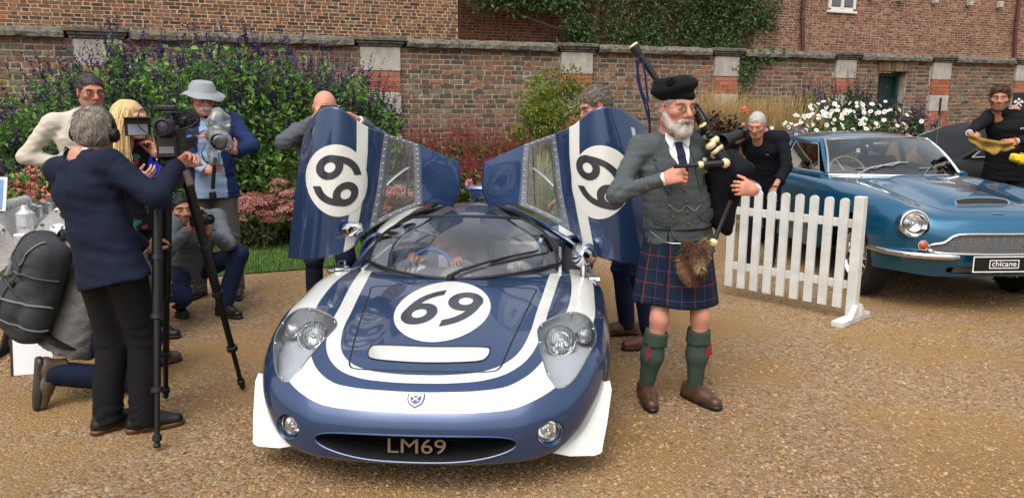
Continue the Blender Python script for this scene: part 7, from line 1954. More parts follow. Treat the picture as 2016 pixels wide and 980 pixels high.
# ---------------------------------------------------------------- onlookers, press and crew
def W2(loc, yaw, s): return (lambda u, v, Y: to_local(at(u, v, Y), loc, yaw, s)), (lambda d: dirl(d, yaw))
def open_front(jc, sc, w=.07, zlow=-.35):
 """jacket left open: shirt colour shows in a wedge down the front"""
 a, b = hexc(jc), hexc(sc)
 def f(V, J, fwd):
  q = V - J['chest']; x = q @ J['lat']; z = q @ J['up']; y = q @ fwd
  m = (y > .02) & (np.abs(x) < w * (.55 + .9 * np.clip((.15 - z) / .5, 0, 1))) & (z > zlow) & (z < .22)
  return np.where(m[:, None], b, a)
 return f
def headphones(J):
 R, c, root = J['Rh'], J['hc'], J['root']; th = np.linspace(-.25, math.pi + .25, 22)
 P = np.stack([.097 * np.cos(th), np.full(22, -.012), .010 + .112 * np.sin(th)], 1); ho = MB().tube(P @ R.T + c, .009, 8, flat=1.6).build('headphones', BLACK, root)
 for s in (-1, 1):
  m = MB(); m.lathe([(.0, .034), (.030, .033), (.038, .024), (.040, .004), (.036, 0)], c + R @ np.array((s * .078, -.010, -.008)), R @ np.array((s, 0, 0.)), 22); m.build('ear_cup', BLACK, ho)
def cameraman():
 loc, yaw, s = (-1.95, 3.62, 0), -18, .93; T, D = W2(loc, yaw, s)
 J = joints((-.01, .0, .96), (-.085, .0, 1.29), sh=.19, turn=-6)
 arms = {'R': (T(350, 322, 3.74), (.5, -.6, -.7), D((.75, .1, .5)), D((.35, -.5, -.75)), (.8, .9, .6), .4), 'L': (T(288, 492, 3.86), (-.9, -.2, -.4), D((.5, .2, .55)), D((.6, .6, -.2)), (.6, .8, .5), .4)}
 legs = {'R': (to_local((-1.86, 3.62, 0), loc, yaw, s), D((.9, .45, 0))), 'L': (to_local((-2.04, 3.62, 0), loc, yaw, s), D((.55, .75, 0)))}
 J = build_person('person', 'cameraman in navy suit jacket and black headphones seen from behind', loc, yaw, J, arms, legs, dict(c=T(188, 262, 3.75), R=yprm(24, -4, 2) * 1.07, face=dict(skin='#b8846c', hairc='#8a8078'), hair=dict(col='#8d8479', seed=21, n=3600, L=.024, thick=.011)),
  dict(top='#0f182c', trousers='#0e0e10', hem=.14, bulk=1.04, arm=1.12, leg=1.2, shirt='#e6e6ea', shoes='#120f0e', sole='#5a3726', drop=.045, vox=.0095), s, seed=31)
 headphones(J); root = J['root']
 pj = projector(bvh_of(J['topmesh']), J['fwd']); c = J['chest']; f = J['fwd']
 seam = [c + J['up'] * t - f * .0 for t in np.linspace(.17, -.40, 30)]; MB().tube(pj(np.array(seam), .0008), .0022, 4).build('back_seam', mat('navy_seam', '#0c1428', .8), J['top'])
 for q in (.80, .88, .96):
  p = J['elR'] + (J['wrR'] - J['elR']) * (q * .9); MB().lathe([(.008, 0), (.008, .004), (0, .005)], p + D((.2, -.8, .1)) * .05, D((.2, -.9, .1)), 10).build('sleeve_button', BLACK, root)
cameraman()
def tripod():
 root = thing('camera_tripod', 'black video tripod standing beside the cameraman in navy', 'tripod', (-1.74, 3.80, 0)); o = A3(root.location); W = lambda u, v, Y: at(u, v, Y) - o
 K = mat('tripod_black', '#131315', .4, .3, vary=.15); ap = W(338, 348, 3.80)
 for ft, tp in (((-1.69, 3.39, .015), (-.045, -.06, 0)), ((-1.55, 4.16, .015), (.06, .03, 0)), ((-1.93, 4.02, .015), (-.05, .06, 0))):
  a = ap + A3(tp); b = A3(ft) - o; d = b - a; u = nrm(d); L = np.linalg.norm(d); sd = nrm(np.cross(u, (0, .3, 1)))
  m = MB(); m.tube([a, a + d * .52], [.026, .024], 10); m.tube([a + d * .5, a + d * .80], .017, 10); m.tube([a + d * .78, b], .013, 10); lg = m.build('leg', K, root)
  for t in (.30, .52, .79, .965): MB().lathe([(.018, -.016), (.030 if t < .9 else .022, -.012), (.030 if t < .9 else .022, .012), (.018, .016)], a + d * t, u, 14).build('leg_clamp', mat('clamp_grey', '#2a2a2e', .35, .5), lg)
  MB().ell(b + (0, 0, .012), (.018, .018, .014), 10, 6).build('rubber_foot', RUBBER, lg)
 h = MB(); h.lathe([(.05, -.06), (.062, -.03), (.062, .02), (.045, .05), (.045, .075)], ap + (0, 0, .0), (0, 0, 1), 22, True); h.lathe([(.0, -.05), (.045, -.045), (.045, .045), (0, .05)], ap + (0, 0, .10), (1, 0, 0), 18); h.build('fluid_head', K, root)
 b = W(372, 362, 3.72); m = MB(); m.tube([ap + (.02, -.02, .09), W(355, 330, 3.74), W(372, 350, 3.70)], .010, 8); ha = m.build('pan_handle', K, root); MB().tube([W(366, 338, 3.71), W(376, 366, 3.69)], .019, 10).build('handle_grip', mat('foam_grip', '#4a4038', .9), ha)
 MB().tube([W(345, 362, 3.78), W(420, 480, 3.86), W(470, 560, 4.0)], .012, 6)
tripod()
def video_camera():
 root = thing('video_camera', 'black video camera with fluffy microphone on the tripod', 'video camera', tuple(at(340, 322, 3.80))); o = A3(root.location); root.scale = (.86,) * 3
 yaw = rad(13); R = rotm((0, 0, 1), yaw); K = mat('camera_black', '#121214', .45, vary=.15, scale=60, bump=.15)
 B = lambda c, h, b=.008: (R @ A3(c), h, R, b)
 def box(name, c, h, m=K, b=.008, par=root, rx=None): mb = MB(); mb.box(R @ A3(c), h, R if rx is None else R @ rx, b); return mb.build(name, m, par, False)
 bd = box('camera_body', (0, .03, .12), (.062, .12, .085)); box('battery', (0, -.11, .10), (.05, .025, .06), mat('battery_grey', '#1d1d20', .5)); box('base_plate', (0, .02, .015), (.05, .11, .018))
 lab = box('battery_label', (0, -.137, .085), (.038, .001, .018), mat('label_grey', '#707074', .5), .0, bd)
 m = MB(); m.lathe([(.045, .12), (.062, .15), (.066, .27), (.075, .28), (.08, .36), (.072, .36), (.05, .28)], R @ np.array((0, 0, .13)), R @ np.array((0, 1., 0)), 28); m.build('lens_barrel', K, root)
 # top handle, viewfinder facing back, fold-out screen, microphone
 m = MB(); m.tube([R @ A3(p) for p in ((0, -.02, .20), (0, -.02, .275), (0, .02, .29), (0, .14, .285), (0, .15, .21))], .014, 8); m.build('top_handle', K, root)
 box('hot_shoe_receiver', (0, -.03, .315), (.055, .035, .016))
 vf = box('viewfinder', (0, -.135, .215), (.05, .045, .04), b=.015); m = MB(); m.lathe([(.046, 0), (.05, .02), (.038, .024), (.032, .008), (0, .006)], R @ np.array((0, -.175, .215)), R @ np.array((0, -1., 0)), 20); m.build('eyecup', RUBBER, vf); m = MB(); m.lathe([(.028, 0), (0, .003)], R @ np.array((0, -.186, .215)), R @ np.array((0, -1., 0)), 16); m.build('eyepiece_glass', mat('eyepiece', '#2a2a4a', .1, spec=.9), vf)
 sx = rotm((0, 0, 1), rad(18)); ls = box('fold_out_screen', (-.155, -.06, .21), (.068, .008, .048), b=.004, rx=sx); mb = MB(); mb.box(R @ np.array((-.153, -.069, .197)), (.05, .001, .030), R @ sx); mb.build('screen_picture', mat('screen_grey', '#8c93a6', .25), ls, False); box('screen_hood', (-.15, -.085, .262), (.068, .03, .003), b=.001, rx=sx, par=ls)
 mb = MB(); mb.tube([R @ A3(p) for p in ((.07, -.02, .24), (.08, .08, .245))], .016, 10); mb.tube([R @ A3(p) for p in ((.05, 0, .25), (.09, .0, .255))], .01, 6); mic = mb.build('microphone_mount', K, root)
 P = [cone(R @ A3((.075, .05, .25)), R @ A3((.085, .20, .25)), .046, .044, .02)]; V, F = solid(P, .008); Nn = vnormals(V, F); r = np.random.default_rng(3); cc = hexc('#33343a'); T_ = tufts(V, Nn, 9000, .018, cc, r, (0, 0, -.3), .0012, .4, .6); V, F, C = join([(V, F, cc), T_]); put('fluffy_windshield', mk_mesh('fluffy_windshield', V, F, True, C), HAIRM, root)
 wm = [((-.02, -.05, .30), (-.12, -.09, .31), (-.14, -.10, .22), (-.07, -.12, .16)), ((.03, -.06, .19), (.12, -.08, .21), (.16, -.02, .25), (.10, .03, .25)), ((.04, -.10, .14), (.14, -.12, .16), (.2, -.06, .19))]
 for w in wm: MB().tube(spline([R @ A3(p) for p in w], 18), .0035, 6).build('cable', RUBBER, root)
 MB().tube([R @ A3((.11, -.115, .155)), R @ A3((.135, -.12, .16))], .008, 8).build('cable_plug', mat('plug_blue', '#2a6ac0', .4), root)
 MB().tube([R @ A3(p) for p in ((.15, -.10, .16), (.20, -.08, .175), (.21, -.05, .155), (.16, -.09, .15))], .004, 6).build('coiled_cable', mat('cable_orange', '#c8692a', .5), root)
 btn = MB(); r = np.random.default_rng(2)
 for i in range(18): btn.box(R @ np.array((.064, -.05 + .02 * (i % 6), .07 + .035 * (i // 6))), (.003, .005, .005), R)
 for i in range(8): btn.box(R @ np.array((-.03 + .02 * (i % 4), -.0935 - .0, .165 + .018 * (i // 4))), (.005, .003, .004), R)
 btn.build('button', mat('button_grey', '#4a4a50', .5), bd, False, kind='stuff')
video_camera()
def blazer_man():
 loc, yaw, s = (-3.10, 5.60, 0), 211, 1.03; T, D = W2(loc, yaw, s)
 J = joints((0, 0, .97), (0, 0, 1.31), sh=.195)
 arms = {'R': (T(132, 322, 5.50), (1, -.35, -.1), D((.6, .3, -.5)), D((.2, .9, .2)), (.4, .5, .4), .4), 'L': (T(232, 372, 5.45), (-1, -.3, -.3), D((.3, -.5, -.5)), D((-.7, .2, 0)), (.4, .5, .4), .4)}
 legs = {'R': ((.13, .02, 0), (.2, 1, 0)), 'L': ((-.13, .02, 0), (-.2, 1, 0))}
 J = build_person('person', 'bearded man in cream blazer and glasses with hand on hip', loc, yaw, J, arms, legs, dict(c=T(179, 183, 5.52), R=yprm(14, -6, 0), face=dict(skin='#b07a60', hairc='#4a423c', stubble=.45, beardcol='#7a6e66', nose=1.1), hair=dict(col='#3c3632', seed=22, n=2600, L=.022, thick=.008)),
  dict(top='#beb6a8', topcol=open_front('#beb6a8', '#8fa6c8', .05), trousers='#25303f', hem=.15, bulk=1.0, arm=.98, shirt='#9db2d2', shoes='#2a1f1a'), s, seed=41)
 for sx in (1, -1): patch(J, 'lapel', smooth_poly([(sx * .045, .19), (sx * .085, .17), (sx * .125, .06), (sx * .095, -.06), (sx * .062, -.10), (sx * .05, .05)], 36), CLOTH, .008, col='#b2aa9c', thick=.004)
 spectacles(J, '#1e1c1c', .002)
blazer_man()
def long_hair(J, col, seed, n=1500, length=.42):
 r = np.random.default_rng(seed); root, c, R = J['root'], J['hc'], J['Rh']
 P = [ell((0, -.018, .036), (.086, .106, .092), k=.02), ell((0, -.06, -.06), (.075, .06, .10), k=.04), ell((0, .110, -.03), (.085, .085, .098), k=.012, op='-'), slab((0, -.02, -.20), (.2, .2, .06), r=.02, k=.01, op='-')]
 V, F = solid(P, .006, wavy(seed, .002, 90)); parts = [(V @ R.T + c, F, hexc(col) * .85)]
 a = np.where(r.random(n) < .6, r.uniform(4.4, 7.1, n), r.uniform(2.3, 7.1, n)); q = r.uniform(.5, 1.0, n); k = 9; t = np.linspace(0, 1, k)
 el_ = .2 + 1.1 * r.random(n); st = np.stack([.083 * np.cos(a) * np.cos(el_), .102 * np.sin(a) * np.cos(el_) - .015, .036 + .088 * np.sin(el_)], 1)
 S = []
 for i in range(n):
  x, y, z = st[i]; L = length * r.uniform(.7, 1.05) + z - .05; sp = r.normal(0, .02); dr = .04 * math.copysign(1, x)
  x2 = x * (.083 / max(.03, math.hypot(x, y * .8))) ; y2 = y * (.083 / max(.03, math.hypot(x, y * .8))); b = np.clip(t * 4, 0, 1) ** .6; x = x + (x2 - x) * b; y = y + (y2 - y) * b
  pts = np.stack([x * (1 + 1.5 * t ** .8) + sp * t ** 2 + .006 * np.sin(t * 9 + i), y + .05 * t - .02 * np.sin(t * 2.4) + r.normal(0, .018) * t ** 2, z - L * t ** 1.05], 1)
  S.append((pts * (.93, .93, 1)) @ R.T + c)
 mb = MB();
 for p in S: mb.col = hexc(col) * r.uniform(.7, 1.35) + hexc('#6a4a24') * r.uniform(0, .12); mb.tube(p, np.linspace(.0040, .0014, k), 3, cap=False)
 Vt, Ct = np.concatenate(mb.V), np.concatenate(mb.C); Ft = np.array(mb.F)
 V, F, C = join(parts + [(Vt, Ft, Ct)]); put('hair', mk_mesh('hair', V, F, True, C), HAIRM, root)
def blonde_woman():
 loc, yaw, s = (-2.56, 5.10, 0), -104, .94; T, D = W2(loc, yaw, s)
 J = joints((0, 0, .96), (0, .02, 1.29), sh=.16)
 arms = {'R': (T(274, 352, 4.92), (.4, -.6, -.6), D((.8, -.1, .25)), D((.1, .6, .7)), (.5, .6, .4), .4), 'L': (T(306, 305, 5.05), (-.5, -.5, -.6), D((-.3, .1, .9)), D((-.6, -.5, .1)), (.7, .8, .5), .4)}
 legs = {'R': ((.10, .0, 0), (.1, 1, 0)), 'L': ((-.10, .02, 0), (-.1, 1, 0))}
 fl = lambda V, J, f: np.where((wavy(77, 1, 55)(V[:, 0], V[:, 1], V[:, 2]) > 1.1)[:, None], hexc('#2f6a5c'), np.where((wavy(78, 1, 60)(V[:, 0], V[:, 1], V[:, 2]) > 1.2)[:, None], hexc('#8a3a5a'), hexc('#14161f')))
 J = build_person('person', 'blonde long-haired woman in profile holding a blue clipboard', loc, yaw, J, arms, legs, dict(c=T(256, 236, 5.0), R=yprm(4, -4, 0) * 1.08, face=dict(skin='#c8957e', hairc='#b08a58', female=True, nose=.9)), dict(top='#14161f', topcol=fl, topname='blouse', trousers='#16181f', hem=.12, bulk=.92, arm=.85, shoes='#1a1616'), s, seed=51)
 long_hair(J, '#d0b07a', 52, length=.40)
 cb = thing('clipboard', 'bright blue clipboard with white papers in the hands of the blonde woman', 'clipboard', tuple(at(300, 350, 4.95))); R = rotm((0, 0, 1), rad(-35)) @ rotm((1, 0, 0), rad(-18))
 MB().box((0, 0, 0), (.085, .004, .14), R, .003).build('board', mat('clipboard_blue', '#1a2aa0', .4), cb, False); MB().box(R @ np.array((-.012, .008, .004)), (.083, .003, .137), R, .001).build('paper', mat('paper_white', '#dcdcd8', .8), cb, False)
 MB().box(R @ np.array((0, -.008, .125)), (.03, .006, .014), R, .003).build('clip', CHROME, cb, False)
blonde_woman()
def hat_man():
 loc, yaw, s = (-2.51, 6.36, 0), 199, 1.02; T, D = W2(loc, yaw, s)
 J = joints((0, 0, .97), (0, .0, 1.31), sh=.195)
 arms = {'R': (T(408, 338, 6.02), (.8, -.6, -.6), D((.8, -.2, .4)), D((.1, .9, -.3)), (.7, .9, .6), .5), 'L': (T(462, 300, 6.02), (-1, -.3, -.5), D((-.5, -.1, .8)), D((-.5, .5, .2)), (.6, .8, .5), .4)}
 legs = {'R': (to_local((-2.68, 6.34, 0), loc, yaw, s), D((-.2, -1, 0))), 'L': (to_local((-2.36, 6.36, 0), loc, yaw, s), D((.35, -.95, 0)))}
 J = build_person('person', 'man with white moustache in grey sun hat and blue blazer', loc, yaw, J, arms, legs, dict(c=T(400, 196, 6.28), R=yprm(18, -10, 0), face=dict(skin='#bf8a74', hairc='#c8c4bc', nose=1.1), hair=dict(col='#bdb8b0', seed=23, n=900, L=.016)),
  dict(top='#182a54', topcol=open_front('#182a54', '#8fa3bd', .085, -.5), trousers='#55524e', hem=.13, bulk=1.06, arm=1.1, leg=1.12, shoes='#262220', boot=True), s, seed=61)
 root, hc, R = J['root'], J['hc'], J['Rh']
 hm = MB(); hm.lathe([(0, .138), (.05, .137), (.078, .130), (.090, .11), (.104, .062), (.108, .056), (.135, .046), (.165, .026), (.166, .022), (.132, .040), (.102, .050), (.098, .06)], (0, 0, 0), (0, 0, 1), 40)
 V = np.concatenate(hm.V) * (1, 1.12, 1) + (0, -.012, .006); a = np.arctan2(V[:, 1], V[:, 0]); q = np.hypot(V[:, 0], V[:, 1]); V[:, 2] += np.clip(q - .11, 0, 1) * (.25 * np.sin(a * 2 + .6) + .12 * np.sin(a * 5)); hm.V = [V @ R.T + hc]; ho = hm.build('sun_hat', cloth('hat_grey', '#8d9298', 380, .12), root)
 th = np.linspace(0, 2 * math.pi, 30); MB().tube(np.stack([.108 * np.cos(th), .119 * np.sin(th) - .012, np.full(30, .052)], 1) @ R.T + hc, .004, 5, cap=False).build('hat_seam', mat('seam_grey', '#6d7278', .8), ho)
 for sx in (-1, 1): MB().tube(spline([hc + R @ np.array(p) for p in ((sx * .095, .0, .03), (sx * .075, .03, -.08), (sx * .02, .05, -.15))], 10), .0025, 5).build('chin_cord', BLACK, ho)
 B = [cone((-.048, .070, -.066), (-.003, .100, -.047), .008, .012, .01), cone((.048, .070, -.066), (.003, .100, -.047), .008, .012, .01)]; V, F = solid(B, .0048); Nn = vnormals(V, F); r = np.random.default_rng(9); c = hexc('#d6d0c4'); Tt = tufts(V, Nn, 500, .022, c, r, (0, .2, -.5), .0016); V, F, C = join([(V @ R.T + hc, F, c), (Tt[0] @ R.T + hc, Tt[1], Tt[2])]); put('moustache', mk_mesh('moustache', V, F, True, C), HAIRM, root)
 V, F = solid([cone(J['neck'] + (0, .02, -.01), J['neck'] + (0, .03, .035), .068, .062, .02)], .008, wavy(3, .004, 60)); put('scarf', mk_mesh('scarf', V, F, True, np.where((wavy(4, 1, 140)(*V.T) > .5)[:, None], hexc('#8a8fa8'), hexc('#20222e'))), CLOTH, root)
 # camera in a clear rain cover
 cm = thing('covered_camera', 'camera in a clear plastic rain cover held by the sun-hatted man', 'camera', tuple(at(432, 300, 5.95))); o = A3(cm.location); W = lambda u, v, Y: at(u, v, Y) - o
 MB().box(W(428, 258, 5.95), (.05, .06, .05), rotm((0, 0, 1), rad(20)), .012).build('camera_body', BLACK, cm); m = MB(); d = nrm((.35, -.9, -.1)); m.lathe([(.045, 0), (.048, .14), (.06, .15), (.06, .20), (.05, .20), (.045, .17), (0, .16)], W(430, 272, 5.93), d, 24); m.build('lens', BLACK, cm)
 P = [ell(W(430, 240, 5.95), (.085, .085, .10), k=.04), cone(W(428, 270, 5.92), W(440, 282, 5.76), .085, .07, .04, fb=True), cone(W(425, 290, 5.95), W(421, 322, 5.95), .06, .035, .03)]; V, F = solid(P, .011, wavy(15, .009, 48)); put('rain_cover', mk_mesh('rain_cover', V, F), glass('clear_plastic', (.95, .96, .97), .08, 1.1, .14), cm)
 m = MB(); m.tube([W(424, 310, 5.95), W(421, 340, 5.95), W(419, 372, 5.96)], .016, 8); m.box(W(419, 385, 5.96), (.022, .022, .03), None, .004); m.build('grip_handle', BLACK, cm)
 st = MB(); st.tube(spline([W(405, 285, 6.1), W(397, 300, 6.08), W(405, 318, 6.05), W(418, 322, 5.98)], 14), .012, 6, flat=.3); st.build('strap', mat('strap_red', '#2a1416', .8), cm)
hat_man()
def dslr(name, label, loc, yaw, pitch=0, lens=.10, lr=.034, hood=None):
 """stills camera with its lens along local +y"""
 cm = thing(name, label, 'camera', tuple(loc)); R = rotm((0, 0, 1), rad(yaw)) @ rotm((1, 0, 0), rad(pitch)); m = MB(); m.box((0, 0, 0), (.068, .032, .045), R, .012); m.box(R @ np.array((.052, .022, -.004)), (.018, .022, .042), R, .012); m.box(R @ np.array((0, .008, .055)), (.028, .03, .018), R, .010); b = m.build('camera_body', BLACK, cm)
 m = MB(); pr_ = [(lr, .02), (lr, .02 + lens * .5), (lr * 1.08, .02 + lens * .52), (lr * 1.08, .02 + lens)]
 if hood: pr_ += [(hood, .03 + lens), (hood * 1.06, .03 + lens + .07), (hood, .03 + lens + .07), (lr * .95, .03 + lens)]
 else: pr_ += [(lr * .9, .02 + lens)]
 pr_ += [(lr * .85, .01 + lens), (0, .0 + lens)]; m.lathe(pr_, (0, 0, 0), R @ np.array((0, 1., 0)), 26); lo = m.build('lens', mat('lens_black', '#17181a', .5, vary=.2), cm)
 m = MB(); m.lathe([(lr * .84, .012 + lens), (lr * .4, .02 + lens), (0, .022 + lens)], (0, 0, 0), R @ np.array((0, 1., 0)), 20); m.build('front_element', mat('coated_glass', '#101828', .05, spec=.9), lo)
 m = MB()
 for k in range(2): m.lathe([(lr * 1.02, .045 + k * lens * .4), (lr * 1.1, .05 + k * lens * .4), (lr * 1.1, .07 + k * lens * .4), (lr * 1.02, .075 + k * lens * .4)], (0, 0, 0), R @ np.array((0, 1., 0)), 26)
 m.build('focus_ring', RUBBER, lo)
 return cm
def crouching_man():
 loc, yaw, s = (-2.44, 5.80, 0), -128, .98; T, D = W2(loc, yaw, s)
 J = joints((0, -.16, .36), (.0, -.03, .64), sh=.18)
 arms = {'R': (T(374, 452, 5.52), (.7, -.4, -.7), D((.5, -.4, .55)), D((.5, .5, .2)), (.5, .7, .5), .4), 'L': (T(408, 462, 5.50), (-.8, -.1, -.7), D((-.2, -.3, .8)), D((-.5, .5, .4)), (.6, .8, .5), .4)}
 legs = {'R': (to_local((-2.64, 5.78, 0), loc, yaw, s), D((.75, -.65, 0)), (.35, 1, .5)), 'L': (to_local((-2.24, 5.74, 0), loc, yaw, s), D((.85, -.5, 0)), (-.35, 1, .5))}
 J = build_person('person', 'crouching photographer in grey sweater and jeans behind the tripod', loc, yaw, J, arms, legs, dict(c=T(357, 415, 5.70), R=yprm(-12, 4, 0), face=dict(skin='#a8755a', hairc='#1d1a18', stubble=.7, nose=1.1), hair=dict(col='#1a1715', seed=24, n=2200, L=.018)), dict(top='#5f646a', topname='sweater', topmat=SMOOTHCLOTH, trousers='#16223c', hem=.06, bulk=1.0, arm=1.05, leg=1.06, shoes='#121113', boot=True, shirt='#3a3d42'), s, seed=71)
 dslr('stills_camera', 'small black camera held by the crouching photographer', at(392, 432, 5.42), -128 + 10, 4)
crouching_man()
def kneeling_person():
 loc, yaw, s = (-2.42, 4.22, 0), -46, 1.0; T, D = W2(loc, yaw, s)
 J = joints((0, -.06, .46), (.05, .09, .79), sh=.19)
 arms = {'R': ((.10, .36, .40), (1, -.2, -.4), (-.3, .6, -.4), (-1, .1, 0), (.5, .6, .4), .4), 'L': ((-.10, .36, .55), (-1, -.2, -.5), (.2, .9, .1), (.7, .1, -.4), (.5, .6, .4), .4)}
 boot = np.stack([(1, 0, 0), (0, -.15, -.988), (0, .988, -.15)], 1)
 legs = {'R': ((.15, -.33, .20), (0, 1, 0), (.35, 1, -.6), (.15, -.25, .185), boot), 'L': ((-.14, .34, 0), (0, 1, 0), (-.2, 1, .4))}
 J = build_person('person', 'kneeling photographer in grey waterproof and jeans, half hidden by the cameraman', loc, yaw, J, arms, legs, dict(c=(-.05, .08, .99), R=yprm(0, -10, 0), face=dict(skin='#b8846c', hairc='#5a4a3c'), hair=dict(col='#5a4a3c', seed=25, n=1500)), dict(top='#666562', topmat=SHELL, trousers='#141e33', hem=.20, bulk=1.16, arm=1.15, leg=1.06, shoes='#5a4a3c', sole='#2c2a28', boot=True), s, seed=81)
 bp = thing('backpack', 'large dark grey camera backpack on the kneeling photographer', 'backpack', tuple(at(84, 668, 4.02)), rad(-46)); K = cloth('pack_grey', '#36373b', 500, .2, .7); K2 = cloth('pack_black', '#1a1a1c', 500, .2, .7)
 tilt = rotm((0, 1, 0), rad(12)) @ rotm((1, 0, 0), rad(-16)); c = np.array((0, -.0, .30))
 q = lambda *p: c + tilt @ np.array(p); wv, fd = wavy(44, .010, 17), folds([(q(0, -.1, .05), tilt @ np.array((.2, 0, 1.)), .006, .07, .25), (q(.1, 0, -.15), (1., .3, .6), .006, .06, .2)], 45)
 V, F = solid([slab(q(0, 0, .0), (.175, .11, .29), tilt, .095, .03), ell(q(0, -.10, -.09), (.135, .075, .15), tilt, k=.04), ell(q(-.165, -.01, -.13), (.045, .07, .12), tilt, k=.03), ell(q(.165, -.01, -.13), (.045, .07, .12), tilt, k=.03), ell(q(0, -.085, .13), (.12, .045, .09), tilt, k=.03)], .010, lambda X, Y, Z: (wv(X, Y, Z) + fd(X, Y, Z)) * .7); pk = put('pack', mk_mesh('pack', V, F), K, bp)
 MB().tube(spline([q(-.13, -.115, -.02), q(-.05, -.165, .035), (q(.05, -.165, .035)), q(.13, -.115, -.02)], 20), .006, 5).build('pocket_zip', BLACK, bp)
 for sx in (-1, 1):
  MB().tube(spline([c + tilt @ np.array(p) for p in ((sx * .09, .07, .24), (sx * .11, .18, .27), (sx * .13, .30, .10), (sx * .15, .24, -.12), (sx * .12, .08, -.22))], 24), .026, 8, flat=.35).build('shoulder_strap', K2, bp)
  MB().tube(spline([c + tilt @ np.array(p) for p in ((sx * .15, .03, -.20), (sx * .22, .12, -.24), (sx * .20, .28, -.26))], 14), .032, 8, flat=.4).build('hip_belt', K2, bp)
 pb = bvh_of(pk.data)
 def hug(pts, k=26): return [np.array(h[0] + h[1] * .005) for h in (pb.find_nearest(Vector(p)) for p in spline([q(*p) for p in pts], k))]
 SG = mat('strap_grey', '#6c6d68', .8)
 for z in (.10, -.04, -.17): MB().tube(hug(((-.2, .05, z), (-.17, -.12, z), (0, -.22, z - .015), (.17, -.12, z), (.2, .05, z))), .010, 6, flat=.4).build('compression_strap', SG, bp)
 for x in (-.10, .10):
  MB().tube(hug(((x, -.05, .3), (x, -.2, .2), (x, -.25, 0), (x, -.22, -.2))), .009, 6, flat=.4).build('lid_strap', SG, bp)
  MB().box(hug(((x, -.2, .06), (x, -.2, .02)), 2)[0], (.016, .008, .02), tilt, .004).build('buckle', BLACK, bp)
 MB().tube(spline([c + tilt @ np.array(p) for p in ((-.10, -.088, .18), (0, -.10, .22), (.10, -.088, .18))], 14), .005, 5).build('zip', BLACK, bp)
 MB().tube(spline([c + tilt @ np.array(p) for p in ((-.04, .05, .27), (-.03, .05, .32), (.03, .05, .32), (.04, .05, .27))], 12), .012, 6, flat=.4).build('grab_handle', K2, bp)
SHELL = clothv('shell_fabric', .6, .9)
kneeling_person()
def bald_man():
 loc, yaw, s = (-1.36, 5.62, 0), 182, 1.0; T, D = W2(loc, yaw, s)
 J = joints((0, 0, .96), (0, .03, 1.28), sh=.19)
 arms = {'R': (T(622, 236, 5.30), (.9, -.1, -.6), D((.25, -.2, .9)), D((.8, .4, 0)), (.5, .7, .5), .4), 'L': (T(706, 238, 5.22), (-.9, -.2, -.5), D((-.8, -.3, .45)), D((-.1, -.6, -.8)), (.3, .4, .3), .3)}
 legs = {'R': (to_local((-1.52, 5.70, 0), loc, yaw, s), D((-.2, -1, 0))), 'L': (to_local((-1.22, 5.66, 0), loc, yaw, s), D((.2, -1, 0)))}
 J = build_person('person', 'bald man in grey jacket leaning over the raised left car door', loc, yaw, J, arms, legs, dict(c=T(640, 214, 5.45), R=yprm(12, -24, 0), face=dict(skin='#c48a74', hairc='#8a7a70', stubble=.25)), dict(top='#51555b', trousers='#121a2e', hem=.10, bulk=1.03, arm=1.08, shirt='#d8dade', shoes='#17141a'), s, seed=91)
 spectacles(J, '#2a2624', .0022)
 ph = thing('phone', 'black phone held up by the bald man over the door', 'phone', tuple(at(650, 214, 5.20))); R = rotm((0, 0, 1), rad(-8)) @ rotm((1, 0, 0), rad(-60)); MB().box((0, 0, 0), (.075, .005, .038), R, .003).build('case', BLACK, ph); MB().box(R @ np.array((0, .006, 0)), (.070, .001, .034), R).build('screen', mat('phone_screen', '#1a2028', .1), ph, False); MB().lathe([(.009, 0), (.009, .003), (0, .003)], R @ np.array((.055, -.005, .02)), R @ np.array((0, -1., 0)), 12).build('camera_lens', CHROME, ph)
bald_man()
def suit_man():
 loc, yaw, s = (.86, 5.12, 0), 100, 1.0; T, D = W2(loc, yaw, s)
 J = joints((0, -.02, .96), (0, .16, 1.26), sh=.19)
 arms = {'R': (T(1110, 385, 5.02), (.4, -.6, -.7), D((-.75, -.1, -.55)), D((-.4, -.3, -.85)), (.15, .25, .2), .1), 'L': (T(1140, 360, 4.90), (-.7, -.3, -.6), D((-.7, -.1, -.4)), D((-.3, .5, -.7)), (.3, .4, .3), .3)}
 legs = {'R': (to_local((.82, 5.24, 0), loc, yaw, s), D((-1, -.1, 0))), 'L': (to_local((.93, 4.92, 0), loc, yaw, s), D((-1, -.15, 0)))}
 arms = {'R': arms['R'], 'L': arms['L']}
 J = build_person('person', 'brown-haired man in navy suit and tan shoes behind the raised right door', loc, yaw, J, arms, legs, dict(c=T(1172, 208, 5.10), R=yprm(4, -26, 0), face=dict(skin='#b98570', hairc='#5f564e'), hair=dict(col='#6a5f55', seed=26, n=3000, L=.024, thick=.011)), dict(top='#18254a', trousers='#131c38', hem=.14, bulk=1.03, arm=1.08, shirt='#c8d0e0', shoes='#5f3822', sole='#2c1c14'), s, seed=101)
suit_man()
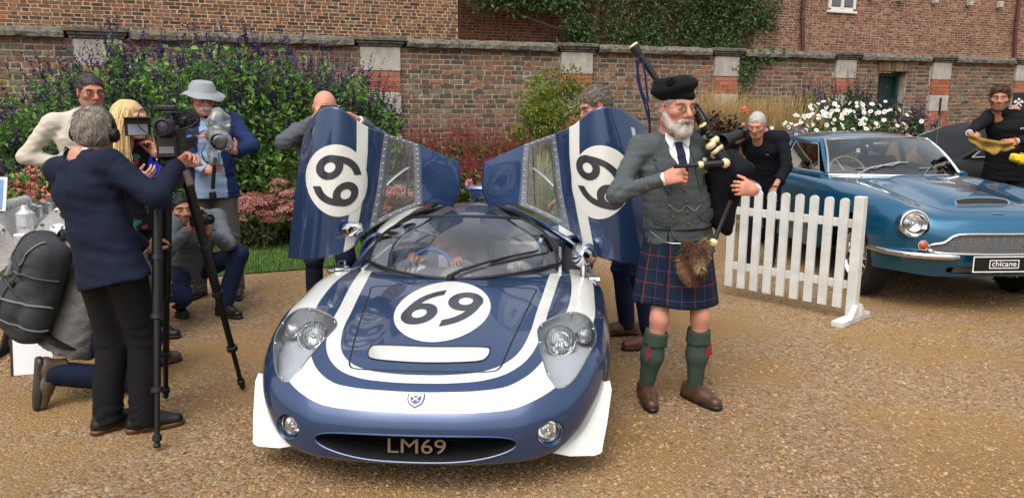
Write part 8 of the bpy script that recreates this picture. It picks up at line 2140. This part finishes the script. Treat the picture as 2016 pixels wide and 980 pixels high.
def driver():
 loc, yaw, s = (-.44, 5.06, 0), 178, .95; T, D = W2(loc, yaw, s)
 J = joints((0, -.04, .30), (0, -.04, .62), sh=.18)
 arms = {'R': (T(826, 510, 4.84), (.8, -.1, -.8), D((-.25, -.7, .5)), D((-.2, -.3, -.8)), (.7, .8, .5), .4), 'L': (T(905, 520, 4.82), (-.8, -.1, -.8), D((-.2, -.7, .5)), D((.3, -.3, -.8)), (.7, .8, .5), .4)}
 legs = {'R': ((.10, .78, .16), (0, 1, 0), (0, .2, 1)), 'L': ((-.10, .78, .16), (0, 1, 0), (0, .2, 1))}
 build_person('person', 'driver in grey jacket seated at the wheel of the race car', loc, yaw, J, arms, legs, dict(c=T(882, 460, 5.0), R=yprm(-68, 2, 0), face=dict(skin='#b07a64', hairc='#5a4a40', nose=1.1), hair=dict(col='#4a4038', seed=27, n=1500, L=.018)), dict(top='#73767e', topcol=open_front('#73767e', '#d8dbe2', .06), trousers='#1c2230', hem=.05, bulk=1.0, shirt='#d8dbe2', shoes='#1a1614'), s, seed=111)
driver()
def lens_man():
 loc, yaw, s = (2.52, 7.62, 0), 151, .97; T, D = W2(loc, yaw, s)
 J = joints((0, -.03, .95), (0, .12, 1.225), sh=.185)
 arms = {'R': (T(1462, 272, 7.12), (.8, .1, -.6), D((-.35, -.1, .9)), D((.9, -.2, .3)), (.4, .6, .4), .4), 'L': (T(1522, 372, 7.22), (-.8, -.5, -.1), D((-.1, -.2, -.95)), D((.6, .5, 0)), (.3, .4, .3), .3)}
 legs = {'R': (to_local((2.40, 7.60, 0), loc, yaw, s), D((-.5, -.85, 0))), 'L': (to_local((2.66, 7.70, 0), loc, yaw, s), D((-.3, -.95, 0)))}
 J = build_person('person', 'white-haired photographer in dark navy sweater behind the picket fence', loc, yaw, J, arms, legs, dict(c=T(1490, 246, 7.34), R=yprm(0, -22, 0), face=dict(skin='#b5826c', hairc='#b8b4ae', age=.6, nose=1.1), hair=dict(col='#b9b5af', seed=28, n=1800, L=.012, thick=.004, drift=(0, -.1, .1))), dict(top='#10121c', topname='sweater', topmat=SMOOTHCLOTH, trousers='#0e0f14', hem=.10, bulk=1.04, arm=1.0, sleeve=.6, collar=.8, shirt='#b8c4d2', shoes='#141214'), s, seed=121)
 MB().tube([J['wrL'] + (0, 0, .03) + .031 * np.array((math.cos(t), math.sin(t), 0)) for t in np.linspace(0, 6.28, 20)], .006, 5, cap=False).build('wrist_band', BLACK, J['root'])
 patch(J, 'chest_zip', [(-.10, .02), (-.02, .012), (-.02, .016), (-.10, .025)], ALLOY, .006, thick=.002)
 dslr('telephoto_camera', 'black camera with a long hooded lens held by the white-haired photographer', at(1461, 262, 7.10), 128, -14, .20, .045, .062)
lens_man()
def cloth_man():
 loc, yaw, s = (5.12, 7.92, 0), 156, 1.04; T, D = W2(loc, yaw, s)
 J = joints((0, 0, .96), (0, .02, 1.30), sh=.195)
 arms = {'R': (T(1908, 262, 7.52), (1, -.2, -.5), D((.75, -.3, -.3)), D((.1, .7, -.6)), (.7, .9, .6), .5), 'L': (T(2000, 279, 7.52), (-1, -.2, -.5), D((-.85, -.3, -.15)), D((-.1, .7, -.6)), (.7, .9, .6), .5)}
 legs = {'R': ((.13, .02, 0), (.15, 1, 0)), 'L': ((-.13, .02, 0), (-.15, 1, 0))}
 J = build_person('person', 'bearded man in black jacket holding a yellow polishing cloth', loc, yaw, J, arms, legs, dict(c=T(1968, 194, 7.86), R=yprm(-8, -4, 0), face=dict(skin='#b07a62', hairc='#4a382a', stubble=.6), hair=dict(col='#4f3a28', style='swept', seed=29, n=3000, L=.03, thick=.011, drift=(-.5, .2, -.3))), dict(top='#0c0c10', trousers='#0d0d10', hem=.14, bulk=1.05, arm=1.05, collar=.95, shirt='#c8ccd4', shoes='#131214'), s, seed=131)
 patch(J, 'logo_patch', [(-.13, .015), (-.055, .015), (-.055, .038), (-.13, .038)], mat('logo_white', '#c4c4c6', .7), .008, thick=.002); patch(J, 'logo_field', [(-.127, .018), (-.058, .018), (-.058, .035), (-.127, .035)], BLACK, .0105, thick=.002)
 p = projector(J['bvh']['topmesh'], -J['fwd'])(np.array([J['chest'] - J['lat'] * .0925 + J['up'] * .0265]), .014)[0]
 put('logo_text', text_mesh('logo_text', 'chicane', .018, p, -J['lat'] * -1 if False else -J['lat'], J['up'], .001), mat('logo_white', '#c4c4c6', .7), J['root'])
 patch(J, 'logo_underline', [(-.13, .008), (-.055, .008), (-.055, .0105), (-.13, .0105)], mat('logo_red', '#a02830', .7), .008, thick=.002, cell=.004)
 MB().tube([J['wrL'] + .036 * np.array((math.cos(t) * .4, math.sin(t), math.cos(t))) + nrm(J['elL'] - J['wrL']) * .0 for t in np.linspace(0, 6.28, 18)], .007, 5, cap=False).build('red_wristband', mat('band_red', '#c03028', .7), J['root'])
 c = thing('polishing_cloth', 'folded yellow-brown polishing cloth stretched between two hands', 'cloth', tuple(at(1952, 285, 7.42))); n, m = 26, 12; V = []
 for i in range(n):
  for j in range(m): t, q = i / (n - 1), j / (m - 1); V.append(((t - .5) * .42, .03 * math.sin(t * 14 + q * 3) * q - .012 * math.sin(q * 9), .06 - .015 * math.sin(math.pi * t) - (.07 + .06 * math.sin(math.pi * min(1, t * 1.1)) ** .7) * q + .012 * math.sin(t * 20) * q - (t - .5) * .07))
 me = mk_mesh('cloth_sheet', V, grid_faces(n, m)); put('cloth_sheet', shell(me, .008), cloth('chamois', '#8d7034', 200, .2, .9, .2, .8), c)
cloth_man()
def sponge_person():
 loc, yaw, s = (5.45, 6.92, 0), 88, 1.0; T, D = W2(loc, yaw, s)
 J = joints((0, 0, .96), (0, .05, 1.28), sh=.19)
 arms = {'R': (T(2075, 335, 7.0), (.3, -.7, -.7), D((-.9, -.1, .3)), D((-.2, .3, -.9)), (.5, .6, .4), .4), 'L': (T(2034, 318, 6.74), (-.6, -.5, -.7), D((-.95, -.1, .15)), D((-.1, .9, -.3)), (.45, .6, .4), .4)}
 legs = {'R': ((.13, .02, 0), (.15, 1, 0)), 'L': ((-.13, .02, 0), (-.15, 1, 0))}
 build_person('person', 'person at the picture edge reaching in with a yellow sponge', loc, yaw, J, arms, legs, dict(c=(0, .09, 1.63), R=np.eye(3), face=dict(skin='#b8846c'), hair=dict(col='#5a4a3c', seed=30, n=800)), dict(top='#20242c', trousers='#15171c', hem=.12, sleeve=.5, shoes='#141214'), s, seed=141)
 V, F = solid([slab((0, 0, 0), (.055, .04, .035), rotm((0, 1, 0), .3), .022, .01)], .007, wavy(5, .004, 90)); o = put('sponge', mk_mesh('sponge', V, F), mat('sponge_yellow', '#e0c020', .9, vary=.2, scale=120, bump=.8), label='bright yellow sponge in a hand at the right edge', cat='sponge', loc=tuple(at(2003, 312, 6.70)))
sponge_person()
# ---------------------------------------------------------------- engine on display, boards, sign
def engine():
 root = thing('display_engine', 'silver V engine with chrome fittings on display behind the backpack', 'engine', tuple(at(60, 560, 4.75)[:2]) + (0,), rad(10)); o = A3(root.location)
 CAST = mat('cast_alloy', '#c2c4c6', .42, .5, vary=.18, scale=60, bump=.5, bdist=.004)
 Z = .62
 m = MB(); m.box((0, .35, Z - .05), (.16, .32, .16), None, .03); m.box((0, .35, Z - .24), (.12, .30, .06), None, .02); m.build('crankcase', CAST, root, False)
 for sg in (1, -1):
  R = rotm((0, 1, 0), sg * rad(32)); c = np.array((sg * .20, .35, Z + .17))
  m = MB(); m.box(c, (.085, .31, .13), R, .02); m.build('cylinder_bank', CAST, root, False)
  m = MB()
  for k in (-1, 1): m.tube([c + R @ np.array((k * .045, -.33, .155)), c + R @ np.array((k * .045, .31, .155))], .042, 14)
  cv = m.build('cam_cover', CAST, root)
  f = MB()
  for q in range(9): f.box(c + R @ np.array((0, -.28 + .07 * q, .14)), (.085, .006, .04), R)
  f.build('cover_rib', CAST, cv, False)
  # chain case on the front with a chrome water fitting
  P = [(-.13, -.20), (.10, -.20), (.125, .0), (.11, .17), (-.09, .17), (-.13, .03)]
  m = MB(); m.prism([(x, y) for x, y in P], c + (0, -.335, 0), R @ np.array((1., 0, 0)), R @ np.array((0, 0, 1.)), .035); m.build('chain_case', CAST, root, False)
  q = c + R @ np.array((.0, -.375, .03)); w = MB(); w.lathe([(.062, 0), (.062, .012), (.045, .02), (.040, .045), (.02, .055), (0, .056)], q, (0, -1, 0), 24); w.tube([q + (0, -.03, 0), q + np.array((-sg * .03, -.06, .01)), q + np.array((-sg * .11, -.06, .02))], .022, 12); wo = w.build('water_fitting', CHROME, root)
  b = MB()
  for t in np.linspace(0, 6.28, 7)[:-1]: b.lathe([(.008, 0), (.008, .008), (0, .009)], q + .052 * np.array((math.cos(t), 0, math.sin(t))) + (0, -.012, 0), (0, -1, 0), 8)
  for x, y in P: b.lathe([(.009, 0), (.009, .01), (0, .011)], c + R @ np.array((x * .88, -.37, y * .88)), (0, -1, 0), 8)
  b.build('bolt', mat('steel_bolt', '#6d6f72', .3, .9), wo)
  a = MB(); th = np.linspace(.2, math.pi - .2, 12); a.tube([c + R @ np.array((.085 * math.cos(t), -.36, .135 + .05 * math.sin(t))) for t in th], .018, 10); a.build('polished_arch', CHROME, root)
 m = MB(); m.box((0, -.01, Z + .10), (.055, .03, .10), None, .01); m.lathe([(.06, 0), (.055, .08), (.03, .10), (.02, .13), (0, .13)], (0, .05, Z + .24), (0, 0, 1), 18); m.box((0, .18, Z + .22), (.05, .18, .06), None, .02); m.build('valley_casting', CAST, root, False)
 for k in range(6): MB().lathe([(.036, 0), (.036, .05), (.045, .07), (.04, .07), (.03, .02)], (-.03 if k % 2 else .03, .15 + .08 * k, Z + .28), (0, 0, 1), 14).build('intake_trumpet', ALLOY, root)
 m = MB(); m.tube([(.26, .0, Z + .30), (.30, -.02, Z + .36)], .045, 14); m.lathe([(.05, 0), (.06, .02), (.05, .10)], (.30, .05, Z + .33), (.2, -.8, .4), 16); m.build('distributor', BLACK, root)
 m = MB(); m.lathe([(.11, 0), (.115, .02), (.07, .035), (.04, .06), (0, .06)], (0, .03, Z - .06), (0, -1, 0), 28); m.build('crank_pulley', ALLOY, root)
 st = MB()
 for sx in (-1, 1):
  for y in (.1, .6): st.tube([(sx * .14, y, Z - .26), (sx * .26, y, .02)], .022, 8)
  st.tube([(sx * .26, -.05, .025), (sx * .26, .75, .025)], .025, 8)
 st.tube([(-.26, .1, .2), (.26, .1, .2)], .02, 8); st.build('stand', BLACK, root)
engine()
def boards():
 p = at(72, 745, 4.45)
 b = thing('information_board', 'white information board standing low behind the hiking boot', 'board', (float(p[0]), float(p[1]), 0), rad(14)); t = rotm((1, 0, 0), rad(-12))
 MB().box((0, 0, .15), (.11, .006, .15), t, .003).build('panel', mat('board_white', '#dfe1e4', .5, vary=.04), b, False)
 MB().box((-.115, 0, .15), (.006, .010, .15), t).build('edge_trim', BLACK, b, False); MB().tube([(-.05, .0, .28), (-.05, .2, .01)], .012, 6).build('prop_leg', BLACK, b)
 p = at(-8, 385, 4.9); c = thing('blue_card', 'small white-edged blue card at the left edge above the engine', 'sign', (float(p[0]), float(p[1]), float(p[2]) - .12), rad(-12)); MB().box((0, 0, .13), (.085, .004, .11), rotm((1, 0, 0), rad(-12)), .002).build('card', mat('card_white', '#dfe3ea', .5), c, False); MB().box((-.01, -.006, .13), (.07, .002, .095), rotm((1, 0, 0), rad(-12))).build('printed_field', mat('card_blue', '#6f8fc0', .5), c, False)
 p = at(2019, 200, 8.9); s = thing('black_signboard', 'black signboard with white crossed emblem at the right edge', 'sign', (float(p[0]), float(p[1]), 0), rad(-20)); z = float(p[2])
 MB().box((0, 0, z - .12), (.13, .008, .22), None, .004).build('panel', BLACK, s, False); MB().tube([(0, .02, 0), (0, .02, z - .2)], .02, 8).build('post', BLACK, s)
 e = MB()
 for a in (-1, 1): e.box((-.07, -.010, z - .02), (.006, .001, .05), rotm((0, 1, 0), a * rad(45)))
 for x, q in ((-.105, .015), (-.035, .015), (-.07, .045)): e.lathe([(.014, 0), (.014, .002), (0, .002)], (x, -.009, z - .02 + q), (0, -1, 0), 10)
 e.box((-.06, -.010, z - .13), (.05, .001, .008)); e.build('white_emblem', WHITE_S, s, False)
WHITE_S = mat('emblem_white', '#d8d8d8', .5)
boards()
